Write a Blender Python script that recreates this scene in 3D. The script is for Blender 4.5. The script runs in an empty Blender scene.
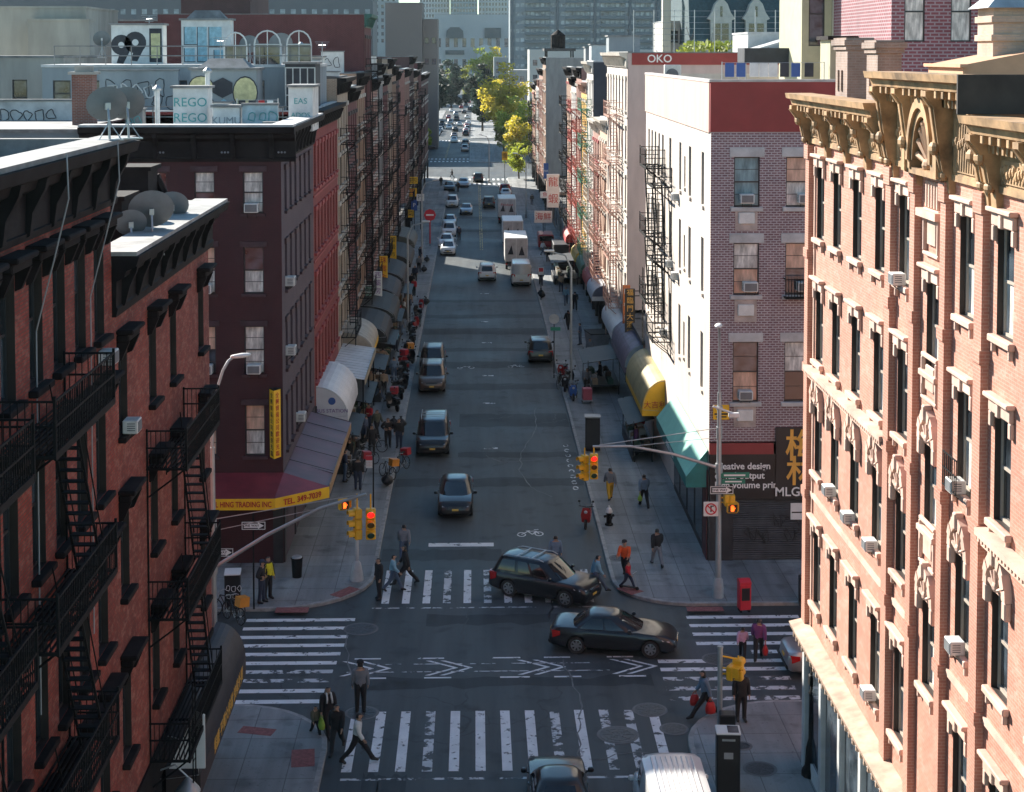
import bpy, math, random
from mathutils import Vector, Matrix, Euler
R = math.radians
rnd = random.Random(7)
scn = bpy.context.scene
COL = scn.collection

# ------------------------------------------------------------------ camera
F_PX, PITCH, YAW, CAM_H = 1600.0, 3.0, 1.325, 23.0
cam_d = bpy.data.cameras.new('camera')
cam = bpy.data.objects.new('camera', cam_d)
COL.objects.link(cam)
cam.location = (0, 0, CAM_H)
cam.rotation_euler = (R(90 - PITCH), 0, R(-YAW))
cam_d.sensor_width = 36.0
cam_d.lens = 36.0 * F_PX / 1024.0
cam_d.shift_y = -(396 - 137) / 1024.0
cam_d.clip_start = 0.5
cam_d.clip_end = 6000
scn.camera = cam
CAM_M = cam.rotation_euler.to_matrix()

def ray(px, py):
    return CAM_M @ Vector(((px - 512) / F_PX, -(py - 137) / F_PX, -1.0))

def G(px, py, z=0.0):
    """ground point seen at a pixel of the photograph"""
    d = ray(px, py)
    t = (z - CAM_H) / d.z
    return Vector((d.x * t, d.y * t, z))

def atY(px, py, Y):
    d = ray(px, py)
    t = Y / d.y
    return Vector((d.x * t, Y, CAM_H + d.z * t))

def atX(px, py, X):
    d = ray(px, py)
    t = X / d.x
    return Vector((X, d.y * t, CAM_H + d.z * t))

# ------------------------------------------------------------------ objects
def tag(o, label=None, cat=None, group=None, kind=None):
    if label: o['label'] = label
    if cat: o['category'] = cat
    if group: o['group'] = group
    if kind: o['kind'] = kind
    return o

def empty(name, loc=(0, 0, 0), rz=0.0, label=None, cat=None, group=None, parent=None):
    o = bpy.data.objects.new(name, None)
    o.empty_display_size = 0.3
    COL.objects.link(o)
    o.location = loc
    o.rotation_euler = (0, 0, rz)
    if parent: o.parent = parent
    return tag(o, label, cat, group)

def inst(name, mesh, parent=None, loc=(0, 0, 0), rot=(0, 0, 0), scale=None):
    o = bpy.data.objects.new(name, mesh)
    COL.objects.link(o)
    o.location = loc
    o.rotation_euler = rot
    if scale is not None: o.scale = scale
    if parent: o.parent = parent
    return o

def copy_tree(o, parent=None):
    c = o.copy()
    COL.objects.link(c)
    if parent: c.parent = parent
    for ch in o.children:
        copy_tree(ch, c)
    return c

class MB:
    """collects simple shapes into one mesh"""
    def __init__(s):
        s.v = []; s.f = []; s.m = []; s.M = None
    def add(s, vs, fs, mi=0):
        b = len(s.v)
        if s.M is not None: vs = [s.M @ Vector(v) for v in vs]
        s.v.extend(tuple(v) for v in vs)
        for f in fs:
            s.f.append([i + b for i in f]); s.m.append(mi)
        return s
    def box(s, x0, x1, y0, y1, z0, z1, mi=0):
        if x0 > x1: x0, x1 = x1, x0
        if y0 > y1: y0, y1 = y1, y0
        if z0 > z1: z0, z1 = z1, z0
        return s.add([(x0,y0,z0),(x1,y0,z0),(x1,y1,z0),(x0,y1,z0),(x0,y0,z1),(x1,y0,z1),(x1,y1,z1),(x0,y1,z1)],
              [(0,3,2,1),(4,5,6,7),(0,1,5,4),(1,2,6,5),(2,3,7,6),(3,0,4,7)], mi)
    def bbox(s, x0, x1, y0, y1, z0, z1, b=0.03, mi=0):
        """box with chamfered edges"""
        cx, cy, cz = (x0+x1)/2, (y0+y1)/2, (z0+z1)/2
        hx, hy, hz = abs(x1-x0)/2, abs(y1-y0)/2, abs(z1-z0)/2
        b = min(b, hx*.9, hy*.9, hz*.9)
        vs = []; idx = {}
        for sx in (-1,1):
            for sy in (-1,1):
                for sz in (-1,1):
                    for k in range(3):
                        p = [cx+sx*(hx-b), cy+sy*(hy-b), cz+sz*(hz-b)]
                        p[k] = (cx+sx*hx, cy+sy*hy, cz+sz*hz)[k]
                        idx[(sx,sy,sz,k)] = len(vs); vs.append(p)
        fs = []
        for k in range(3):
            a, c = [i for i in range(3) if i != k]
            for sk in (-1,1):
                q = []
                for sa, sc in ((-1,-1),(1,-1),(1,1),(-1,1)):
                    t = [0,0,0]; t[k]=sk; t[a]=sa; t[c]=sc
                    q.append(idx[(t[0],t[1],t[2],k)])
                fs.append(q)
            for sa in (-1,1):
                for sc in (-1,1):
                    q = []
                    for (kk, sk) in ((a,-1),(c,-1),(c,1),(a,1)):
                        t = [0,0,0]; t[k]=sk; t[a]=sa; t[c]=sc
                        q.append(idx[(t[0],t[1],t[2],kk)])
                    fs.append(q)
        for sx in (-1,1):
            for sy in (-1,1):
                for sz in (-1,1):
                    fs.append([idx[(sx,sy,sz,k)] for k in range(3)])
        cen = Vector((cx, cy, cz)); out = []
        for f in fs:
            P = [Vector(vs[i]) for i in f]
            n = (P[1]-P[0]).cross(P[2]-P[0])
            c = sum(P, Vector())/len(P) - cen
            out.append(f if n.dot(c) > 0 else f[::-1])
        return s.add(vs, out, mi)
    def quad(s, a, b, c, d, mi=0):
        return s.add([a,b,c,d], [(0,1,2,3)], mi)
    def prism(s, poly, axis, a0, a1, mi=0, cap=True):
        """poly of 2d points extruded along axis x/y/z from a0 to a1"""
        n = len(poly)
        def P(p, a):
            if axis == 'x': return (a, p[0], p[1])
            if axis == 'y': return (p[0], a, p[1])
            return (p[0], p[1], a)
        vs = [P(p, a0) for p in poly] + [P(p, a1) for p in poly]
        fs = [(i, (i+1) % n, n+(i+1) % n, n+i) for i in range(n)]
        if cap: fs += [tuple(range(n))[::-1], tuple(range(n, 2*n))]
        area = sum(poly[i][0]*poly[(i+1)%n][1]-poly[(i+1)%n][0]*poly[i][1] for i in range(n))
        flip = (area < 0) ^ (a1 < a0) ^ (axis == 'y')
        if flip: fs = [f[::-1] for f in fs]
        return s.add(vs, fs, mi)
    def tube(s, p0, p1, r, n=8, r2=None, mi=0, cap=True):
        return s.path([p0, p1], r, n, mi, cap, r2)
    def path(s, pts, r, n=6, mi=0, cap=True, r2=None, closed=False):
        pts = [Vector(p) for p in pts]; L = len(pts); vs = []; fs = []
        up = None
        for i, p in enumerate(pts):
            if closed: d = (pts[(i+1) % L] - pts[i-1])
            else: d = pts[min(i+1, L-1)] - pts[max(i-1, 0)]
            d = d.normalized() if d.length > 1e-9 else Vector((0,0,1))
            if up is None:
                up = Vector((0,0,1)) if abs(d.z) < .9 else Vector((1,0,0))
            a = d.cross(up)
            if a.length < 1e-6: a = d.orthogonal()
            a.normalize(); b = a.cross(d).normalized(); up = b
            rr = r if r2 is None else r + (r2 - r) * i / (L-1)
            if isinstance(r, (list, tuple)): rr = r[i]
            for k in range(n):
                t = 2*math.pi*k/n
                vs.append(p + a*math.cos(t)*rr + b*math.sin(t)*rr)
        m = L if closed else L-1
        for i in range(m):
            for k in range(n):
                j = (i+1) % L
                fs.append((i*n+k, i*n+(k+1) % n, j*n+(k+1) % n, j*n+k))
        if cap and not closed:
            fs.append(tuple(range(n))[::-1]); fs.append(tuple(range((L-1)*n, L*n)))
        return s.add(vs, [f[::-1] for f in fs], mi)
    def lathe(s, prof, c=(0,0,0), n=16, mi=0, axis='z', cap=True):
        vs = []; fs = []; L = len(prof); c = Vector(c)
        for (r, z) in prof:
            for k in range(n):
                t = 2*math.pi*k/n
                x, y = r*math.cos(t), r*math.sin(t)
                if axis == 'z': vs.append(c + Vector((x, y, z)))
                elif axis == 'x': vs.append(c + Vector((z, x, y)))
                else: vs.append(c + Vector((y, z, x)))
        for i in range(L-1):
            for k in range(n):
                fs.append((i*n+k, i*n+(k+1) % n, (i+1)*n+(k+1) % n, (i+1)*n+k))
        if cap: fs.append(tuple(range(n))[::-1]); fs.append(tuple(range((L-1)*n, L*n)))
        return s.add(vs, fs, mi)
    def ball(s, c, rx, ry=None, rz=None, n=10, mi=0):
        ry = rx if ry is None else ry; rz = rx if rz is None else rz
        vs = []; fs = []; m = max(4, n//2+1)
        for i in range(1, m):
            ph = math.pi*i/m
            for k in range(n):
                t = 2*math.pi*k/n
                vs.append((c[0]+rx*math.sin(ph)*math.cos(t), c[1]+ry*math.sin(ph)*math.sin(t), c[2]+rz*math.cos(ph)))
        for i in range(m-2):
            for k in range(n):
                fs.append((i*n+k, (i+1)*n+k, (i+1)*n+(k+1) % n, i*n+(k+1) % n))
        vs += [(c[0],c[1],c[2]+rz), (c[0],c[1],c[2]-rz)]
        a = len(vs)-2; b0 = (m-2)*n
        for k in range(n):
            fs.append((a, k, (k+1) % n)); fs.append((a+1, b0+(k+1) % n, b0+k))
        return s.add(vs, fs, mi)
    def loft(s, rings, mi=0, cap=True, closed=True):
        n = len(rings[0]); vs = [p for r in rings for p in r]; fs = []
        for i in range(len(rings)-1):
            for k in range(n if closed else n-1):
                fs.append((i*n+k, i*n+(k+1) % n, (i+1)*n+(k+1) % n, (i+1)*n+k))
        if cap and closed:
            fs.append(tuple(range(n))[::-1]); fs.append(tuple(range((len(rings)-1)*n, len(rings)*n)))
        return s.add(vs, fs, mi)
    def mesh(s, name, mats, smooth=False, angle=None):
        me = bpy.data.meshes.new(name)
        me.from_pydata(s.v, [], s.f)
        if not isinstance(mats, (list, tuple)): mats = [mats]
        for m in mats: me.materials.append(m)
        me.polygons.foreach_set('material_index', s.m)
        if smooth or angle:
            me.polygons.foreach_set('use_smooth', [True]*len(s.f))
            if angle: me.set_sharp_from_angle(angle=R(angle))
        me.update()
        return me
    def build(s, name, mats, parent=None, smooth=False, angle=None, loc=(0,0,0), rz=0.0):
        return inst(name, s.mesh(name, mats, smooth, angle), parent, loc, (0,0,rz))

def fix_normals(me):
    import bmesh
    bm = bmesh.new(); bm.from_mesh(me)
    bmesh.ops.recalc_face_normals(bm, faces=bm.faces)
    bm.to_mesh(me); bm.free()
    return me

def text_mesh(body, size=1.0, depth=0.01, bold=0.0, align='CENTER', space=1.0):
    c = bpy.data.curves.new('lettering', 'FONT')
    c.body = body; c.size = size; c.extrude = depth; c.offset = bold
    c.align_x = align; c.align_y = 'CENTER'; c.space_character = space
    c.resolution_u = 3
    o = bpy.data.objects.new('lettering', c)
    COL.objects.link(o)
    dg = bpy.context.evaluated_depsgraph_get()
    me = bpy.data.meshes.new_from_object(o.evaluated_get(dg))
    bpy.data.objects.remove(o); bpy.data.curves.remove(c)
    me.name = 'lettering'
    return me

def text(body, parent, loc, size, mat, rot=(R(90), 0, 0), depth=0.01, bold=0.0, sx=1.0, name='lettering', space=1.0, align='CENTER'):
    """lettering facing local -y by default"""
    me = text_mesh(body, size, depth, bold, align, space)
    me.materials.clear(); me.materials.append(mat)
    return inst(name, me, parent, loc, rot, (sx, 1, 1))

# ------------------------------------------------------------------ materials
class NT:
    def __init__(s, name):
        s.mat = bpy.data.materials.new(name)
        s.mat.use_nodes = True
        s.t = s.mat.node_tree
        s.b = s.t.nodes['Principled BSDF']
    def n(s, typ, **kw):
        nd = s.t.nodes.new(typ)
        for k, v in kw.items(): setattr(nd, k, v)
        return nd
    def l(s, a, b): s.t.links.new(a, b)
    def set(s, **kw):
        for k, v in kw.items(): s.b.inputs[k].default_value = v
    def pos(s, scale=(1,1,1), obj=False):
        src = s.n('ShaderNodeTexCoord').outputs['Object'] if obj else s.n('ShaderNodeNewGeometry').outputs['Position']
        m = s.n('ShaderNodeVectorMath', operation='MULTIPLY')
        m.inputs[1].default_value = scale
        s.l(src, m.inputs[0])
        return m.outputs[0]
    def noise(s, vec, scale, detail=4, rough=.55):
        nd = s.n('ShaderNodeTexNoise')
        nd.inputs['Scale'].default_value = scale; nd.inputs['Detail'].default_value = detail
        nd.inputs['Roughness'].default_value = rough
        s.l(vec, nd.inputs['Vector'])
        return nd.outputs['Fac']
    def ramp(s, fac, stops):
        nd = s.n('ShaderNodeValToRGB')
        e = nd.color_ramp.elements
        while len(e) < len(stops): e.new(.5)
        for i, (p, c) in enumerate(stops):
            e[i].position = p
            e[i].color = (c, c, c, 1) if isinstance(c, (int, float)) else (*c, 1)
        s.l(fac, nd.inputs[0])
        return nd.outputs[0]
    def mix(s, fac, a, b, mode='MIX'):
        nd = s.n('ShaderNodeMix', data_type='RGBA', blend_type=mode)
        for val, sock in ((fac, nd.inputs[0]), (a, nd.inputs[6]), (b, nd.inputs[7])):
            if hasattr(val, 'is_linked'): s.l(val, sock)
            elif isinstance(val, (int, float)): sock.default_value = val
            else: sock.default_value = (*val, 1)
        return nd.outputs[2]
    def bump(s, h, strength=.3, dist=.01):
        nd = s.n('ShaderNodeBump')
        nd.inputs['Strength'].default_value = strength; nd.inputs['Distance'].default_value = dist
        s.l(h, nd.inputs['Height']); s.l(nd.outputs[0], s.b.inputs['Normal'])

MATS = {}
def mat(name, col, rough=.6, metal=0.0, var=.18, scale=1.5, bump=0.0, spec=.5, coat=0.0, obj=True, streak=False):
    if name in MATS: return MATS[name]
    n = NT(name)
    n.set(Roughness=rough, Metallic=metal)
    n.b.inputs['Specular IOR Level'].default_value = spec
    if coat: n.set(**{'Coat Weight': coat, 'Coat Roughness': .03})
    if var > 0:
        v = n.pos((1, 1, .25) if streak else (1, 1, 1), obj=obj)
        f = n.noise(v, scale, 5, .6)
        lo = tuple(c*(1-var*1.3) for c in col); hi = tuple(min(1, c*(1+var)) for c in col)
        c = n.ramp(f, [(.3, lo), (.72, hi)])
        n.l(c, n.b.inputs['Base Color'])
        if bump: n.bump(f, bump, .02)
    else:
        n.set(**{'Base Color': (*col, 1)})
    MATS[name] = n.mat
    return n.mat

def brick(name, c1, c2, mortar, bw=.22, bh=.075, msize=.012, blotch=.35, soot=(.03,.025,.025), sootamt=.4, pale=None, paleamt=.3, rough=.85, squash=1.0):
    n = NT(name); n.set(Roughness=rough)
    geo = n.n('ShaderNodeNewGeometry')
    sep = n.n('ShaderNodeSeparateXYZ'); n.l(geo.outputs['Position'], sep.inputs[0])
    ad = n.n('ShaderNodeMath', operation='ADD'); n.l(sep.outputs[0], ad.inputs[0]); n.l(sep.outputs[1], ad.inputs[1])
    cmb = n.n('ShaderNodeCombineXYZ'); n.l(ad.outputs[0], cmb.inputs[0]); n.l(sep.outputs[2], cmb.inputs[1])
    bt = n.n('ShaderNodeTexBrick')
    bt.inputs['Color1'].default_value = (*c1, 1); bt.inputs['Color2'].default_value = (*c2, 1); bt.inputs['Mortar'].default_value = (*mortar, 1)
    bt.inputs['Scale'].default_value = 1.0; bt.inputs['Mortar Size'].default_value = msize
    bt.inputs['Brick Width'].default_value = bw; bt.inputs['Row Height'].default_value = bh
    bt.inputs['Mortar Smooth'].default_value = .1; bt.inputs['Bias'].default_value = 0
    n.l(cmb.outputs[0], bt.inputs['Vector'])
    p = n.pos((1, 1, .35))
    c = bt.outputs['Color']
    f1 = n.ramp(n.noise(p, .55, 6, .65), [(.42, 0), (.75, 1)])
    m1 = n.n('ShaderNodeMath', operation='MULTIPLY'); m1.inputs[1].default_value = sootamt; n.l(f1, m1.inputs[0])
    c = n.mix(m1.outputs[0], c, soot)
    if pale:
        f2 = n.ramp(n.noise(n.pos((1, 1, 2.2)), 2.6, 9, .8), [(.5, 0), (.6, 1)])
        m2 = n.n('ShaderNodeMath', operation='MULTIPLY'); m2.inputs[1].default_value = paleamt; n.l(f2, m2.inputs[0])
        c = n.mix(m2.outputs[0], c, pale)
    if blotch:
        f3 = n.ramp(n.noise(n.pos(), 1.1, 5), [(.3, 1-blotch), (.7, 1.0)])
        c = n.mix(1.0, c, f3, 'MULTIPLY')
    n.l(c, n.b.inputs['Base Color'])
    n.bump(bt.outputs['Fac'], .25, -.008)
    MATS[name] = n.mat
    return n.mat

def lamp_mat(name, col, strength):
    n = NT(name)
    n.set(**{'Base Color': (*col, 1), 'Emission Color': (*col, 1), 'Emission Strength': strength, 'Roughness': .3})
    MATS[name] = n.mat
    return n.mat

def glass(name, col, rough=.06, var=.5, scale=.6):
    n = NT(name); n.set(Roughness=rough)
    n.b.inputs['Specular IOR Level'].default_value = .8
    f = n.noise(n.pos((1, 1, 1)), scale, 2)
    c = n.ramp(f, [(.35, tuple(x*(1-var) for x in col)), (.65, tuple(min(1, x*(1+var)) for x in col))])
    n.l(c, n.b.inputs['Base Color'])
    # slightly wavy old panes
    n.bump(n.noise(n.pos(), 2.2, 2), .12, .01)
    MATS[name] = n.mat
    return n.mat

m_asphalt = None
def ground_mat(name, base, patch_lo, patch_hi, speck=.12, rough=.8, cracks=False, oil=True, slabs=None):
    n = NT(name)
    n.b.inputs['Specular IOR Level'].default_value = .35
    p = n.pos()
    big = n.noise(p, .12, 6, .6)
    c = n.ramp(big, [(.3, patch_lo), (.52, base), (.75, patch_hi)])
    # tyre-polished bands along the street
    lon = n.noise(n.pos((1.1, .06, 1)), 1.0, 4, .6)
    c = n.mix(.8, c, n.ramp(lon, [(.3, .62), (.7, 1.25)]), 'MULTIPLY')
    fine = n.noise(p, 55, 2, .7)
    c = n.mix(1.0, c, n.ramp(fine, [(.25, 1-speck), (.75, 1+speck)]), 'MULTIPLY')
    if oil:
        o = n.ramp(n.noise(p, .9, 3, .5), [(.56, 1), (.72, .5)])
        c = n.mix(.8, c, o, 'MULTIPLY')
    if cracks:
        vo = n.n('ShaderNodeTexVoronoi', feature='DISTANCE_TO_EDGE')
        vo.inputs['Scale'].default_value = .22
        wob = n.n('ShaderNodeTexNoise'); wob.inputs['Scale'].default_value = .8; wob.inputs['Detail'].default_value = 5
        n.l(p, wob.inputs['Vector'])
        mx = n.n('ShaderNodeVectorMath', operation='MULTIPLY_ADD'); mx.inputs[1].default_value = (2.2, 2.2, 0)
        n.l(wob.outputs['Color'], mx.inputs[0]); n.l(p, mx.inputs[2]); n.l(mx.outputs[0], vo.inputs['Vector'])
        cr = n.ramp(vo.outputs['Distance'], [(.0, 1), (.012, 0)])
        msk = n.ramp(n.noise(p, .07, 2), [(.5, 0), (.56, 1)])
        k = n.n('ShaderNodeMath', operation='MULTIPLY'); n.l(cr, k.inputs[0]); n.l(msk, k.inputs[1])
        k2 = n.n('ShaderNodeMath', operation='MULTIPLY'); k2.inputs[1].default_value = .75; n.l(k.outputs[0], k2.inputs[0])
        c = n.mix(k2.outputs[0], c, (.025, .025, .027))
    if slabs:
        bt = n.n('ShaderNodeTexBrick')
        bt.offset = 0.0
        bt.inputs['Scale'].default_value = 1; bt.inputs['Brick Width'].default_value = slabs; bt.inputs['Row Height'].default_value = slabs
        bt.inputs['Mortar Size'].default_value = .018; bt.inputs['Mortar Smooth'].default_value = .2
        bt.inputs['Color1'].default_value = (1.06,1.06,1.06,1); bt.inputs['Color2'].default_value = (.84,.84,.85,1); bt.inputs['Mortar'].default_value = (.5,.5,.5,1)
        n.l(p, bt.inputs['Vector'])
        c = n.mix(1.0, c, bt.outputs['Color'], 'MULTIPLY')
        gum = n.ramp(n.noise(p, 7, 1), [(.68, 1), (.72, .7)])
        c = n.mix(1.0, c, gum, 'MULTIPLY')
    n.l(c, n.b.inputs['Base Color'])
    n.l(n.ramp(big, [(.3, rough-.15), (.7, rough+.08)]), n.b.inputs['Roughness'])
    n.bump(fine, .25, .01)
    MATS[name] = n.mat
    return n.mat

def paint_mat(name, col, wear=.5):
    """road paint, worn through to the asphalt in patches"""
    n = NT(name); n.set(Roughness=.7)
    p = n.pos()
    f = n.noise(p, 1.9 if wear > .45 else 3.0, 6, .62)
    w = n.ramp(f, [(wear-.05, 0), (wear+.03, 1)])
    tr = n.n('ShaderNodeBsdfTransparent')
    g = n.ramp(n.noise(p, 1.2, 4), [(.3, tuple(c*.78 for c in col)), (.7, col)])
    n.l(g, n.b.inputs['Base Color'])
    mx = n.n('ShaderNodeMixShader')
    n.l(w, mx.inputs[0]); n.l(tr.outputs[0], mx.inputs[1]); n.l(n.b.outputs[0], mx.inputs[2])
    out = [x for x in n.t.nodes if x.type == 'OUTPUT_MATERIAL'][0]
    n.l(mx.outputs[0], out.inputs['Surface'])
    MATS[name] = n.mat
    return n.mat

# the shared palette
asphalt = ground_mat('asphalt', (.062,.074,.078), (.043,.053,.057), (.09,.104,.108), cracks=True, rough=.66)
sealed = ground_mat('fresh_asphalt_patch', (.036,.045,.049), (.027,.035,.038), (.052,.063,.067), rough=.72)
concrete = ground_mat('sidewalk_concrete', (.27,.285,.285), (.2,.212,.215), (.34,.35,.345), slabs=1.5, rough=.8)
kerbstone = mat('kerb_granite', (.3,.3,.29), .75, var=.25, scale=3)
white_paint = paint_mat('white_road_paint', (.8,.82,.82), .4)
worn_paint = paint_mat('worn_road_paint', (.62,.65,.66), .5)
yellow_paint = paint_mat('yellow_road_paint', (.6,.45,.18), .5)
tactile = mat('tactile_red', (.26,.09,.085), .8, var=.3, scale=6)

iron = mat('black_iron', (.01,.011,.012), .7, spec=.2, var=.3, scale=6)
steel = mat('galvanised_steel', (.42,.44,.45), .45, .6, var=.15)
grey_paint = mat('grey_paint', (.36,.38,.39), .5)
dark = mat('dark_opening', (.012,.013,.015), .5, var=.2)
black_plastic = mat('black_plastic', (.018,.018,.02), .4, var=.2)
rubber = mat('rubber', (.02,.02,.021), .8, var=.2, scale=8)
white_metal = mat('white_metal', (.68,.68,.66), .45, var=.1, scale=4)
ac_white = mat('ac_casing', (.66,.66,.63), .5, var=.12, scale=3)
ac_dark = mat('ac_grille', (.16,.17,.18), .55)
chrome = mat('chrome', (.7,.7,.7), .15, 1.0, var=.05)
yellow = mat('signal_yellow', (.78,.42,.02), .4, var=.12, scale=4)
sign_yellow = mat('sign_yellow', (.85,.48,.015), .5, var=.08)
sign_white = mat('sign_white', (.72,.72,.7), .5, var=.06)
sign_red = mat('sign_red', (.55,.02,.04), .5, var=.08)
sign_green = mat('sign_green', (.015,.2,.13), .5, var=.06)
sign_blue = mat('sign_blue', (.03,.09,.3), .5, var=.06)
ink = mat('black_lettering', (.02,.018,.018), .6, var=0)
ink_red = mat('red_lettering', (.45,.02,.02), .6, var=0)
ink_white = mat('white_lettering', (.8,.8,.78), .6, var=0)
ink_gold = mat('gold_lettering', (.8,.42,.07), .5, var=.08)
red_lamp = lamp_mat('red_signal_light', (1.0,.012,.01), .8)
hand_lamp = lamp_mat('orange_hand_light', (1.0,.13,.015), 1.1)
glass_dark = glass('window_glass_dark', (.018,.022,.027))
glass_mid = glass('window_glass_grey', (.05,.065,.08), scale=1.4, var=.7)
car_glass = glass('car_glass', (.012,.014,.016), .04, .2)
curtain_w = mat('pale_curtain_and_reflection', (.68,.65,.6), .9, var=.45, scale=5, streak=True)  # curtain colour brightened for sunlight reflected in the panes
curtain_o = mat('peach_curtain_and_reflection', (.7,.45,.33), .9, var=.35, scale=3, streak=True)  # peach curtain whose colour also carries reflected sunlight
curtain_b = mat('blue_grey_curtain', (.25,.36,.38), .9, var=.4, scale=3, streak=True)
tar_roof = mat('tar_roof', (.1,.1,.1), .9, var=.35, scale=.6, obj=False)
silver_roof = mat('silver_roof_coating', (.5,.51,.51), .7, var=.3, scale=.8, obj=False)
# ------------------------------------------------------------------ ground
KL, KR, BL, BR = -4.4, 5.9, -8.6, 10.5      # kerbs and building lines
SW = 0.14                                   # kerb height
def sheet(name, x0, x1, y0, y1, z, m, kind='structure'):
    o = MB().quad((x0,y0,z),(x1,y0,z),(x1,y1,z),(x0,y1,z)).build(name, m)
    return tag(o, kind=kind)
far_soil = mat('far_ground', (.1,.1,.09), .9, var=.3, scale=.02, obj=False)
sheet('ground', -325, 325, -80, 1335, -.03, far_soil)
sheet('street', -160, 160, -30, 1150, 0.0, asphalt)

def rounded(x0, x1, y0, y1, corners):
    """rectangle, given corners (sx,sy):radius are rounded"""
    pts = []
    for (cx, cy, sx, sy, a0) in ((x1,y0,1,-1,-90),(x1,y1,1,1,0),(x0,y1,-1,1,90),(x0,y0,-1,-1,180)):
        r = corners.get((sx, sy), 0)
        if not r: pts.append((cx, cy)); continue
        ox, oy = cx - sx*r, cy - sy*r
        for k in range(9):
            a = R(a0 + 90*k/8)
            pts.append((ox + r*math.cos(a), oy + r*math.sin(a)))
    return pts
def inset(poly, d):
    n = len(poly); out = []
    for i in range(n):
        p0, p, p1 = Vector(poly[i-1]), Vector(poly[i]), Vector(poly[(i+1) % n])
        e0, e1 = (p-p0).normalized(), (p1-p).normalized()
        n0, n1 = Vector((-e0.y, e0.x)), Vector((-e1.y, e1.x))
        m = (n0+n1).normalized(); k = d/max(.3, m.dot(n0))
        out.append((p.x+m.x*k, p.y+m.y*k))
    return out
def block(x0, x1, y0, y1, corners):
    P = rounded(x0, x1, y0, y1, corners); Q = inset(P, .18)
    n = len(P); mb = MB()
    vs = [(x,y,-.02) for x,y in P]+[(x,y,SW-.02) for x,y in P]+[(x+(q[0]-x)*.15,y+(q[1]-y)*.15,SW) for (x,y),q in zip(P,Q)]+[(x,y,SW) for x,y in Q]
    fs = []
    for L in range(3):
        for i in range(n): fs.append((L*n+i, L*n+(i+1)%n, (L+1)*n+(i+1)%n, (L+1)*n+i))
    mb.add(vs, fs)
    tag(mb.build('kerb', kerbstone), kind='structure')
    t = MB().add([(x,y,SW) for x,y in Q], [tuple(range(n))])
    tag(t.build('sidewalk', concrete), kind='structure')
block(-150, -4.9, -25, 55.4, {(1,1): 3.6})
block(7.05, 150, -25, 55.3, {(-1,1): 3.6})
block(-150, KL, 65.1, 296, {(1,-1): 4.2, (1,1): 3})
block(KR, 150, 65.3, 296, {(-1,-1): 3.2, (-1,1): 3})
block(-150, -11.5, 336, 417, {(1,-1): 3, (1,1): 3})
block(-1.2, 150, 336, 417, {(-1,-1): 3, (-1,1): 3})
block(-150, -11.5, 430, 640, {(1,-1): 3, (1,1): 3})
block(-1.2, 150, 430, 640, {(-1,-1): 3, (-1,1): 3})

# sealed trenches and patches in the asphalt
pt = MB()
for (y0, y1, x0, x1) in ((71.6,73.2,-4.3,1.2),(84,85.6,-4.3,5.8),(90,91.3,-1,5.8),(97.5,101,-1.0,5.8),(108.5,110.5,-4.3,5.8),(116,118.3,-4.3,5.8),
        (122.5,124,-4.3,5.8),(130,133,-4.3,5.8),(138,140,-4.3,5.8),(147,148.4,-4.3,5.8),(205,208,-4.3,5.8),(222,224,-4.3,5.8),(240,243,-4.3,5.8),
        (57,57.9,-4.2,6.5),(63.4,64.6,-2,5),(45,50,-3.6,-2.2)):
    rq = random.Random(int(y0*10)); n_ = 14; lo_ = []; hi_ = []
    for k in range(n_+1):
        x = x0+(x1-x0)*k/n_; lo_.append((x, y0+rq.uniform(-.22,.22), .004)); hi_.append((x, y1+rq.uniform(-.22,.22), .004))
    lo_ = [(x+(rq.uniform(-.2,.2) if 0 < k < n_ else 0), y, z) for k, (x, y, z) in enumerate(lo_)]
    pt.add(lo_+hi_, [(k, k+1, n_+2+k, n_+1+k) for k in range(n_)])
tag(pt.build('asphalt_patches', sealed), kind='structure')
cp = MB()
cp.quad((2.9,70.6,.004),(4.2,70.6,.004),(4.2,73.5,.004),(2.9,73.5,.004))
cp.quad((8.2,59.0,.004),(10.2,59.0,.004),(10.2,61.5,.004),(8.2,61.5,.004))
tag(cp.build('concrete_patch', ground_mat('concrete_patch', (.095,.1,.105),(.07,.075,.08),(.12,.125,.13))), kind='structure')

# painted markings
mk = MB(); wk = MB(); yk = MB()
Z1 = .008
def stripe(x0, x1, y0, y1, mb=None, skew=0.0):
    (mb or mk).quad((x0,y0,Z1),(x1,y0,Z1),(x1+skew,y1,Z1),(x0+skew,y1,Z1))
for i in range(13):                                   # near crosswalk
    x = -4.32 + .862*i
    stripe(x, x+.33, 50.2, 54.9, wk if i in (3,8,10,11) else mk)
for i in range(11):                                   # far crosswalk
    x = -3.95 + .86*i
    stripe(x, x+.32, 65.9, 70.2, wk if i in (3,5,10) else mk)
for i, y in enumerate((64.05,63.1,62.15,61.25,60.35,59.45,58.6,57.75,56.8,55.85)):   # left crosswalk
    stripe(-9.3, -4.9-.07*i, y-.17, y+.17, wk if i in (6,7) else mk)
for i, y in enumerate((64.0,63.05,62.1,61.1,60.2,59.3,58.5,57.6,56.7,55.8)):         # right crosswalk
    stripe(8.6 if i < 4 else (10.6 if i == 4 else 6.9), 13.2 if i < 4 else 11.6, y-.17, y+.17, wk if i in (7,8,9) else mk)
stripe(-2.2, .85, 73.6, 74.15)
stripe(-4.3, 5.8, 65.3, 65.42, wk); stripe(-4.3, 6.2, 49.6, 49.75, wk)
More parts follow.
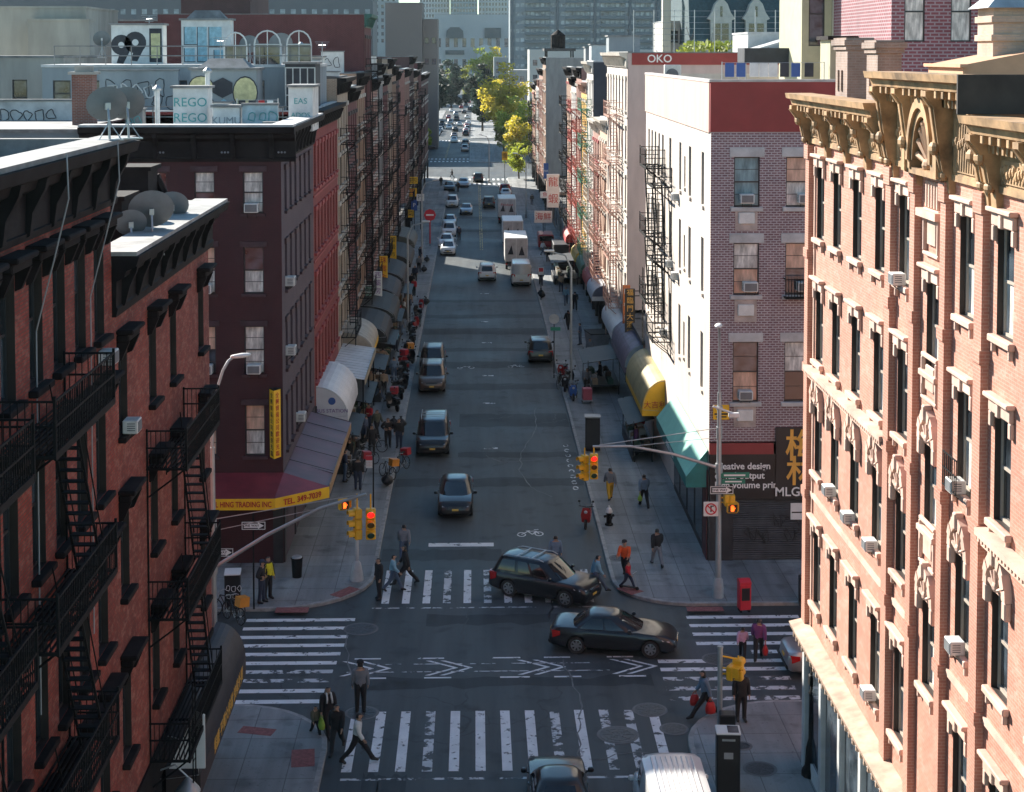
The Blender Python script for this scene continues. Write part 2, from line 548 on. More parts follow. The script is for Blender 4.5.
# cross-street bike lane with chevrons
for x0, x1 in ((-4.6,-3.6),(-2.2,-1.2),(.6,1.7),(2.6,3.6),(5.0,6.0)):
    stripe(x0, x1, 59.75, 59.87); stripe(x0+.3, x1+.3, 57.85, 57.97)
stripe(-4.8, 5.2, 59.2, 59.28, wk); stripe(-4.8, 5.0, 58.45, 58.53, wk)
stripe(-150, -9.8, 59.4, 59.52); stripe(12.0, 150, 58.3, 58.42); stripe(12.0, 150, 59.7, 59.82)
for tx in (-3.9,-3.25,-.75,-.2,2.7,3.3,6.2,6.75):
    for s in (-1, 1):
        mk.quad((tx-1.15,58.85+s*.72,Z1),(tx-.95,58.85+s*.72,Z1),(tx+.1,58.85,Z1),(tx-.1,58.85,Z1)) if s < 0 else \
        mk.quad((tx-.1,58.85,Z1),(tx+.1,58.85,Z1),(tx-.95,58.85+s*.72,Z1),(tx-1.15,58.85+s*.72,Z1))
# bicycle symbols
def ring(cx, cy, r, w, mb, sy=1.6, n=20):
    for k in range(n):
        a, b = 2*math.pi*k/n, 2*math.pi*(k+1)/n
        P = lambda t, q: (cx+q*math.cos(t), cy+q*sy*math.sin(t), Z1)
        mb.quad(P(a,r-w), P(a,r), P(b,r), P(b,r-w))
def bar(x0, y0, x1, y1, w, mb):
    d = Vector((x1-x0, y1-y0)); q = Vector((-d.y, d.x)).normalized()*w/2
    mb.quad((x0-q.x,y0-q.y,Z1),(x1-q.x,y1-q.y,Z1),(x1+q.x,y1+q.y,Z1),(x0+q.x,y0+q.y,Z1))
for cx, cy, mb in ((2.62,75.4,mk),(3.0,116.5,wk),(-.7,116.0,wk)):
    ring(cx-.42, cy, .22, .06, mb); ring(cx+.42, cy+.1, .22, .06, mb)
    for b in ((-.42,0,-.1,.5),(-.1,.5,.3,.55),(.3,.55,.42,.1),(-.1,.5,.1,0),(.1,0,.3,.55),(.2,.75,.42,.8),(-.2,.6,0,.6)):
        bar(cx+b[0], cy+b[1], cx+b[2], cy+b[3], .07, mb)
# lane marks along the street
for y in (92, 104, 113, 126, 136, 152, 164): stripe(.5, 1.3, y, y+.35, wk)
for k in range(9): ring(5.3, 83.5+1.15*k, .16, .07, wk, sy=2.4)
for xx in (.55, .8):
    stripe(xx, xx+.13, 186, 278, yk); stripe(xx-7.2, xx-7.07, 351, 415, yk)
for (y0, y1) in ((279,283),(289,293),(338,341),(346,349),(418,422),(520,525)):
    for i in range(20):
        x = -7.2 + i*.86
        if y0 < 300: x += 2.6
        else: x -= 3.2
        if (-7 < x < 5.8) if y0 < 300 else (-11.2 < x < -1.5): stripe(x, x+.42, y0, y1)
stripe(-1.4, .8, 296, 297); stripe(1.2, 5.8, 276, 276.6)
tag(mk.build('road_markings', white_paint), kind='structure')
tag(wk.build('worn_road_markings', worn_paint), kind='structure')
tag(yk.build('centre_line', yellow_paint), kind='structure')

# red tactile ramps
for (px, py, sx, sy, rz) in ((292,610,1.35,.6,0),(345,592,1.3,.6,.95),(630,590,1.0,.7,-.95),(705,609,1.5,.5,-.02),(257,731,1.2,.55,-.25),(303,758,.75,1.3,.1)):
    p = G(px, py, SW)
    o = MB().box(-sx/2,sx/2,-sy/2,sy/2,-.004,.006).build('tactile_paving', tactile, loc=p, rz=rz)
    tag(o, kind='structure')

# manhole covers
MH = mat('cast_iron_cover', (.075,.08,.085), .5, .3, var=.3, scale=12)
MHR = mat('cover_collar', (.15,.155,.155), .8)
covers = ((650,710,.62,0,'round manhole cover in the road beside the lower right crosswalk'),
 (618,735,.72,0,'large pale manhole cover lying across the stripes of the lower crosswalk'),
 (674,729,.5,0,'manhole cover just before the near right kerb corner'),
 (718,659,.62,0,'dark manhole cover in the right crosswalk near the walking mother'),
 (760,769,.55,SW,'dark manhole cover in the near right sidewalk beside the black kiosk'),
 (742,746,.35,SW,'small utility cover in the sidewalk just behind the black kiosk'),
 (362,713,.6,0,'manhole cover beside the man in the dark hat'),
 (361,629,.7,0,'manhole cover by the far left corner of the crossing'),
 (620,558,.5,SW,'round cover in the far right sidewalk beside the child scooter'))
for (px, py, r, z, lab) in covers:
    p = G(px, py, z)
    rt = empty('manhole_cover', p, 0, lab, 'manhole cover', 'manhole covers around the crossing')
    MB().lathe([(r,.001),(r,.010),(r-.09,.012)], n=28).build('collar', MHR, rt)
    c = MB().lathe([(r-.09,.002),(r-.09,.016),(r-.11,.018)], n=28)
    for k in range(3): c.lathe([(r*.25*(k+.6),.0175),(r*.25*(k+.6),.023),(r*.25*(k+.6)-.03,.023),(r*.25*(k+.6)-.03,.0175)], n=20, cap=False)
    for k in range(8):
        a = R(45*k); c.M = Matrix.Rotation(a, 4, 'Z'); c.box(r*.24, r*.72, -.02, .02, .0172, .026); c.M = None
    c.build('lid', MH, rt)

# old cracks filled with pale sand and dark tar
cr = MB(); ct = MB(); rg = random.Random(77)
def crack(pts, mb, w_=.035):
    P = [Vector(q) for q in pts]
    L = []
    for a, b in zip(P[:-1], P[1:]):
        for k in range(6):
            t = k/6; q = a.lerp(b, t); L.append(Vector((q.x+rg.uniform(-.09,.09), q.y+rg.uniform(-.12,.12))))
    L.append(P[-1])
    for a, b in zip(L[:-1], L[1:]):
        d = (b-a); n_ = Vector((-d.y, d.x)).normalized()*w_*rg.uniform(.5,1.2)
        mb.quad((a.x-n_.x,a.y-n_.y,.012),(b.x-n_.x,b.y-n_.y,.012),(b.x+n_.x,b.y+n_.y,.012),(a.x+n_.x,a.y+n_.y,.012))
for pp in ([(535,408),(537,430),(522,452),(520,470),(530,488),(552,497)],[(485,455),(500,462),(541,460)],[(352,690),(345,640),(350,625)],[(563,660),(580,700),(578,735),(583,790)],[(590,760),(640,752),(700,758)]):
    crack([G(x, y).xy for x, y in pp], cr, .03)
for k in range(26):
    x0, y0 = rg.uniform(-4,5.5), rg.uniform(47,170); a = rg.choice([0,1.57,1.4,.2]); L = rg.uniform(1.5,6)
    crack([(x0,y0),(x0+L*.5*math.cos(a)*.6,y0+L*.5*math.sin(a)),(max(-4.2,min(5.7,x0+L*math.cos(a)*.6)),y0+L*math.sin(a)+.3)], ct, .035)
tag(cr.build('sand_filled_cracks', mat('crack_sand',(.17,.18,.18),.9,var=.3)), kind='structure')
tag(ct.build('tar_filled_cracks', mat('crack_tar',(.022,.025,.027),.5,var=.3)), kind='structure')
# ------------------------------------------------------------------ building kit (local: x along the front, -y outwards, z up)
def facade(mb, W, z0, z1, holes, T=None, rev=.2, mi=0, rmi=None, u0=0.0):
    """a wall with real openings; T maps (u, depth, z) to a point"""
    T = T or (lambda u, d, z: (u, d, z))
    rmi = mi if rmi is None else rmi
    us = sorted({u0, W} | {h[0] for h in holes} | {h[1] for h in holes})
    zs = sorted({z0, z1} | {h[2] for h in holes} | {h[3] for h in holes})
    for i in range(len(us)-1):
        a, b = us[i], us[i+1]; run = None
        for j in range(len(zs)-1):
            c, d = zs[j], zs[j+1]
            hit = any(h[0] <= (a+b)/2 <= h[1] and h[2] <= (c+d)/2 <= h[3] for h in holes)
            if hit:
                if run is not None: mb.quad(T(a,0,run), T(b,0,run), T(b,0,c), T(a,0,c), mi); run = None
            elif run is None: run = c
        if run is not None: mb.quad(T(a,0,run), T(b,0,run), T(b,0,z1), T(a,0,z1), mi)
    for (a, b, c, d) in holes:
        mb.quad(T(a,0,c), T(a,rev,c), T(a,rev,d), T(a,0,d), rmi)
        mb.quad(T(b,0,d), T(b,rev,d), T(b,rev,c), T(b,0,c), rmi)
        mb.quad(T(a,0,c), T(b,0,c), T(b,rev,c), T(a,rev,c), rmi)
        mb.quad(T(a,rev,d), T(b,rev,d), T(b,0,d), T(a,0,d), rmi)
        mb.quad(T(a,rev+.09,c), T(b,rev+.09,c), T(b,rev+.09,d), T(a,rev+.09,d), rmi)

_wm = {}
def win_meshes(w, h, fm, muntin=0):
    k = (round(w,2), round(h,2), fm.name, muntin)
    if k not in _wm:
        f = MB(); t = .055
        for x0, x1 in ((-w/2,-w/2+t),(w/2-t,w/2)): f.box(x0,x1,0,.09,0,h)
        f.box(-w/2+t,w/2-t,.002,.088,h-t,h); f.box(-w/2+t,w/2-t,.002,.088,0,t*1.2)
        f.box(-w/2+t,w/2-t,.01,.075,h*.5-.03,h*.5+.03)
        for j in range(muntin):
            f.box(-w/2+t,w/2-t,.02,.05,h*(.5+.5*(j+1)/(muntin+1))-.012,h*(.5+.5*(j+1)/(muntin+1))+.012)
            f.box(-w/2+t,w/2-t,.04,.07,h*(.5*(j+1)/(muntin+1))-.012,h*(.5*(j+1)/(muntin+1))+.012)
        p = MB()
        p.box(-w/2+t,w/2-t,.035,.045,h*.5+.03,h-t,0); p.box(-w/2+t,w/2-t,.055,.065,t*1.2,h*.5-.03,1)
        _wm[k] = (f.mesh('window', fm), p.mesh('pane', [glass_dark, glass_dark]))
    return _wm[k]

def window(parent, w, h, loc, rot=0.0, fm=None, top=None, bot=None, muntin=0, surround=None):
    f, p = win_meshes(w, h, fm, muntin)
    o = inst('window', f, parent, loc, (0, 0, rot))
    q = inst('pane', p, o)
    for i, m in enumerate((top, bot)):
        if m is not None:
            q.material_slots[i].link = 'OBJECT'; q.material_slots[i].material = m
    if surround is not None: inst('surround', surround, o)
    return o

wf_dark = mat('dark_window_frame', (.03,.032,.035), .5)
wf_white = mat('white_window_frame', (.55,.55,.53), .5, var=.15)
wf_brown = mat('brown_window_frame', (.06,.035,.03), .5)
wf_cream = mat('cream_window_frame', (.5,.43,.36), .5, var=.15)
wf_green = mat('green_window_frame', (.03,.07,.06), .5)
GL = [None, None, None, 'm', None, 'w', None, 'm']
def pick_glass(r, warm=.15, pale=.25):
    t = r.random()
    if t < warm: return curtain_o
    if t < warm + pale: return curtain_w
    if t < warm + pale + .25: return glass_mid
    return None

# air conditioners are things of their own
_ac = {}
def ac_unit(loc, rz, label, scale=1.0):
    if not _ac:
        b = MB().bbox(-.31,.31,-.38,.1,0,.42,.025)
        g = MB()
        g.box(-.26,.26,-.392,-.38,.05,.37)
        for k in range(7): g.box(-.26,.26,-.40,-.392,.07+.042*k,.085+.042*k)
        for s in (-1, 1):
            for k in range(4): g.box(s*.311,s*.316,-.3,-.05,.1+.07*k,.13+.07*k)
        s = MB()
        for x in (-.2,.2):
            s.box(x-.015,x+.015,-.3,0,-.03,0); s.tube((x,-.28,-.02),(x,0,-.25),.012,5)
        _ac['c'] = b.mesh('casing', ac_white); _ac['g'] = g.mesh('grille', ac_dark); _ac['s'] = s.mesh('bracket', iron)
    r = empty('air_conditioner', loc, rz, label, 'air conditioner', 'window air conditioners')
    if scale != 1: r.scale = (scale,)*3
    inst('casing', _ac['c'], r); inst('grille', _ac['g'], r); inst('bracket', _ac['s'], r)
    return r

_dish = {}
def dish(loc, rz, label, r=.42, tilt=35, stem=.7):
    k = (r, tilt, stem)
    if k not in _dish:
        n = 24; prof = [(r*t, .22*r*t*t) for t in (0,.2,.4,.6,.8,1.0)]
        d = MB(); d.M = Matrix.Translation((0,-.1,stem)) @ Matrix.Rotation(R(90-tilt), 4, 'X')
        d.lathe([(max(.001,a), b) for a, b in prof] + [(r*.97, .22*r+.012)] + [(max(.001,a*.96), b+.015) for a, b in prof[::-1]], n=n)
        a = MB(); M = d.M
        a.M = M
        a.tube((0,-r*.95,.2*r),(0,-r*.15,r*.95),.016,6); a.bbox(-.05,.05,-r*.15-.05,-r*.15+.08,r*.88,r*1.06,.02)
        a.tube((-r*.6,-r*.6,.15*r),(0,-r*.15,r*.9),.009,5); a.tube((r*.6,-r*.6,.15*r),(0,-r*.15,r*.9),.009,5)
        s = MB(); s.path([(0,.25,0),(0,.2,stem*.6),(0,0,stem)],.028,7); s.tube((-.25,.35,0),(0,.2,stem*.55),.014,5); s.tube((.25,.35,0),(0,.2,stem*.55),.014,5)
        s.box(-.06,.06,-.1,.06,stem-.08,stem+.08); s.box(-.3,.3,.1,.4,-.01,.02)
        _dish[k] = (d.mesh('reflector', mat('dish_grey',(.15,.18,.195),.5,var=.15), smooth=True, angle=50), a.mesh('feed_arm', iron), s.mesh('mount', steel))
    o = empty('satellite_dish', loc, rz, label, 'satellite dish', 'satellite dishes on the roofs')
    for nm, me in zip(('reflector','feed_arm','mount'), _dish[k]): inst(nm, me, o)
    return o

_fe = {}
def fire_escape(parent, u0, u1, levels, floor_h, m=None, depth=1.05, fine=True, loc=(0,0,0), rot=0.0, ladder=True, flip=False):
    """levels: heights of platforms; each level is platform > railing, stair"""
    m = m or iron
    W = u1-u0; key = (round(W,2), round(floor_h,2), depth, m.name, fine, flip)
    if key not in _fe:
        pl = MB(); n = int(depth/.1) if fine else 4
        for k in range(n):
            y = -.06-(depth-.1)*k/(n-1); pl.box(0,W,y-.02,y+.02,-.03,0)
        for x in (0, W/2, W): pl.box(x-.03,x+.03,-depth,0,-.09,-.03)
        for x in (.12, W/2, W-.12):
            pl.path([(x,0,-.85),(x,-depth*.55,-.42),(x,-depth+.06,-.09)],.025,5); pl.box(x-.02,x+.02,-.03,0,-.9,-.03)
        pl.box(0,W,-depth-.02,-depth+.02,-.12,.02)
        rl = MB(); step = .13 if fine else .42
        for z in (.5,.95):
            rl.box(0,W,-depth-.015,-depth+.015,z-.02,z+.02)
            for x in (0,W): rl.box(x-.015,x+.015,-depth+.02,0,z-.02,z+.02)
        k = 0
        while k*step <= W: rl.box(k*step-.009,k*step+.009,-depth-.009,-depth+.009,0,.95); k += 1
        for x in (0,W):
            for j in range(1, int(depth/step)): rl.box(x-.009,x+.009,-j*step-.009,-j*step+.009,0,.95)
        for x in (0,W): rl.box(x-.025,x+.025,-depth-.025,-depth+.025,-.1,1.05)
        st = MB(); h = floor_h; run = min(W-1.1, 2.0); xa, xb = W-.45, W-.45-run
        if flip: xa, xb = .45, .45+run
        for y in (-depth+.18, -depth+.68):
            st.path([(xa,y,-h),(xb,y,0)],.032,5)
            st.path([(xa,y,-h+.8),(xb,y,.8)],.016,5)
        for j in range(1, 14):
            t = j/14; x = xa+(xb-xa)*t; z = -h+h*t
            st.box(x-.1,x+.1,-depth+.18,-depth+.68,z-.015,z+.015)
        ld = MB()
        for x in (W*.2, W*.2+.4): ld.tube((x,-depth+.1,-2.6),(x,-depth+.1,1.6),.02,5)
        for j in range(13): ld.tube((W*.2,-depth+.1,-2.5+.32*j),(W*.2+.4,-depth+.1,-2.5+.32*j),.012,5)
        _fe[key] = (pl.mesh('platform', m), rl.mesh('railing', m), st.mesh('stair', m), ld.mesh('ladder', m))
    pm, rm, sm, lm = _fe[key]
    # the posts that tie the balconies together are the part itself
    ps = MB(); lo, hi = min(levels), max(levels)
    for x in (0.0, W): ps.box(x-.02,x+.02,-.05,-.01,lo-.1,hi+1.0)
    e = ps.build('fire_escape', m, parent, loc=loc, rz=rot)
    if loc == (0,0,0): e.location = (u0, 0, 0)
    for i, z in enumerate(sorted(levels)):
        inst('platform', pm, e, (0,0,z)); inst('railing', rm, e, (0,0,z))
        if i > 0: inst('stair', sm, e, (0,0,z))
        elif ladder: inst('ladder', lm, e, (0,0,z))
    return e

def cornice(mb, W, z, prof, x0=0.0, mi=0):
    """prof: list of (out, height) from the wall upwards; swept along x"""
    poly = [(0.004, z+prof[0][1])] + [(-o, z+h) for o, h in prof] + [(0.004, z+prof[-1][1])]
    mb.prism(poly, 'x', x0, W, mi)

# ------------------------------------------------------------------ right: the sunlit ornate tenement
pinkbrick = brick('salmon_brick', (.56,.25,.175), (.5,.21,.145), (.6,.34,.26), bw=.24, bh=.08, msize=.01, sootamt=.28, soot=(.36,.15,.1), blotch=.2, pale=(.66,.46,.38), paleamt=.45)
peachstone = mat('peach_stone_trim', (.66,.46,.37), .8, var=.22, scale=1.2, obj=False)
ochrestone = mat('ochre_painted_cornice', (.43,.265,.135), .7, var=.5, scale=1.4, obj=False)
shell_m = mat('shell_ornament_paint', (.5,.3,.18), .7, var=.2)
YR = 50.1
rt = empty('ornate_tenement', (BR+.08, YR, 0), R(-90), 'sunlit salmon brick tenement with ornate ochre cornice, arched hoods and pilasters', 'tenement building')
BAYS = [48.6,46.35,43.9,41.4,39.0,36.5,34.0,31.5,29.0]
WR = 23.75; TOPR = 20.2
FL = [(17.3,19.5,'hood'),(13.5,15.7,'hood'),(10.0,12.05,'arch'),(5.85,8.2,'hood')]
STAIR = [(15.6,17.7,'hood'),(11.9,13.85,'arch'),(8.1,10.15,'arch')]
holes = []; wins = []
for i, y in enumerate(BAYS):
    for (a, b, k) in (STAIR if i == 5 else FL):
        u = YR-y; holes.append((u-.5,u+.5,a,b)); wins.append((u,a,b,k,i))
mb = MB()
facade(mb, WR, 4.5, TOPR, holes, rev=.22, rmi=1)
# other sides and the shop storey
mb.quad((0,15,0),(0,0.02,0),(0,0.02,TOPR+.6),(0,15,TOPR+.6)); mb.quad((WR,0,0),(WR,15,0),(WR,15,TOPR+.6),(WR,0,TOPR+.6)); mb.quad((WR,15,0),(0,15,0),(0,15,TOPR+.6),(WR,15,TOPR+.6))
mb.build('wall', [pinkbrick, mat('shaded_jamb',(.035,.024,.02),.6,var=.3)], rt)  # near-black reveals: shade inside the window openings is put into the colour
# chamfered end pier strip (far corner) and pilasters
PB = brick('pilaster_brick', (.54,.25,.175), (.48,.21,.15), (.58,.35,.27), sootamt=.3, soot=(.35,.17,.12), blotch=.2)
for y, w in ((YR-.27,.5),(40.0,.5),(37.75,.4),(35.25,.4),(32.7,.5)):
    u = YR-y; pf = MB()
    pf.box(u-w/2,u+w/2,-.17,.0,4.95,TOPR-.05)
    for z in (9.0,12.95,16.6):
        pf.box(u-w/2-.04,u+w/2+.04,-.215,-.0,z,z+.28)
    pf.box(u-w/2-.04,u+w/2+.04,-.22,-.0,TOPR-.5,TOPR-.055)
    pf.build('pilaster', PB, rt)
# window surrounds
def hood_mesh(w, h):
    s = MB()
    s.bbox(-w/2-.16,w/2+.16,-.1,-.0,h+.02,h+.3,.02); s.bbox(-w/2-.24,w/2+.24,-.2,-.0,h+.3,h+.4,.02)
    for x in (-1,1):
        s.bbox(x*(w/2+.1)-.08,x*(w/2+.1)+.08,-.09,-.0,h-.3,h+.02,.02)
    s.bbox(-.09,.09,-.15,-.0,h+.0,h+.34,.02)
    return s
def sill_mesh(w):
    s = MB(); s.bbox(-w/2-.16,w/2+.16,-.15,-.0,-.15,-.002,.02)
    for x in (-1,1): s.bbox(x*(w/2+.02)-.05,x*(w/2+.02)+.05,-.1,-.0,-.36,-.14,.02)
    return s
def arch_mesh(w, h):
    s = MB(); n = 9; r0, r1 = w/2-.02, w/2+.2
    for k in range(n):
        a0, a1 = math.pi*k/n, math.pi*(k+1)/n
        q = [(r0*math.cos(a0), h+.1+r0*1.15*math.sin(a0)),(r1*math.cos(a0), h+.1+r1*1.15*math.sin(a0)),(r1*math.cos(a1), h+.1+r1*1.15*math.sin(a1)),(r0*math.cos(a1), h+.1+r0*1.15*math.sin(a1))]
        s.prism(q, 'y', -.17 if k % 2 else -.15, 0)
    s.bbox(-.1,.1,-.22,-.0,h+.1+r0*1.1,h+.16+r1*1.2,.03)
    for x in (-1,1):
        s.bbox(x*(w/2+.09)-.11,x*(w/2+.09)+.11,-.15,-.0,h-.28,h+.1,.03)
    # carved fan in the lunette
    for k in range(5):
        a = math.pi*(k+.5)/5
        s.tube((0,-.1,h+.12),(r0*.8*math.cos(a),-.1,h+.12+r0*.9*math.sin(a)),.03,5,r2=.055)
    s.ball((0,-.1,h+.2),.11,.08,.11,8)
    s.box(-r0+.02,r0-.02,-.05,-.003,h+.04,h+.5)
    return s
sur = {}; sillm = sill_mesh(1.0).mesh('sill', peachstone)
rr = random.Random(3)
for (u, a, b, k, i) in wins:
    key = (k, round(b-a,2))
    if key not in sur: sur[key] = (hood_mesh if k == 'hood' else arch_mesh)(1.0, b-a).mesh('surround', peachstone)
    # the surround stands on the wall face: the window itself is set back
    wob = window(rt, 1.0, b-a, (u, .13, a), 0, wf_cream, None if rr.random() < .6 else glass_mid, rr.choice([None, glass_mid, curtain_w, curtain_w]))
    inst('hood', sur[key], wob, (0, -.13, 0)); inst('sill', sillm, wob, (0, -.13, 0))
# iron guard at one window
gb = MB()
for k in range(8): gb.box(-.5+k*.14,-.48+k*.14,-.3,-.28,0,.75)
for z in (.02,.4,.75): gb.box(-.5,.5,-.305,-.275,z-.012,z+.012)
gb.build('window_guard', iron, rt, loc=(YR-34.0, -.03, 13.55))
# string course with dentils, panels between the storeys
st = MB()
for (x0, x1) in ((.5,10.0),(17.8,WR)):
    st.box(x0,x1,-.16,0,12.86,13.02); st.box(x0,x1,-.3,0,13.1,13.24); st.box(x0,x1,-.2,0,13.02,13.1)
    x = x0+.08
    while x < x1-.1: st.box(x,x+.09,-.26,-.0,12.98,13.098); x += .2
for (x0, x1) in ((.5,10.0),(10.5,12.3),(15.2,17.3),(17.8,WR)):
    st.box(x0,x1,-.06,0,9.1,9.25)
for y, z in ((36.5,18.3),(36.5,14.9),(36.5,11.0)):
    u = YR-y
    st.bbox(u-.62,u+.62,-.1,0,z,z+.09,.02); st.bbox(u-.62,u+.62,-.1,0,z+1.0,z+1.1,.02)
    for s in (-1,1): st.bbox(u+s*.57-.05,u+s*.57+.05,-.1,0,z+.09,z+1.0,.02)
    st.bbox(u-.35,u+.35,-.07,0,z+.25,z+.85,.03)
for k in range(5): st.bbox(YR-36.5-.5+.22*k,YR-36.5-.38+.22*k,-.08,0,19.42,20.05,.02)
st.box(YR-36.5-.8,YR-36.5+.8,-.22,0,19.2,19.38)
# stone strips beside the outer piers, and bay panels
for y in (YR-.8,): st.box(YR-y-.05,YR-y+.05,-.05,0,5,TOPR-.1)
st.build('string_course', peachstone, rt)
# cornice, frieze panels, brackets, dentils: two lower wings and the raised centre
def wing(x0, x1, zb, zt, brk, name):
    c = MB()
    c.box(x0,x1,-.1,0.003,zb,zb+.14); c.box(x0,x1,-.07,.003,zb+.14,zt-.55)
    cornice(c, x1, 0, [(.3,zt-.55),(.34,zt-.42),(.62,zt-.36),(.66,zt-.2),(.8,zt-.16),(.84,zt)], x0)
    x = x0+.12
    while x < x1-.15: c.box(x,x+.13,-.33,-.07,zt-.74,zt-.56); x += .27
    # modillions
    x = x0+.2
    while x < x1-.2: c.bbox(x,x+.17,-.6,-.3,zt-.545,zt-.365,.02); x += .52
    c.build('cornice', ochrestone, rt)
    pn = MB(); edges = sorted([x0]+brk+[x1])
    for a, b in zip(edges[:-1], edges[1:]):
        if b-a < .8: continue
        pn.bbox(a+.3,b-.3,-.11,-.07,zb+.2,zt-.85,.02)
        n = int((b-a-.8)/.17)
        for k in range(n):
            xx = a+.42+.17*k
            pn.ball((xx,-.12,(zb+zt-.65)/2+.05*math.sin(k*2.1)),.075,.05,.11,6); pn.tube((xx,-.11,zb+.25),(xx+.1,-.11,zt-.95),.022,4)
    pn.build('frieze_panel', ochrestone, rt)
    for x in brk:
        g = MB()
        prof = [(0,zb-.35),(-.14,zb-.3),(-.17,zb+.05),(-.3,zb+.2),(-.36,zb+.5),(-.52,zt-.75),(-.7,zt-.5),(-.7,zt-.38),(0,zt-.38)]
        g.prism([(y, z) for y, z in prof], 'x', x-.16, x+.16)
        g.prism([(y*1.05-.02, z) for y, z in prof[2:7]]+[(-.05,zt-.5),(-.05,zb+.1)], 'x', x-.07, x+.07)
        g.ball((x,-.45,zb+.7),.2,.12,.16,8); g.ball((x,-.25,zb+.1),.18,.1,.12,8)
        g.build('cornice_bracket', ochrestone, rt)
wing(-.02, 10.1, TOPR, 21.75, [.2,2.75,5.2,7.6,9.85], 'wing')
wing(18.0, WR, TOPR, 21.75, [18.25,21.1,23.4], 'wing')
wing(10.1, 18.0, TOPR, 22.55, [10.35,12.45,15.05,17.75], 'centre')
# step faces of the raised centre, shell in its arch
sh = MB(); cu = YR-36.5
n = 14
for (ra, rb, d) in ((1.02,.86,.42),(.84,.72,.34)):
    for k in range(n):
        a0, a1 = math.pi*k/n, math.pi*(k+1)/n
        f = lambda r, a: (cu+r*math.cos(a), 20.5+1.45*r*math.sin(a))
        sh.prism([f(rb,a0), f(ra,a0), f(ra,a1), f(rb,a1)], 'y', -d, -.05)
for s in (-1, 1): sh.box(cu+s*1.3-.14,cu+s*1.3+.14,-.4,-.05,TOPR+.02,21.95); sh.box(cu+s*.94-.08,cu+s*.94+.08,-.36,-.05,TOPR+.1,20.5)
sh.box(cu-1.5,cu+1.5,-.32,-.05,TOPR-.02,TOPR+.12)
sh.build('pediment_arch', ochrestone, rt)
fan = MB()
for k in range(9):
    a = math.pi*(k+.5)/9
    fan.tube((cu,-.12,20.42),(cu+.66*math.cos(a),-.2,20.45+.98*math.sin(a)),.03,6,r2=.085)
    fan.ball((cu+.66*math.cos(a),-.2,20.45+.98*math.sin(a)),.09,.09,.09,8)
fan.ball((cu,-.16,20.42),.2,.14,.16,10)
fan.build('shell_ornament', shell_m, rt)
# roof, back of the parapet, chimneys
rf = MB(); rf.box(.3,WR,.0,15,TOPR+.45,TOPR+.6)
rf.box(-.1,WR,.05,.5,TOPR+.6,21.55); rf.box(10.15,17.89,.03,.7,TOPR+.6,22.4); rf.box(-.1,.3,.5,15,TOPR+.6,21.5)
rf.build('roof', mat('red_roof_paint',(.36,.2,.15),.85,var=.25,obj=False), rt)
MB().box(18.005,18.09,-.86,1.3,21.77,22.57).build('parapet_end', mat('shaded_parapet_end',(.05,.04,.035),.85,var=.3), rt)  # dark colour stands for the shade on this camera-facing step end
sootbrick = brick('sooty_chimney_brick', (.3,.16,.12), (.24,.12,.1), (.3,.22,.18), sootamt=.7, blotch=.3)
for (x0, x1, d0, d1, zt) in ((2.25,3.75,.25,.95,23.45),(6.05,7.25,.25,.9,23.35)):
    c = MB(); c.box(x0,x1,d0,d1,20.7,zt-.35); c.box(x0-.06,x1+.06,d0-.06,d1+.06,zt-.35,zt-.22); c.box(x0-.12,x1+.12,d0-.12,d1+.12,zt-.22,zt-.06); c.box(x0-.06,x1+.06,d0-.06,d1+.06,zt-.06,zt)
    for k in range(2): c.box(x0+.3+.45*k,x0+.48+.45*k,d0-.05,d0,21.9,22.5)
    c.build('chimney', brick('chimney_brick_%d' % int(x0), (.42,.3,.25),(.36,.25,.2),(.42,.34,.3), sootamt=.6), rt)
bk = MB(); stucco_o = mat('peach_stucco', (.62,.36,.22), .85, var=.15, scale=.8, obj=False)
bk.prism([(1.0,20.6),(4.8,20.6),(4.8,23.45),(1.0,22.72)], 'x', 9.45, 12.35)
bk.box(9.35,12.45,.9,1.1,22.66,22.74)
bk.build('stair_bulkhead', stucco_o, rt)
c = MB(); c.box(10.25,11.45,2.0,3.3,20.6,24.1); c.box(10.19,11.51,1.94,3.36,23.3,23.45); c.box(10.19,11.51,1.94,3.36,23.75,23.9)
c.build('chimney', brick('chimney_pale', (.6,.45,.36),(.55,.4,.3),(.5,.4,.34), sootamt=.2), rt)
c = MB(); c.add([(10.05,1.8,24.1),(11.65,1.8,24.1),(11.65,3.5,24.1),(10.05,3.5,24.1),(10.65,2.5,24.75),(11.05,2.5,24.75),(11.05,2.8,24.75),(10.65,2.8,24.75)],[(0,1,5,4),(1,2,6,5),(2,3,7,6),(3,0,4,7),(4,5,6,7),(3,2,1,0)])
c.build('chimney_cap', mat('sheet_metal', (.5,.52,.53), .4, .5), rt)
# shopfront under a projecting ledge
lg = MB(); cornice(lg, WR, 0, [(.2,4.45),(.25,4.58),(.5,4.66),(.56,4.85),(.35,4.9),(.02,4.98)], -.02)
x = .1
while x < WR: lg.bbox(x,x+.12,-.45,-.22,4.4,4.6,.02); x += .42
lg.build('shop_ledge', mat('ledge_paint', (.5,.36,.27), .75, var=.3, obj=False), rt)
sf = MB()
for u in (0.15,2.6,5.1,7.6,10.1,12.6,15.1,17.6,20.1,22.6): sf.bbox(u-.16,u+.16,-.12,.12,.14,4.45,.03)
sf.box(0,WR,-.03,.1,3.75,4.44); sf.box(0,WR,-.02,.1,.14,.6)
sf.build('shopfront', mat('shopfront_white', (.58,.6,.6), .5, var=.15), rt)
gw = MB(); gw.box(0,WR,.04,.06,.6,3.75); gw.build('shop_window', glass_mid, rt)
sb = MB(); sb.box(.02,WR,.2,.4,0.0,4.5); sb.build('shop_back', dark, rt)

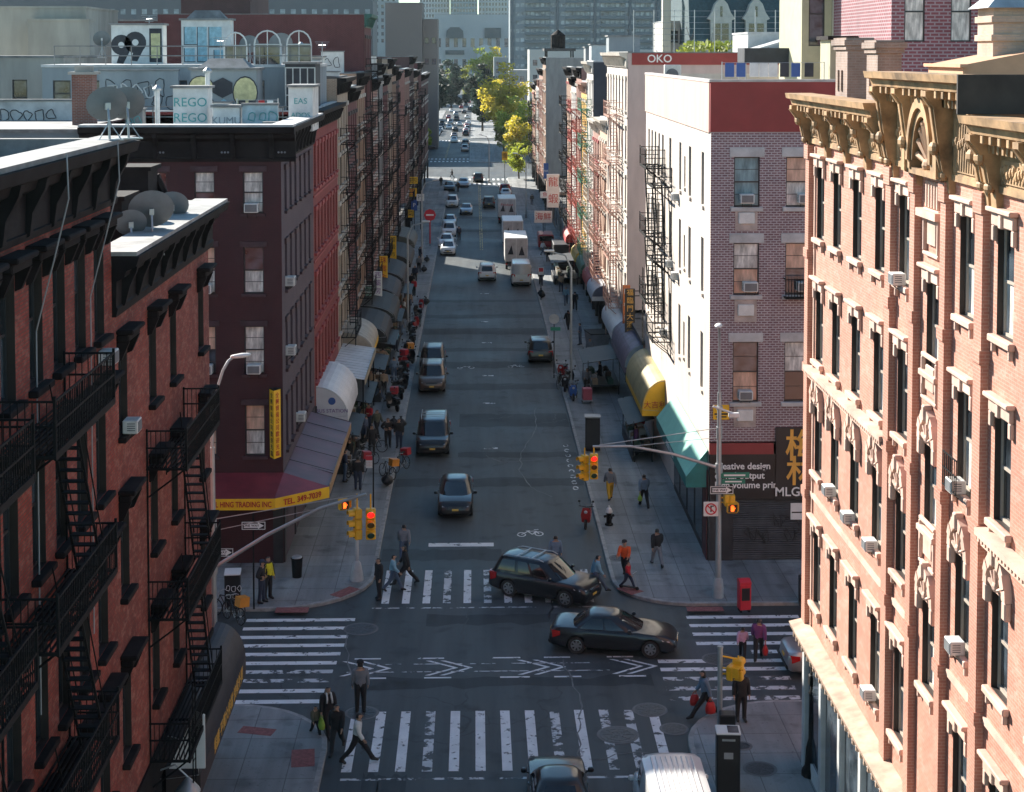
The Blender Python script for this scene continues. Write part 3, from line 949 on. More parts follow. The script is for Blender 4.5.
for (y, z, lab) in ((34.0,13.5,'white air conditioner in a lower bay window of the sunlit right facade'),(46.3,10.0,'air conditioner under an arched hood near the far end of the sunlit facade'),
      (43.9,9.9,'air conditioner below the second arch from the far end of the sunlit facade'),(41.4,9.9,'air conditioner beside the pilaster in the arched row of the sunlit facade'),
      (41.4,5.9,'white air conditioner just above the shop ledge of the sunlit facade'),(33.9,10.0,'slim white air conditioner under the large arch of the sunlit facade'),(39.0,17.3,'air conditioner high up beside the fluted centre bay of the sunlit facade')):
    ac_unit((BR, y, z), R(-90), lab, .7)
# ------------------------------------------------------------------ left: two dark red brick tenements
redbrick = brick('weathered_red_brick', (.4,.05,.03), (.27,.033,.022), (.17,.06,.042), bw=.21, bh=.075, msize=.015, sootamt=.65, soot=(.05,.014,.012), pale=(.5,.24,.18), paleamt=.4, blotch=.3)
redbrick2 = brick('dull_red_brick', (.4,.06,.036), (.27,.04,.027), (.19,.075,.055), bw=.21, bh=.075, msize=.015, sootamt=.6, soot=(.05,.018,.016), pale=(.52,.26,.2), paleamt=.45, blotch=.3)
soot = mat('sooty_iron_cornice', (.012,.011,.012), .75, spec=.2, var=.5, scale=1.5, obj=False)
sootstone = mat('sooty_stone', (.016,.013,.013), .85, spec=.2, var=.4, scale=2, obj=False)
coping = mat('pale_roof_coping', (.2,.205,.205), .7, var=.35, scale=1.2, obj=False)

def dark_hood(w, h):
    s = MB()
    s.bbox(-w/2-.18,w/2+.18,-.3,0,h+.02,h+.2,.03); s.bbox(-w/2-.22,w/2+.22,-.42,0,h+.2,h+.32,.03)
    for x in (-1,1):
        s.prism([(0,h-.45),(-.12,h-.4),(-.3,h+.02),(0,h+.02)], 'x', x*(w/2+.1)-.07, x*(w/2+.1)+.07)
    q = MB(); q.bbox(-w/2-.14,w/2+.14,-.2,0,-.14,-.002,.02)
    return s.mesh('hood', sootstone), q.mesh('sill', sootstone)

def left_block(name, label, Y0, Y1, H, bays, floors, bm, seed, hood_w=.95):
    r = empty(name, (BL, Y0, 0), R(90), label, 'tenement building')
    W = Y1-Y0; rg = random.Random(seed)
    holes = [(y-Y0-hood_w/2, y-Y0+hood_w/2, a, b) for y in bays for a, b in floors]
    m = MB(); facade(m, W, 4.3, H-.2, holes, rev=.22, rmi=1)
    m.quad((W,0,0),(W,13,0),(W,13,H),(W,0,H)); m.quad((0,13,0),(0,.02,0),(0,.02,H),(0,13,H)); m.quad((W,13,0),(0,13,0),(0,13,H),(W,13,H))
    m.build('wall', [bm, MATS['shaded_jamb']], r)  # reveal colour carries the shade of the recesses
    sm = {}
    for y in bays:
        for a, b in floors:
            k = round(b-a,2)
            if k not in sm: sm[k] = dark_hood(hood_w, k)
            o = window(r, hood_w, b-a, (y-Y0, .16, a), 0, wf_dark, glass_mid if rg.random() < .3 else None, rg.choice([None, None, None, glass_mid]))
            inst('hood', sm[k][0], o, (0, -.16, 0)); inst('sill', sm[k][1], o, (0, -.16, 0))
    return r, W

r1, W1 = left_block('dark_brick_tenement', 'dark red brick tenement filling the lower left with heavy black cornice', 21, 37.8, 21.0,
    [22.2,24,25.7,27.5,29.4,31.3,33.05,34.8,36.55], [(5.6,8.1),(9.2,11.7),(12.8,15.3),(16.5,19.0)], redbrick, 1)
cm = MB()
cornice(cm, W1+.15, 0, [(.12,19.45),(.16,19.6),(.12,19.62),(.14,20.35),(.32,20.45),(.38,20.62),(.62,20.7),(.7,20.95)])
x = .5
while x < W1-.2:
    cm.prism([(-.1,19.5),(-.2,19.55),(-.26,20.0),(-.5,20.45),(-.55,20.66),(-.1,20.66)], 'x', x, x+.2); x += 1.75
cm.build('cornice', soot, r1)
rf = MB(); rf.box(0,W1+.05,-.62,.25,20.96,21.06); rf.box(0,W1,.25,12.9,20.5,20.6); rf.box(W1-.25,W1+.1,.25,12.9,20.55,21.0)
rf.build('roof', coping, r1)
fire_escape(r1, 7.6, 12.3, [5.0,8.6,12.2,15.8], 3.6)
fire_escape(r1, 1.0, 6.2, [5.0,8.6,12.2,15.8], 3.6)
lc = MB()
for (xa, z) in ((9.9, 20.9),(14.3, 21.0)):
    lc.path([(xa,-.75,21.05),(xa-.02,-.78,20.2),(xa+.1,-.45,19.0),(xa+.2,-.06,17.6),(xa+.15,-.05,10.0)],.016,5)
lc.build('roof_cable', mat('grey_cable',(.3,.31,.32),.6), r1)

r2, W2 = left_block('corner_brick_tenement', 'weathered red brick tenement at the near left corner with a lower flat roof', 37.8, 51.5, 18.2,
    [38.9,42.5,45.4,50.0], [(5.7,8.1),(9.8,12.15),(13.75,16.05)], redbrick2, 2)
cm = MB()
cornice(cm, W2+.3, 0, [(.1,16.75),(.14,16.95),(.1,17.0),(.12,17.6),(.3,17.7),(.36,17.85),(.58,17.95),(.66,18.2)], .02)
x = .6
while x < W2-.2:
    cm.prism([(-.08,16.9),(-.18,16.95),(-.3,17.4),(-.46,17.75),(-.5,17.92),(-.08,17.92)], 'x', x, x+.18); x += 1.62
cm.build('cornice', soot, r2)
rf = MB(); rf.box(.02,W2+.25,-.6,.45,18.21,18.31); rf.box(.02,W2,.45,12.9,17.6,17.7); rf.box(W2-.25,W2+.2,.45,12.9,17.7,18.26)
rf.build('roof', mat('bright_roof_coating', (.3,.3,.29), .75, var=.3, scale=1.5, obj=False), r2)
c = MB(); c.box(4.6,6.3,.75,1.9,17.65,19.1); c.box(4.5,6.4,.65,2.0,19.1,19.22)
c.build('roof_hatch', [sootstone], r2)
c = MB(); c.box(9.3,10.7,1.0,2.3,17.65,19.55); c.box(9.2,10.8,.9,2.4,19.55,19.67); c.path([(10.9,.9,17.7),(10.85,.85,18.7),(10.8,1.1,19.3)],.16,7)
c.build('chimney', [sootstone], r2)
fire_escape(r2, 3.7, 9.0, [4.4,8.2,12.2], 4.0)
# satellite dishes on the two roofs
for (px, py, Y, z, r_, lab) in ((108,121,36.4,21.05,.46,'large grey dish on the black cornice, in front of its twin'),
        (127,121,37.0,21.05,.44,'grey dish half hidden behind the large one on the cornice'),
        (152,238,42.4,17.7,.6,'tall stemmed grey dish on the lower roof before the pale roof edge'),
        (131,215,42.0,17.7,.42,'small grey dish beside the low roof hatch'),
        (147,205,44.6,17.7,.46,'dish behind the tall stemmed one on the lower roof'),
        (172,200,46.6,17.7,.5,'dish mostly hidden behind the dark roof chimney')):
    p = atY(px, py, Y); p.z = z
    dish(p, R(200 if z > 20 else 195), lab, r_, 30, .75 if z > 20 else (1.1 if r_ > .55 else .8))
# air conditioners on the shaded left walls
for (y, z, lab) in ((36.5,15.9,'air conditioner high on the dark brick wall beside the pier'),(33.05,5.65,'white air conditioner low on the dark brick wall under the fire escape'),
      (29.4,5.0,'air conditioner at the very bottom left edge'),(38.9,13.75,'white air conditioner under a black hood on the near left corner building'),
      ):
    ac_unit((BL+.1, y, z), R(90), lab, .78)
# shop storey and the barrel awning at the corner
sf = MB(); sf.box(.02,W2-.02,-.06,.2,3.4,4.31); sf.box(.02,W2-.02,-.03,.2,.14,.8)
for u in (.2,3.2,6.2,9.2,12.2,13.4): sf.box(u-.15,u+.15,-.1,.2,.14,3.4)
sf.build('shopfront', soot, r2); b_ = MB(); b_.box(.1,W2-.1,.05,.08,.8,3.4); b_.build('shop_window', glass_dark, r2)
sf = MB(); sf.box(0,W1,-.05,.2,3.4,4.31); sf.box(0,W1,-.02,.2,.14,3.4); sf.build('shopfront', soot, r1)

def barrel_awning(name, loc, rz, W, proj, h, m, endm, label, valance=None, n=9, vh=.35):
    r = empty(name, loc, rz, label, 'awning')
    prof = [(-proj*math.sin(math.pi/2*k/n), h*math.cos(math.pi/2*k/n)) for k in range(n+1)]
    c = MB()
    for (a, b) in zip(prof[:-1], prof[1:]):
        c.quad((0,a[0],a[1]),(0,b[0],b[1]),(W,b[0],b[1]),(W,a[0],a[1]))
        c.quad((0,a[0]*.985,a[1]*.985-.01),(W,a[0]*.985,a[1]*.985-.01),(W,b[0]*.985,b[1]*.985-.01),(0,b[0]*.985,b[1]*.985-.01))
    c.build('canopy', m, r, smooth=True, angle=60)
    for x in (0, W):
        e = MB(); e.add([(x,0,0)]+[(x+(-.004 if x == 0 else .004),p[0],p[1]) for p in prof], [tuple(range(len(prof)+1))])
        e.build('end_panel', endm, r)
    v = MB(); v.box(0,W,-proj-.01,-proj+.01,-vh,0)
    for x in (0,W): v.box(x-.01,x+.01,-proj+.011,-.01,-vh,0)
    v.build('valance', valance or m, r)
    f = MB()
    for k in range(int(W/1.5)+2): 
        x = min(W, 1.5*k); f.path([(x,-.02,-.1)]+[(x,p[0]*.97,p[1]*.97) for p in prof[::-1]],.018,4)
    f.build('frame', steel, r)
    return r
black_canvas = mat('black_canvas', (.03,.025,.032), .6, var=.3)
aw = barrel_awning('barrel_awning', (BL-.0, 43.6, 3.0), R(90), 8.8, .95, 1.15, black_canvas, black_canvas, 'black barrel awning with yellow lettering along the near left corner shop', mat('dark_valance',(.05,.035,.035),.6), vh=.6)
text('餐廳 平價大排檔 快餐外賣', aw, (5.2,-.965,-.3), .5, ink_gold, depth=.006, sx=1.0)
# white triangular sign and dome lamp just before the awning
r = empty('wall_sign', (BL+.1, 43.6, 3.2), R(90), 'white slanted sign board on the near left wall before the black awning', 'sign')
MB().prism([(0,0),(-1.0,0),(-1.0,1.5),(-.75,1.6)], 'x', -.04, .04).build('board', sign_white, r)
MB().box(-.03,.03,-.1,0,0,.1).build('bracket', iron, r)
r = empty('gooseneck_lamp', (BL+.05, 42.6, 2.9), R(90), 'grey dome lamp on the near left wall below the white slanted sign', 'lamp')
MB().lathe([(.02,.5),(.06,.48),(.3,.2),(.34,.12),(.31,.12)], (0,-.75,0), 16).build('shade', steel, r, smooth=True, angle=50)
MB().path([(0,0,.7),(0,-.4,.85),(0,-.75,.5)],.025,6).build('arm', steel, r)

# ------------------------------------------------------------------ far left corner: maroon painted tenement
maroon = brick('maroon_paint', (.07,.021,.024), (.062,.019,.022), (.054,.017,.02), bw=.22, bh=.08, sootamt=.5, soot=(.03,.018,.022), blotch=.2)
plum = brick('plum_paint', (.1,.075,.092), (.092,.068,.085), (.08,.06,.075), bw=.22, bh=.08, sootamt=.3, soot=(.06,.04,.05), blotch=.2)
YM, WM, DM = 71.0, 14.0, 8.8       # front plane, length along the street, depth to the left
HM = 19.75
r3 = empty('maroon_corner_tenement', (BL, YM, 0), 0, 'dark maroon painted tenement on the far left corner above the red awning', 'tenement building')
rows = [(15.9,17.75),(12.3,14.4),(8.7,10.85),(5.0,7.3)]
cols = [-1.25,-3.4,-5.5,-7.35]
hf = [(-c_-.45, -c_+.45, a, b) for c_ in cols for a, b in rows]
Tf = lambda u, d, z: (-u, d, z)                      # camera-facing front, u runs to the left
m = MB(); facade(m, DM, 4.2, HM, hf, Tf, rev=.18)
m.quad((-DM,0,0),(-DM,WM,0),(-DM,WM,HM),(-DM,0,HM)); m.quad((0,WM,0),(-DM,WM,0),(-DM,WM,HM),(0,WM,HM))
m.quad((0,0,0),(-DM,0,0),(-DM,0,4.2),(0,0,4.2))
scols = [1.6,3.6,5.6,7.7,9.8,11.9]
hs = [(c_-.42, c_+.42, a, b) for c_ in scols for a, b in rows]
Ts = lambda u, d, z: (-d, u, z)                      # street side
facade(m, WM, 4.2, HM, hs, Ts, rev=.2, mi=1)
m.quad((0,0,0),(0,WM,0),(0,WM,4.2),(0,0,4.2),1)
m.build('wall', [maroon, plum], r3)
rg = random.Random(11)
for i, c_ in enumerate(cols):
    for j, (a, b) in enumerate(rows):
        t, bt = pick_glass(rg, .35, .45), pick_glass(rg, .25, .4)
        window(r3, .9, b-a, (c_, .12, a), 0, wf_dark, t, bt, 1)
for c_ in scols:
    for a, b in rows: window(r3, .84, b-a, (-.12, c_, a), R(90), wf_dark, None, None)
tr = MB()
for c_ in cols:
    for a, b in rows:
        tr.box(c_-.6,c_+.6,-.08,.0,b+.01,b+.25); tr.box(c_-.55,c_+.55,-.12,0,a-.13,a-.002)
for c_ in scols:
    for a, b in rows:
        tr.box(0,.1,c_-.55,c_+.55,b+.01,b+.25); tr.box(0,.13,c_-.5,c_+.5,a-.13,a-.002)
tr.build('window_trim', mat('plum_trim',(.06,.03,.036),.7,var=.3), r3)
cm = MB()
prof = [(.08,18.2),(.12,18.35),(.08,18.4),(.1,19.1),(.35,19.25),(.4,19.4),(.6,19.5),(.66,19.75)]
cm.prism([(.004,18.2)]+[(-o,h) for o, h in prof]+[(.004,19.75)], 'x', -DM, .66)
cm.M = Matrix.Rotation(R(90), 4, 'Z')
cm.prism([(.004,18.2)]+[(-o,h) for o, h in prof]+[(.004,19.75)], 'x', .004, WM)
for k in range(9): cm.prism([(-.08,18.3),(-.2,18.35),(-.3,18.9),(-.5,19.3),(-.5,19.48),(-.08,19.48)], 'x', .4+1.55*k, .6+1.55*k)
cm.M = None
for k in range(5): cm.prism([(-.08,18.3),(-.2,18.35),(-.3,18.9),(-.5,19.3),(-.5,19.48),(-.08,19.48)], 'x', -.5-1.7*k, -.3-1.7*k)
cm.build('cornice', soot, r3)
bo = MB()
for xx in (-5.0,-2.15,.35):
    for dx in (-.14,.0,.14): bo.ball((xx+dx-.3,-.16,18.62),.05,.05,.05,6)
bo.build('cornice_boss', steel, r3)
rf = MB(); rf.box(-DM,.6,-.55,.5,19.76,19.86); rf.box(-DM,-.2,.5,WM,19.0,19.1); rf.box(-.5,.55,.5,WM-.01,19.76,19.84)
rf.build('roof', silver_roof, r3)
for (x, z, lab) in ((-9.9,15.95,'air conditioner in the top right window of the maroon front'),(-9.85,8.75,'air conditioner in the third row window of the maroon front'),
                   (-12.0,12.35,'air conditioner beside the brick corner, second row of the maroon front'),(-12.0,8.75,'air conditioner beside the brick corner, third row of the maroon front')):
    ac_unit((x, YM, z), 0, lab, 1.0)
for (y, z, lab) in ((72.9,12.4,'air conditioner on the plum side wall, second row from the roof'),(73.0,9.2,'air conditioner on the plum side wall near the yellow corner sign'),(77,5.2,'air conditioner on the plum side wall above the dark awning')):
    ac_unit((BL, y, z), R(90), lab)
# shops below
sf = MB(); sf.box(-14,-.02,.3,.5,.14,4.2); sf.box(-14,-.0,-.04,.2,3.4,4.18)
for x in (-.25,-3.4,-6.5,-9.5): sf.box(x-.22,x+.22,-.05,.3,.14,3.4)
sf.box(-.05,.04,.0,WM,3.3,4.15)
for y in (.3,4.5,9,13.6): sf.box(-.1,.05,y-.25,y+.25,.14,3.3)
sf.build('shopfront', mat('dark_shopfront',(.03,.028,.03),.5,var=.4), r3)
gp = MB(); gp.box(-3.0,-.6,.27,.3,.6,3.2); gp.box(-6.2,-3.8,.27,.3,.6,3.2); gp.box(-.12,-.1,.8,4.1,.6,3.2); gp.box(-.12,-.1,5,8.6,.6,3.2)
gp.build('shop_window', glass_dark, r3)
po = MB()
for (x, z, w_, h_, k) in ((-3.0,2.2,1.0,.9,0),(-1.9,2.25,.8,.7,1),(-4.6,2.1,1.1,1.0,2),(-2.9,1.2,.5,.5,3),(-2.2,1.1,.4,.4,0)):
    po.box(x,x+w_,.24,.265,z,z+h_,k)
po.build('window_poster', [mat('poster_pale',(.4,.42,.36),.7,var=.3,scale=8),mat('poster_green',(.2,.26,.2),.7,var=.4,scale=6),mat('poster_cream',(.5,.46,.36),.7,var=.3,scale=8),mat('poster_pink',(.5,.16,.3),.7,var=.3,scale=8)], r3)

# the wrap-round red awning with its yellow valance
aw = empty('corner_awning', (0,0,0), 0, 'red awning wrapped round the far left corner with yellow lettered valance', 'awning')
A = [(-13.2,70.98,4.25),(-8.58,70.98,4.25),(-8.58,83.0,4.3)]
B = [(-13.2,69.0,3.62),(-8.75,69.0,3.62),(-6.55,70.9,3.62),(-6.5,83.0,3.75)]
awm = mat('wine_red_awning', (.2,.035,.045), .45, var=.3, scale=.7)
awp = mat('purple_grey_awning', (.12,.032,.045), .5, var=.35, scale=.5)
c = MB()
c.add([A[0],A[1],B[1],B[0]],[(0,3,2,1)]); c.add([A[1],B[1],B[2]],[(0,1,2)]); c.add([A[1],A[2],B[3],B[2]],[(0,3,2,1)],1)
dz = [tuple((p[0],p[1],p[2]-.03)) for p in A+B]
c.add(dz,[(0,1,4,3),(1,5,4)]); c.add(dz,[(1,2,6,5)],1)
c.build('canopy', [awm, awp], aw)
v = MB()
for (p, q) in ((B[0],B[1]),(B[1],B[2])):
    p, q = Vector(p), Vector(q); n = (q-p).cross(Vector((0,0,1))).normalized()*.015
    v.add([p+n,q+n,q+n-Vector((0,0,.5)),p+n-Vector((0,0,.5)),p-n,q-n,q-n-Vector((0,0,.5)),p-n-Vector((0,0,.5))],[(0,3,2,1),(4,5,6,7),(0,1,5,4),(1,2,6,5),(2,3,7,6),(3,0,4,7)])
v.build('valance', sign_yellow, aw)
v = MB(); v.box(-6.54,-6.5,70.92,83,3.3,3.72); v.build('side_valance', mat('bronze_trim',(.4,.24,.12),.5), aw)
text('FULL HING TRADING INC', aw, (-10.3,68.975,3.36), .34, ink_red, depth=.005, bold=.006, sx=.72)
d = Vector((2.2,1.9,0)); ang = math.atan2(1.9, 2.2)
text('TEL. 349-7039', aw, (-7.65+.03*math.sin(ang)-.0,69.95-.03,3.36), .36, ink_red, rot=(R(90),0,ang), depth=.005, bold=.006, sx=.95)
fr = MB()
for (a, b) in ((A[0],B[0]),(A[1],B[1]),(A[1],B[2])): fr.tube((a[0],a[1],a[2]-.05),(b[0],b[1],b[2]-.05),.02,5)
for y in (73,75.5,78,80.5,82.9): fr.tube((-8.55,y,4.22),(-6.53,y,3.65),.02,5); fr.tube((-8.55,y,4.32),(-6.53,y,3.765),.012,4)
fr.build('frame', iron, aw)

# yellow two-sided vertical sign on the corner
p = atY(275, 424, 70.6)
r = empty('corner_sign', (p.x, 70.55, 5.0), 0, 'yellow vertical two faced sign on the corner of the maroon building', 'sign')
s = MB(); s.prism([(-.24,.1),(0,-.32),(.25,.1)], 'z', .05, 3.1); s.build('board', sign_yellow, r)
k = MB(); k.box(-.03,.03,0,.45,.4,.5); k.box(-.03,.03,0,.45,2.5,2.6); k.prism([(-.26,.12),(0,-.35),(.27,.12)],'z',3.1,3.16); k.build('bracket', iron, r)
a1 = math.atan2(.42, .25); a2 = math.atan2(-.42, .24)
for j, ch in enumerate('全興貿易公司歡迎光臨'):
    text(ch, r, (.137,-.13,2.85-.29*j), .26, ink_red, rot=(R(90),0,a1), depth=.004)
    text(ch, r, (-.132,-.13,2.85-.29*j), .26, ink, rot=(R(90),0,a2), depth=.004)

# ------------------------------------------------------------------ far right corner: white side, purple brick front
purple = brick('purple_white_brick', (.2,.1,.115), (.27,.145,.15), (.5,.455,.46), bw=.26, bh=.11, msize=.023, sootamt=.25, soot=(.12,.07,.09), blotch=.25)
whitew = mat('white_painted_wall', (.63,.555,.49), .8, var=.14, scale=.7, obj=False, streak=True)
pinkstucco = mat('pale_pink_stucco', (.64,.44,.37), .85, var=.12, scale=.8, obj=False, streak=True)
redband = mat('red_painted_parapet', (.3,.05,.045), .75, var=.15, scale=.6, obj=False)
limest = mat('pale_lintel', (.5,.49,.48), .8, var=.2, obj=False)
YP, LP, DP, HP = 70.9, 27.0, 16.0, 21.75
r4 = empty('purple_brick_corner_building', (BR, YP, 0), 0, 'corner building with purple brick front, white side wall and red parapet', 'apartment building')
prow = [(16.25,18.45),(12.3,14.6),(7.55,10.1)]
pcol = [1.62,3.95,6.3,8.65,11.0]
# photo window rows, measured on the front
prow = [(atY(745,207,YP).z, atY(745,157,YP).z), (atY(745,295,YP).z, atY(745,243,YP).z), (atY(745,402,YP).z, atY(745,342,YP).z)]
hf = [(c_-.58, c_+.58, a, b) for c_ in pcol for a, b in prow]
m = MB(); facade(m, DP, 5.55, 19.5, hf, rev=.16)
ZB = 4.3
srows = [(16.0,18.45),(11.95,14.5),(7.45,10.1)]
sh_ = []
for (y, w_) in ((2.5,.85),(6.9,.9),(8.8,.55),(10.6,.85),(14.8,.95),(18.2,.85),(20.0,.8),(21.9,.8),(23.6,.8),(25.3,.8)):
    for j, (a, b) in enumerate(srows):
        sh_.append((y-w_/2, y+w_/2, a+(.3 if w_ < .65 else 0), b-(.6 if w_ < .65 else 0)))
Tw = lambda u, d, z: (d, u, z)
facade(m, LP, ZB, 19.448, sh_, Tw, rev=.18, mi=1)
m.quad((0,0,0),(0,LP,0),(0,LP,ZB),(0,0,ZB),1)
m.quad((DP,0,0),(DP,LP,0),(DP,LP,HP),(DP,0,HP),1); m.quad((0,LP,0),(DP,LP,0),(DP,LP,HP),(0,LP,HP),1)
m.build('wall', [purple, whitew], r4)
m = MB(); m.box(-.04,DP,-.04,.25,19.5,21.72,0); m.build('red_parapet', redband, r4)
m = MB(); m.box(-.07,.25,.25,LP,19.45,21.7); m.build('pink_parapet', pinkstucco, r4)
m = MB(); m.box(-.1,DP,-.08,.3,21.72,21.84); m.box(-.1,.3,.3,LP,21.7,21.82); m.box(.25,DP,.25,LP,20.7,20.8)
m.build('roof', mat('pale_roof',(.52,.48,.45),.8,var=.2,obj=False), r4)
rg = random.Random(5)
for i, c_ in enumerate(pcol):
    for j, (a, b) in enumerate(prow):
        tops = [[curtain_b, curtain_w, glass_mid],[curtain_o, curtain_o, curtain_w]][i % 2][j] if i < 2 else pick_glass(rg)
        bots = [[curtain_b, curtain_o, curtain_o],[curtain_w, glass_mid, None]][i % 2][j] if i < 2 else pick_glass(rg)
        o = window(r4, 1.16, b-a, (c_, .1, a), 0, wf_dark, tops, bots, 1)
        s = MB(); s.bbox(-.78,.78,-.14,-.05,b-a+.0,b-a+.42,.02); s.build('lintel', limest, o)
        s = MB(); s.bbox(-.72,.72,-.22,-.05,-.2,-.002,.02); s.build('sill', limest, o)
for (a, b, c_, d) in sh_:
    window(r4, b-a, d-c_, (.1, (a+b)/2, c_), R(-90), wf_dark, None, None)
tr = MB()
for (a, b, c_, d) in sh_: tr.box(-.1,0,a-.08,b+.08,c_-.14,c_-.002)
tr.build('window_sill', whitew, r4)
# boxed-in vents below the front windows
for (c_, py) in ((1.6,219),(1.6,311),(1.6,416)):
    z = atY(700, py, YP).z
    vb = MB(); vw = MB(); vb.box(c_-.5,c_+.5,-.05,-.0,z-.5,z+.5); vw.bbox(c_-.36,c_+.36,-.16,-.05,z-.22,z+.3,.03)
    o = vb.build('vent_patch', mat('pale_patch',(.48,.4,.36),.8,var=.3), r4); vw.build('vent_box', ac_white, o)
# shop storey: black sign band with lettering, roller shutter
sf = MB(); sf.box(.0,2.9,-.12,.0,5.0,5.5); sf.build('sign_rail', redband, r4)
sg = MB(); sg.box(.02,3.0,-.1,0,2.95,5.0); sg.box(3.0,DP,-.16,0,2.95,6.2); sg.build('fascia', mat('black_fascia',(.012,.013,.015),.45,var=.2), r4)
text('creative design', r4, (.25,-.11,4.45), .42, ink_white, depth=.006, bold=.008, align='LEFT')
text('digital output', r4, (.25,-.11,4.02), .42, ink_white, depth=.006, bold=.008, align='LEFT')
text('high volume printing', r4, (.25,-.11,3.59), .42, ink_white, depth=.006, bold=.008, align='LEFT')
text('梅', r4, (4.15,-.17,5.3), 1.5, ink_gold, depth=.012, bold=.02)
text('林', r4, (4.15,-.17,4.15), 1.4, ink_gold, depth=.012, bold=.02)
text('MLGRAPHICS', r4, (2.95,-.17,3.28), .58, ink_white, depth=.008, bold=.006, align='LEFT')
s = MB(); s.box(-.06,0,.3,12,.14,4.2,0); s.box(-.09,-.06,.02,1.3,.14,4.25,1)
for y in (1.5,4.2,6.9,9.6): s.box(-.08,-.06,y,y+2.2,.5,3.0,2)
s.build('side_shopfront', [mat('side_shop_dark',(.03,.028,.03),.6,var=.3), mat('maroon_pier',(.09,.02,.025),.6,var=.2), glass_dark], r4)
shm = mat('shutter_steel', (.06,.065,.07), .5, .3, var=.3)
s = MB()
for (x0, x1) in ((1.1,7.6),(8.2,DP-.3)):
    z = .16
    while z < 2.9: s.prism([(-.0,z),(-.035,z+.05),(0,z+.1)], 'x', x0, x1); z += .1
s.build('roller_shutter', shm, r4)
s = MB(); s.box(0,1.1,-.05,0,.14,2.94); s.box(7.6,8.2,-.05,0,.14,2.94); s.build('pier', mat('dark_pier',(.03,.03,.033),.6,var=.3), r4)
gf = MB(); rg = random.Random(21)
for k in range(9):
    x, z = 1.7+.62*k, 1.2+.9*rg.random(); pts = []
    for j in range(9): pts.append((x+.45*math.sin(j*1.3+k)*rg.random()+.06*j, -.045, z+.35*math.cos(j*1.9+k)))
    gf.path(pts,.018,4)
gf.build('graffiti', ink, r4)
s = MB(); s.box(3.7,5.2,-.08,-.045,2.0,2.75); s.box(3.75,5.15,-.085,-.08,2.3,2.36,1); s.box(4.4,4.46,-.085,-.08,2.05,2.7,1); s.build('notice', [sign_white, ink], r4)
for (c_, py, sc, lab) in ((1.6,203,1.0,'air conditioner in the top left window of the purple front'),(1.78,291,1.05,'air conditioner in the middle left window of the purple front'),(1.6,399,1.0,'air conditioner in the bottom left window of the purple front'),
      (4.2,203,1.0,'air conditioner in the top right window of the purple front'),(4.2,291,1.0,'air conditioner behind the iron guard on the purple front')):
    p = atY(745, py, YP); ac_unit((BR+c_, YP+.02, p.z), 0, lab, sc)
gb = MB()
for k in range(11): gb.box(3.3+.13*k-.009,3.32+.13*k,-.55,-.53,prow[1][0]-.05,prow[1][0]+.8)
for z in (0,.8):
    gb.box(3.3,4.62,-.56,-.52,prow[1][0]-.06+z,prow[1][0]-.02+z); gb.box(3.28,3.32,-.55,0,prow[1][0]-.06+z,prow[1][0]-.02+z)
gb.box(3.3,4.62,-.55,0,prow[1][0]-.12,prow[1][0]-.06)
gb.build('window_guard', iron, r4)
# warning sign
p = atY(721, 412, YP)
r = empty('warning_sign', (p.x, YP-.02, p.z), 0, 'small yellow warning sign on the purple brick beside the lamp post', 'sign')
MB().box(-.36,.36,-.03,0,-.33,.33).build('board', sign_yellow, r)
g = MB(); g.prism([(-.13,.02),(.13,.02),(0,.26)], 'y', -.036, -.03); g.box(-.3,.3,-.036,-.03,-.12,-.04); g.box(-.24,.24,-.036,-.03,-.24,-.18); g.build('symbol', ink, r)
fire_escape(r4, 0, 3.3, [9.2,12.9,16.7], 3.7, rot=R(-90), loc=(0, 20.4, 0), depth=1.05, fine=False)
fire_escape(r4, 0, 3.0, [7.6,11.9,15.9], 4.0, rot=R(-90), loc=(0, 16.9, 0), depth=1.0, ladder=False, fine=False)
for (y, z, lab) in ((82.2,15.4,'air conditioner on the white side wall, top row'),(87.1,7.5,'air conditioner on the white side wall, bottom row'),(82.2,11.3,'air conditioner on the white side wall, middle row'),(84.7,11.6,'small air conditioner deeper on the white side wall, middle row')):
    ac_unit((BR, y, z), R(-90), lab, .9)
# ------------------------------------------------------------------ the two rows of tenements along the street
_small = {}
def small_win(w, h, fm, gm):
    k = (round(w,2), round(h,2), fm.name, gm.name)
    if k not in _small:
        f = MB(); t = .07
        for x0, x1 in ((-w/2,-w/2+t),(w/2-t,w/2)): f.box(x0,x1,0,.08,0,h,0)
        f.box(-w/2+t,w/2-t,0,.08,h-t,h,0); f.box(-w/2+t,w/2-t,0,.08,0,t,0); f.box(-w/2+t,w/2-t,.01,.07,h*.5-.04,h*.5+.04,0)
        f.box(-w/2+t,w/2-t,.03,.04,t,h*.5-.04,1); f.box(-w/2+t,w/2-t,.03,.04,h*.5+.04,h-t,1)
        _small[k] = f.mesh('window', [fm, gm])
    return _small[k]

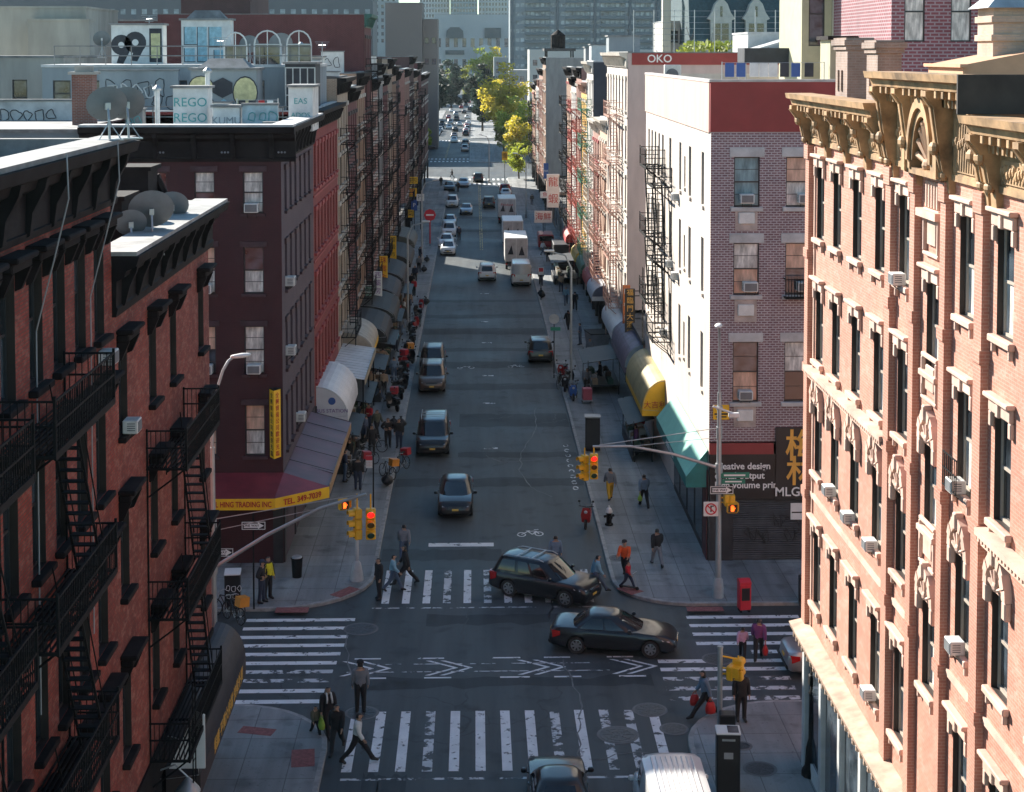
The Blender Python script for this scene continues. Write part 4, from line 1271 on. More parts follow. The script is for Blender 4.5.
def tenement(side, Y0, W, H, wm, tm, label, nb=4, nf=5, fe=None, fem=None, seed=0, depth=16, fw=None, sidem=None, shop=None, cm_=None, cat='tenement building', name='brick_tenement'):
    rg = random.Random(seed+int(Y0))
    r = empty(name, (BL, Y0, 0), R(90), label, cat) if side < 0 else empty(name, (BR, Y0+W, 0), R(-90), label, cat)
    sidem = sidem or wm
    fh = (H-4.6-1.3)/(nf-1); w = min(1.05, W/nb*.48)
    us = [W*(i+.5)/nb for i in range(nb)]
    fl = [(4.6+fh*j+.7, 4.6+fh*j+fh-.55) for j in range(nf-1)]
    m = MB(); facade(m, W, 4.0, H, [(u-w/2,u+w/2,a,b) for u in us for a, b in fl], rev=.18)
    m.quad((0,depth,0),(0,.02,0),(0,.02,H),(0,depth,H),1); m.quad((W,.02,0),(W,depth,0),(W,depth,H),(W,.02,H),1); m.quad((W,depth,0),(0,depth,0),(0,depth,H),(W,depth,H),1)
    m.build('wall', [wm, sidem], r)
    near = Y0 < 140
    for u in us:
        for a, b in fl:
            if near: window(r, w, b-a, (u, .1, a), 0, fw or wf_dark, pick_glass(rg,.05,.15), pick_glass(rg,.05,.15))
            else: inst('window', small_win(w, b-a, fw or wf_dark, pick_glass(rg,.05,.2) or glass_dark), r, (u, .1, a))
    t = MB()
    for u in us:
        for a, b in fl:
            t.box(u-w/2-.12,u+w/2+.12,-.12,0,b+.003,b+.26); t.box(u-w/2-.1,u+w/2+.1,-.14,0,a-.15,a-.003)
    for a, b in fl[1:]: t.box(.02,W-.02,-.05,0,a-.5,a-.38)
    t.build('window_trim', tm, r)
    c = MB(); cornice(c, W-.02, 0, [(.1,H-1.0),(.14,H-.9),(.12,H-.4),(.4,H-.25),(.55,H-.18),(.6,H+.05)], .02)
    x = .3
    while x < W-.3: c.prism([(-.1,H-.95),(-.22,H-.9),(-.45,H-.3),(-.1,H-.26)], 'x', x, x+.16); x += 1.3
    c.build('cornice', cm_ or soot, r)
    f = MB(); f.box(.02,W-.02,.02,.35,H,H+.12); f.box(.02,W-.02,.35,depth,H-.7,H-.6); f.box(.02,.25,.35,depth-.02,H-.05,H+.06); f.box(W-.25,W-.02,.35,depth-.02,H-.05,H+.06)
    f.build('roof', rg.choice([silver_roof, tar_roof, coping]), r)
    s = MB(); s.box(.01,W-.01,-.06,.2,3.3,4.0,0); s.box(.01,W-.01,.1,.2,.1,3.3,1)
    for x in (.15, W/2, W-.15): s.box(x-.14,x+.14,-.05,.1,.1,3.3,0)
    s.build('shopfront', [shop or soot, glass_dark], r)
    if fe:
        lv = [4.6+fh*j+.25 for j in range(nf-1)]
        for (a, b) in fe: fire_escape(r, a, b, lv, fh, m=fem or iron, fine=False, depth=.95)
    return r

def bm(name, c, mort=None, s=.35, pale=None):
    c2 = tuple(x*.84 for x in c)
    return brick(name, c, c2, mort or tuple(min(1, x*1.25+.03) for x in c), bw=.23, bh=.08, sootamt=s, soot=tuple(x*.35 for x in c), blotch=.2, pale=pale)
b_scarlet = bm('scarlet_brick', (.23,.04,.035), s=.3); b_cream = bm('cream_brick', (.42,.33,.25)); b_wine = bm('wine_brick', (.14,.045,.045))
b_tan = bm('tan_brick', (.36,.23,.16)); b_grey = bm('grey_painted_brick', (.3,.31,.31)); b_rose = bm('rose_brick', (.36,.2,.16)); b_dark = bm('dark_brick', (.1,.05,.048))
b_white = bm('white_painted_brick', (.62,.6,.57), s=.15); b_yellow = bm('yellow_painted_brick', (.68,.42,.1), s=.15); b_orange = bm('pale_orange_brick', (.6,.4,.3), s=.15)
b_navy = mat('navy_wall', (.03,.04,.055), .7, var=.15, obj=False); b_greywall = mat('grey_stucco_wall', (.3,.31,.31), .85, var=.15, obj=False, streak=True)
b_pinkw = mat('pink_side_wall', (.52,.42,.4), .85, var=.1, obj=False, streak=True)
tr_l = mat('pale_window_trim', (.5,.47,.42), .8, var=.2); tr_d = mat('dark_window_trim', (.06,.05,.05), .8, var=.3); tr_r = mat('red_window_trim', (.3,.05,.05), .7)
fe_red = mat('red_fire_escape', (.42,.1,.08), .5); fe_pink = mat('salmon_fire_escape', (.5,.3,.24), .5); fe_green = mat('green_fire_escape', (.04,.2,.12), .5); fe_white = mat('pale_fire_escape', (.6,.55,.48), .5)
c_green = mat('green_cornice', (.03,.11,.09), .6, var=.3)
LROW = [
 (85.0,15.0,19.9,b_scarlet,tr_r,'scarlet brick tenement right behind the maroon corner building',8,5,None,None),
 (100.0,8.3,21.4,b_cream,tr_l,'cream brick tenement with black fire escape after the scarlet one',4,6,[(2,6.6)],None),
 (108.3,8.2,20.6,b_wine,tr_d,'wine red tenement behind the cream one',4,5,None,None),
 (116.5,8.5,21.5,b_tan,tr_l,'tan brick tenement with black fire escape in front of the tall dark red wall',4,6,[(2,6.6)],None),
 (125.0,8.0,26.0,b_wine,tr_d,'tallest dark red tenement of the left row with green cornice and bare side wall',4,7,[(1.5,6.3)],None),
 (133.0,8.3,20.8,b_rose,tr_l,'rose brick tenement beyond the tall dark red one',4,5,None,None),
 (141.3,8.2,22.0,b_grey,tr_l,'pale grey painted tenement in the middle of the left row',4,6,[(1.5,6.3)],None),
 (149.5,8.3,20.9,b_wine,tr_d,'dark wine tenement beyond the pale grey painted one',4,5,None,None),
 (157.8,8.4,22.4,b_cream,tr_l,'cream tenement behind the yellow street signs',4,6,[(1.5,6.3)],None),
 (166.2,8.3,21.6,b_tan,tr_d,'tan tenement just before the low gap in the left row',4,6,None,None),
 (174.5,6.5,21.0,b_dark,tr_d,'dark tenement standing at the gap where sun falls on the road',3,5,[(1,4.9)],None),
 (196.0,14.0,21.0,b_rose,tr_l,'rose tenement beyond the sunlit gap of the left row',6,5,[(2,6.6)],None),
 (210.0,15.0,22.5,b_dark,tr_l,'dark brown tenement with white air conditioners far down the left row',6,6,[(2,6.6)],None),
 (225.0,15.0,20.5,b_tan,tr_l,'tan far tenement third from the left row end',6,5,[(5,9.6)],None),
 (240.0,16.0,21.5,b_wine,tr_d,'wine far tenement second from the left row end',6,5,[(5,9.6)],None),
 (256.0,37.0,19.5,b_dark,tr_l,'long dark tenement ending the left row before the dark trees',12,5,None,None)]
for q in LROW:
    o = tenement(-1, *q[:6], depth=5 if q[0] == 196.0 else 16, nb=q[6], nf=q[7], fe=q[8], fem=q[9], cm_=c_green if q[0] == 125.0 else None)
RROW = [
 (127.0,7.5,17.6,b_orange,tr_l,'pale orange tenement with salmon fire escape beside the tall white one',4,5,[(1.5,6)],fe_pink,None,fe_white),
 (134.5,7.5,17.2,b_rose,tr_r,'rose tenement with pale striped balconies below the navy wall',4,5,[(1.5,6)],fe_white,None,fe_white),
 (142.0,8.0,22.2,b_white,tr_l,'white tenement with a navy blank side wall',4,6,[(1.5,6)],fe_green,b_navy,fe_white),
 (150.0,7.7,20.2,b_yellow,tr_l,'yellow painted tenement with red fire escape',4,5,[(1.5,6)],fe_red,None,fe_pink),
 (157.7,8.0,21.5,b_rose,tr_l,'rose tenement with red fire escape behind the yellow one',4,6,[(1.5,6)],fe_red,None,None),
 (165.7,8.3,20.5,b_white,tr_l,'white tenement in the middle of the right row',4,5,[(1.5,6)],iron,None,None),
 (174.0,9.0,21.4,b_orange,tr_r,'pale orange tenement next to the low lot with the lobster signs',4,6,[(1.5,6)],iron,None,None),
 (237.0,11.0,22.3,b_tan,tr_l,'tan tenement with tall blank grey side wall and roof tank',5,6,[(1.5,6)],fe_pink,b_greywall,None),
 (248.0,14.0,20.5,b_rose,tr_l,'rose tenement behind the tall grey blank wall',6,5,[(1.5,6)],iron,None,None),
 (262.0,14.0,18.5,b_white,tr_l,'white tenement second last before the yellow trees',6,5,[(1.5,6)],iron,None,None),
 (276.0,17.0,17.5,b_orange,tr_r,'pale orange tenement at the right row end beside the yellow trees',7,5,[(5,9.6)],iron,None,None)]
for q in RROW:
    tenement(1, *q[:6], nb=q[6], nf=q[7], fe=q[8], fem=q[9], sidem=q[10], cm_=q[11])
# tall white building with the bare pink-grey side wall and red graffiti band
rw = tenement(1, 110.0, 17.0, 23.0, whitew, tr_l, 'tall white tenement with bare side wall and dark red band under the graffiti', nb=7, nf=6, fe=[(8.5,13.5)], fem=fe_pink, sidem=b_pinkw, depth=26, cm_=fe_white)
MB().box(17.0,17.06,.3,26,22.2,23.0).build('red_band', redband, rw)
text('OKO', rw, (17.07,2.2,22.6), .75, ink_white, rot=(R(90),0,R(90)), depth=.006, bold=.01, name='graffiti')
# one-storey shops in the gaps of the rows
def low_shop(side, Y0, W, H, wm, label):
    r = empty('low_shop', (BL, Y0, 0), R(90), label, 'shop') if side < 0 else empty('low_shop', (BR, Y0+W, 0), R(-90), label, 'shop')
    m = MB(); hs = [(W*(i+.5)/4-W*.09, W*(i+.5)/4+W*.09, .6, 2.7) for i in range(4)]
    facade(m, W, 0, H, hs, rev=.15)
    m.quad((0,14,0),(0,.02,0),(0,.02,H),(0,14,H)); m.quad((W,.02,0),(W,14,0),(W,14,H),(W,.02,H)); m.quad((W,14,0),(0,14,0),(0,14,H),(W,14,H))
    m.build('wall', wm, r)
    for h in hs:
        g = MB(); g.box(h[0]+.03,h[1]-.03,.1,.13,h[2]+.03,h[3]-.03); g.build('shop_window', glass_dark, r)
    f = MB(); f.box(.02,W-.02,-.2,.2,H-.2,H+.05); f.box(.02,W-.02,.2,13.9,H-.3,H-.2); f.build('roof', tar_roof, r)
    return r
low_shop(-1, 181.0, 15.0, 4.6, b_grey, 'low grey shop in the gap of the left row that lets the sun through')
low_shop(1, 97.9, 12.1, 5.2, b_tan, 'low tan shop between the white corner building and the tall white one')
low_shop(1, 183.0, 26.0, 4.4, b_grey, 'low grey shop behind the lobster signs')
low_shop(1, 209.0, 28.0, 4.8, b_tan, 'low tan shop before the tall grey blank wall')

# ------------------------------------------------------------------ roofs beyond the maroon building
def plain(name, label, x0, x1, y0, y1, z0, z1, m, cat='building', win=None, rm=None, wmn=None, cop=True, fm=None, gm=None):
    """a block seen from the street: front -y with real window openings"""
    r = empty(name, ((x0+x1)/2, y0, z0), 0, label, cat)
    W = x1-x0; H = z1-z0; b = MB(); hs = []
    if win:
        nu, nz, w, h, ztop, zbot = win
        for i in range(nu):
            for j in range(nz):
                u = W*(i+.5)/nu; z = zbot-z0 + (ztop-zbot)*(j/(max(1,nz-1)) if nz > 1 else .5)
                hs.append((u-w/2, u+w/2, z-h/2, z+h/2))
    facade(b, W, 0, H, hs, lambda u, d, z: (u-W/2, d, z), rev=.2)
    b.quad((W/2,0,0),(W/2,y1-y0,0),(W/2,y1-y0,H),(W/2,0,H)); b.quad((-W/2,y1-y0,0),(-W/2,0,0),(-W/2,0,H),(-W/2,y1-y0,H)); b.quad((W/2,y1-y0,0),(-W/2,y1-y0,0),(-W/2,y1-y0,H),(W/2,y1-y0,H))
    b.build('wall', m, r)
    f = MB(); f.box(-W/2-.05,W/2+.05,-.05,y1-y0+.05,H,H+.15); f.build('roof', rm or silver_roof, r)
    if hs:
        if len(hs) <= 100:
            for (a, c_, d, e) in hs: inst('window', small_win(c_-a, e-d, fm or wf_dark, gm or glass_mid), r, ((a+c_)/2-W/2, .1, d))
        else:
            g = MB()
            for (a, c_, d, e) in hs: g.box(a-W/2,c_-W/2,.12,.14,d,e)
            o = g.build('window', gm or glass_mid, r); o['kind'] = 'stuff'
    return r
stucco = mat('stained_grey_stucco', (.34,.33,.3), .9, var=.28, scale=.5, obj=False, streak=True)
stucco2 = mat('stained_tan_stucco', (.36,.34,.3), .9, var=.3, scale=.4, obj=False, streak=True)
bluegrey = mat('blue_grey_wall', (.15,.18,.2), .85, var=.2, scale=.5, obj=False)
bluegrey2 = mat('pale_blue_grey_wall', (.27,.31,.33), .85, var=.22, scale=.5, obj=False, streak=True)
oldbrick = bm('old_brown_brick', (.1,.043,.04), s=.5)
plain('blue_grey_house', 'blue grey walled house left of the maroon front, behind the near cornice', -44, -17.45, 71.0, 84, 0, 19.5, bluegrey, win=(7,4,1.0,2.0,16.8,6), rm=coping)
plain('stucco_house', 'stained grey stucco house behind the blue grey wall at the far left', -46, -24.9, 97.5, 106, 0, 22.7, stucco, win=(4,1,.9,2.2,20.3,20.3), rm=coping)
plain('stucco_tower', 'tall stained tan stucco stair block with stepped top at the far left', -33, -27.0, 112, 122, 0, 26.1, stucco2, rm=stucco2)
o = plain('stucco_step', 'second stepped stucco block joined beside the taller stair block', -30.6, -26.4, 110.5, 111.9, 0, 25.2, stucco2, rm=stucco2)
plain('brown_brick_house', 'brown brick house with bare back wall behind the graffiti roof', -31, -11.2, 131.5, 145, 0, 25.6, oldbrick, win=(6,2,.8,1.6,21.5,17), rm=coping)
plain('dark_brick_house', 'taller dark brick house behind the graffiti roof, near the stucco tower', -26.8, -20.5, 147, 160, 0, 28.6, b_dark, rm=tar_roof)
plain('grey_wall_house', 'long grey walled house whose roof carries the white graffiti bulkheads', -24.6, -9.2, 91.6, 99.5, 0, 22.2, bluegrey2, win=(7,1,1.0,1.5,20.7,20.7), rm=silver_roof)
# bulkheads and boxes with graffiti
gwhite = mat('white_bulkhead_paint', (.62,.64,.63), .7, var=.15, scale=1.5)
gblue = mat('pale_blue_spray', (.28,.48,.56), .7, var=.3, scale=3); gyel = mat('pale_yellow_spray', (.6,.56,.3), .7, var=.25, scale=3)
gteal = mat('teal_spray', (.1,.36,.36), .7, var=.2); gblk = mat('black_spray', (.03,.035,.045), .7, var=.3)
def bulkhead(name, label, x0, x1, y0, y1, z0, z1, m, top='slope'):
    r = empty(name, ((x0+x1)/2, y0, z0), 0, label, 'roof structure')
    W = (x1-x0)/2; H = z1-z0; D = y1-y0
    b = MB(); b.box(-W,W,0,D,0,H); b.build('wall', m, r)
    c = MB(); c.box(-W-.12,W+.12,-.12,D+.1,H,H+.12)
    if top == 'sky':
        c.add([(-W*.8,.1,H+.12),(W*.8,.1,H+.12),(W*.8,D-.1,H+.12),(-W*.8,D-.1,H+.12),(-W*.5,D*.4,H+.62),(W*.5,D*.4,H+.62),(W*.5,D*.6,H+.62),(-W*.5,D*.6,H+.62)],[(0,1,5,4),(1,2,6,5),(2,3,7,6),(3,0,4,7),(4,5,6,7)])
    c.build('cap', coping, r)
    return r, W, H
r, W, H = bulkhead('stair_bulkhead', 'white stair bulkhead painted with pale blue block letters', -17.9, -14.9, 98.2, 99.4, 22.3, 25.0, gwhite, 'sky')
for (x0, x1, z0, z1, m_) in ((-1.3,-.7,.2,1.0,gblue),(-1.3,-.6,1.25,2.3,gblue),(-.5,.05,.2,2.3,gblue),(.2,.95,1.1,2.3,gblue),(.5,1.1,.2,.9,gblue)):
    g = MB(); g.box(x0,x1,-.02,0,z0,z1); g.box(x0-.05,x1+.05,-.012,0,z0-.05,z0,1); g.box(x0-.05,x0,-.012,0,z0,z1,1); g.build('graffiti', [m_, gblk], r)
r, W, H = bulkhead('stair_bulkhead', 'white bulkhead with black round graffiti left of the blue lettered one', -22.1, -19.0, 98.0, 99.3, 22.3, 24.7, gwhite, 'flat')
g = MB()
for (cx, cz, r_) in ((-.95,1.2,.62),(-.1,1.35,.66)):
    g.lathe([(r_,-.015),(r_,0)], (cx,-.0,cz), 18, 0, 'y'); g.lathe([(r_*.3,-.025),(r_*.3,-.015)], (cx,-.0,cz), 12, 1, 'y'); g.prism([(cx-.1,cz-.5),(cx+.5,cz-.4),(cx+.1,cz-1.15),(cx-.3,cz-1.1)], 'y', -.014, 0, 0)
g.build('graffiti', [gblk, gwhite], r)
g = MB(); g.box(.75,1.5,-.03,0,.15,2.2,0); g.box(.85,1.4,-.04,-.03,.4,1.9,1); g.build('door', [gblk, gyel], r)
r, W, H = bulkhead('roof_skylight_house', 'low bulkhead with skylight and yellow black bubble graffiti', -15.2, -11.7, 86, 88.5, 19.2, 22.1, bluegrey2, 'sky')
g = MB()
for (cx, cz, rx, rz_) in ((-1.2,2.0,.62,.55),(-1.15,1.0,.6,.6),(1.15,1.7,.62,.8),(1.1,.6,.5,.55)):
    for q, (s_, mi) in enumerate(((1.1,1),(1.0,0))):
        P = [(cx+rx*s_*math.cos(2*math.pi*k/16), cz+rz_*s_*math.sin(2*math.pi*k/16)) for k in range(16)]
        g.prism(P, 'y', -.02-.012*q, 0, mi)
for (cx, cz, rx, rz_) in ((-.05,1.95,.6,.55),(0,.75,.55,.6)):
    P = [(cx+rx*math.cos(2*math.pi*k/6+.5), cz+rz_*math.sin(2*math.pi*k/6+.5)) for k in range(6)]
    g.prism(P, 'y', -.05, 0, 2 if cz > 1.5 else 3)
g.build('graffiti', [gyel, gblk, gblk, gblue], r)
text('TOT', r, (1.1,-.045,.75), .7, ink, depth=.006, name='graffiti')
r, W, H = bulkhead('roof_shed', 'white roof shed sprayed with teal letters behind the maroon cornice', -14.65, -13.0, 78, 79.5, 19.1, 21.3, gwhite, 'flat')
text('REGO', r, (0,-.02,1.5), .62, gteal, depth=.006, name='graffiti'); text('REGO', r, (0,-.02,.75), .62, gteal, depth=.006, name='graffiti')
r, W, H = bulkhead('roof_shed', 'small white roof box with scribbled tags beside the taller white shed', -12.55, -11.3, 77, 78, 19.1, 20.4, gwhite, 'flat')
text('KUMU', r, (0,-.02,.65), .5, bluegrey2, depth=.006, name='graffiti')
r, W, H = bulkhead('roof_shed', 'white roof box with teal tags at the street edge of the roof', -9.3, -8.3+.2, 80, 83, 19.1, 21.3, gwhite, 'flat')
text('EAS', r, (0,-.02,1.5), .42, gteal, depth=.006, name='graffiti'); text('ADOS', r, (0,-.02,.8), .36, gteal, depth=.006, name='graffiti')
r, W, H = bulkhead('roof_skylight', 'long dark glazed skylight on the roof by the street edge', -10.4, -8.75, 88, 90.8, 19.2, 22.4, gblk, 'flat')
g = MB()
for x in (-.8,-.4,0,.4,.8): g.box(x-.03,x+.03,-.05,0,.2,3.0)
for z in (.2,1.5,3.0): g.box(-.83,.83,-.055,0,z-.03,z+.03)
g.build('glazing_bar', steel, r)
r = empty('brick_chimney', (-18.3, 75.0, 19.1), 0, 'red brick chimney with grey cap left of the large dishes', 'chimney')
c = MB(); c.box(-.48,.48,0,.9,0,2.9); c.build('stack', brick('chimney_red_brick', (.3,.1,.07),(.24,.08,.06),(.3,.25,.22), sootamt=.3), r)
c = MB(); c.box(-.62,.62,-.14,1.04,2.9,3.03); c.box(-.36,.36,.1,.8,3.03,3.3); c.build('cap', stucco, r)
for (x, y, z, lab, h) in ((-16.2,82,19.1,'white vent pipe with cap near the small ladder',2.0),(-13.8,83,19.1,'pair of white vent pipes above the teal lettered shed',2.9),(-10.5,97,22.3,'bent vent pipe on the grey house roof near the street',1.1)):
    r = empty('vent_pipe', (x,y,z), 0, lab, 'vent pipe')
    c = MB(); c.tube((0,0,0),(0,0,h),.13,8); c.build('pipe', gwhite, r); c = MB(); c.lathe([(.24,h),(.24,h+.1),(.05,h+.28)], n=10); c.build('cowl', steel, r)
for (x, y, z, rr_, lab) in ((-13.9,99.2,22.3,.6,'satellite dish on the grey house roof beside the blue lettered bulkhead'),(-11.9,98.7,22.3,.75,'largest dish on the grey house roof, before the brown brick wall'),(-24.3,105,22.7,.55,'dish on the roof edge beside the stucco wall')):
    dish((x,y,z), R(195), lab, rr_, 25, 1.2)
# roof railings and laundry
r = empty('roof_railing', (0,0,0), 0, 'pale pipe railing round the graffiti roof', 'railing')
c = MB()
for (xa, ya, xb, yb) in ((-24,92,-9.4,92),(-12.4,84,-8.9,84),(-12.4,84,-12.4,90),(-20,84.5,-15.4,84.5)):
    zb = 22.3 if ya > 91 else 19.1
    for z in (.55,1.1): c.tube((xa,ya,zb+z),(xb,yb,zb+z),.03,5)
    n = int(math.hypot(xb-xa,yb-ya)/1.6)+1
    for k in range(n+1): c.tube((xa+(xb-xa)*k/n,ya+(yb-ya)*k/n,zb),(xa+(xb-xa)*k/n,ya+(yb-ya)*k/n,zb+1.1),.03,5)
c.build('rail', coping, r)
r = empty('clothes_line', (-10.6,78.2,19.1), 0, 'clothes line with dark and red clothes on the roof edge', 'clothes line')
c = MB(); c.tube((-1,0,0),(-1,0,1.7),.03,5); c.tube((1,0,0),(1,0,1.7),.03,5); c.tube((-1,0,1.62),(1,0,1.62),.012,4); c.build('post', steel, r)
for x, w_, h_, m_ in ((-.75,.34,1.15,gblk),(-.25,.36,1.2,gblk),(.2,.3,1.0,ink_red),(.62,.3,.8,gwhite)):
    g = MB(); g.bbox(x-w_/2,x+w_/2,-.03,.03,1.6-h_,1.6,.02); g.build('garment', m_, r)

# ------------------------------------------------------------------ roofs to the right
plain('purple_brick_house', 'purple banded brick house standing above the ornate tenement roof', 20.0, 38, 76.6, 89, 0, 28, brick('banded_purple_brick', (.27,.075,.09),(.23,.065,.08),(.36,.27,.29), bw=.42, bh=.17, msize=.035, sootamt=.15, blotch=.2), win=(8,2,1.0,2.9,25.0,20.6), rm=coping, gm=curtain_w)
creamw = mat('cream_render', (.7,.66,.55), .85, var=.06, scale=.6, obj=False, streak=True)
r = plain('cream_house', 'cream rendered house with stepped walls left of the purple banded brick', 20.02, 30, 89.2, 95, 0, 28, creamw)
plain('cream_wing', 'lower cream wing with a tall dark window beside the cream house', 18.3, 19.98, 89.4, 96, 0, 28, mat('shaded_cream_render',(.45,.44,.3),.85,var=.08,obj=False), win=(1,1,.9,3.6,25.2,25.2))  # cream darkened to olive: the shade on its front is in the colour
r = empty('roof_door_house', (20.0, 83.5, 20.8), 0, 'dark doored stair house on the corner building roof', 'roof structure')
MB().box(-1.4,1.2,0,2.4,0,2.9).build('wall', mat('olive_stucco',(.4,.38,.26),.85,var=.1), r); MB().box(-.95,.25,-.05,0,0,2.5).build('door', gblk, r); MB().box(-1.6,1.4,-.35,2.5,2.9,3.1).build('roof', sootstone, r)
# laundry, condenser and canopy on the corner roof
r = empty('clothes_line', (15.8, 84, 20.8), 0, 'clothes line with white and navy clothes on the red parapet roof', 'clothes line')
c = MB(); c.tube((-2.8,0,0),(-2.8,0,1.75),.03,5); c.tube((2.6,0,0),(2.6,0,1.75),.03,5); c.tube((-2.8,0,1.7),(2.6,0,1.7),.012,4); c.build('post', steel, r)
for x, m_ in ((-2.4,sign_blue),(-1.8,sign_blue),(-1.1,gwhite),(-.6,gwhite),(-.1,gwhite),(.5,gblk),(1.1,sign_blue),(1.8,gblk)):
    g = MB(); g.bbox(x-.24,x+.24,-.03,.03,.95,1.68,.02); g.build('garment', m_, r)
r = empty('roof_condenser', (11.9, 96, 20.8), 0, 'pale fan condenser on the corner roof before the tall side wall', 'condenser')
MB().bbox(-.5,.5,0,.5,.3,1.5,.03).build('casing', ac_white, r); g = MB(); g.lathe([(.38,-.02),(.38,0),(.3,-.03)], (-.05,0,.9), 18, 0, 'y'); g.build('fan_grille', ac_dark, r); g = MB(); g.box(-.5,-.42,0,.5,0,.3); g.box(.42,.5,0,.5,0,.3); g.build('stand', steel, r)
r = empty('roof_canopy', (17.2, 93, 20.8), 0, 'black canopy sheet on the corner roof behind the laundry', 'canopy')
MB().box(-1.5,1.5,0,2.5,1.6,2.5).build('sheet', gblk, r); g = MB(); [g.tube((x,y,0),(x,y,1.6),.04,5) for x in (-1.4,1.4) for y in (.1,2.4)]; g.build('post', steel, r)
plain('grey_roof_hut', 'pale grey hut on the tall white tenement roof', 20, 24.5, 117, 124, 22, 24.4, mat('pale_grey_cladding',(.5,.52,.52),.7,var=.15), cat='roof structure')
r = empty('mesh_roof_fence', (0,0,0), 0, 'tall wire mesh fence round the roof court before the blue grey slab', 'fence')
c = MB()
for k in range(9): c.tube((12.5+1.6*k,126,22.9),(12.5+1.6*k,126,26.4),.035,5)
for j in range(8): c.tube((12.5,126,23.1+.46*j),(25.3,126,23.1+.46*j),.014,4)
c.build('rail', steel, r)
r = empty('lattice_canopy', (0,0,0), 0, 'sloping pale sheet roof on trusses beyond the red parapet', 'canopy')
c = MB(); c.add([(16.5,112,22.2),(22.6,112,24.0),(22.6,116,24.0),(16.5,116,22.2),(16.5,112,22.35),(22.6,112,24.15),(22.6,116,24.15),(16.5,116,22.35)],[(0,3,2,1),(4,5,6,7),(0,1,5,4),(1,2,6,5),(2,3,7,6),(3,0,4,7)]); c.build('sheet', silver_roof, r)
c = MB()
for k in range(7): c.tube((16.6+k,112.1,21.8),(16.6+k,112.1,22.2+.3*k),.04,5); c.tube((16.6+k,112.1,22.2+.28*k),(17.5+k,112.1,21.8),.03,5)
c.build('truss', fe_red, r)
# mansard with two white dormers
slate = mat('teal_slate', (.035,.075,.09), .6, var=.25, scale=3, obj=False)
dst = mat('pale_dormer_stone', (.55,.53,.48), .8, var=.12, obj=False)
r = plain('mansard_house', 'big house with teal slate mansard and two white gabled dormers', 27.5, 62, 205, 230, 0, 24.2, dst, win=(12,3,1.2,2.4,20,10), rm=coping)
c = MB(); c.prism([(0,24.35),(25,24.35),(21,40),(4,40)], 'x', -17.2, 17.2); c.build('mansard', slate, r)
for x in (-13.2,-8.7,-3.2,2.5):
    d = MB(); P = [(-1.35,24.3),(1.35,24.3),(1.35,27.2),(1.75,27.4),(1.2,28.2),(.8,29.3),(.35,29.8),(0,30.6),(-.35,29.8),(-.8,29.3),(-1.2,28.2),(-1.75,27.4),(-1.35,27.2)]
    d.prism([(x+a,b) for a, b in P], 'y', -.3, 3.5); o = d.build('dormer', dst, r)
    g = MB(); g.box(x-.95,x-.1,-.34,-.3,24.6,26.8); g.box(x+.1,x+.95,-.34,-.3,24.6,26.8); g.box(x-.14,x+.14,-.34,-.3,27.6,29.0); g.build('window', glass_dark, o)
plain('white_pier_house', 'white house with two tall piers left of the teal mansard', 25.4, 31.0, 215, 228, 0, 27.2, mat('pale_grey_render',(.5,.49,.46),.85,var=.1,obj=False), win=(2,1,1.0,1.6,25.2,25.2))
for x, lab in ((25.6,'tall white pier at the slab side of the white house'),(30.8,'tall white pier at the mansard side of the white house')):
    r = empty('white_pier', (x,213.5,0), 0, lab, 'pier'); MB().box(-.55,.55,0,1.2,0,31).build('shaft', creamw, r); MB().box(-.7,.7,-.15,1.3,31,31.4).build('cap', coping, r)

# ------------------------------------------------------------------ far away blocks that close the view
farc = lambda n, c: mat(n, c, .85, var=.1, scale=.05, obj=False)
plain('housing_slab', 'long grey housing slab closing the view behind the graffiti roofs', -150, -27, 425, 445, 0, 62, farc('grey_slab_brick',(.16,.165,.175)), win=(44,12,1.3,1.4,58,5), gm=mat('pale_far_window',(.4,.45,.48),.3,var=.4,scale=.5,obj=False), rm=tar_roof)
plain('brown_tower', 'brown grey windowless tower left of the street end', -21.2, -12.5, 380, 396, 0, 34.8, farc('brown_grey_cladding',(.19,.16,.15)), rm=coping)
plain('brown_annex', 'lower brown annex stepped beside the windowless tower', -12.4, -8.9, 383, 396, 0, 31.0, farc('brown_annex_cladding',(.22,.18,.165)), win=(2,2,1.0,1.4,26,21), rm=coping)
court = farc('courthouse_stone', (.36,.4,.42))
r = plain('courthouse', 'pale courthouse with rounded dark roof closing the street', -27, 24, 1080, 1120, 0, 49, court, win=(9,2,2.6,6,30,16), rm=coping)
c = MB(); c.prism([(-18,33),(-6,33),(-6.5,38),(-9,40.5),(-15,40.5),(-17.5,38)], 'y', -1.5, 1); c.prism([(-18.4,22),(-5.6,22),(-5.6,25),(-18.4,25)], 'y', -1.5, 1); c.prism([(8,33),(19,33),(19,40),(8,40)], 'y', -1.5, 1); c.build('bay_roof', slate, r)
c = MB(); c.prism([(3,20),(20,20),(17,26),(8,29),(3,27)], 'y', -3, .5); c.build('wing', farc('pale_wing',(.5,.55,.57)), r)
plain('pale_tower', 'pale gridded tower behind the courthouse at its left', -43, -20, 1250, 1280, 0, 96, farc('pale_tower_stone',(.42,.46,.48)), win=(10,14,1.3,2.4,92,40))
plain('glass_tower', 'blue glass tower behind the courthouse in the middle', -19, 2, 1240, 1270, 0, 96, farc('blue_tower_panel',(.2,.28,.32)), win=(9,14,1.5,2.6,92,40))
plain('pale_slab_tower', 'wide pale tower behind the courthouse right of the glass one', 3, 28, 1260, 1290, 0, 96, farc('pale_slab_stone',(.45,.49,.5)), win=(10,12,1.4,2.4,90,45))
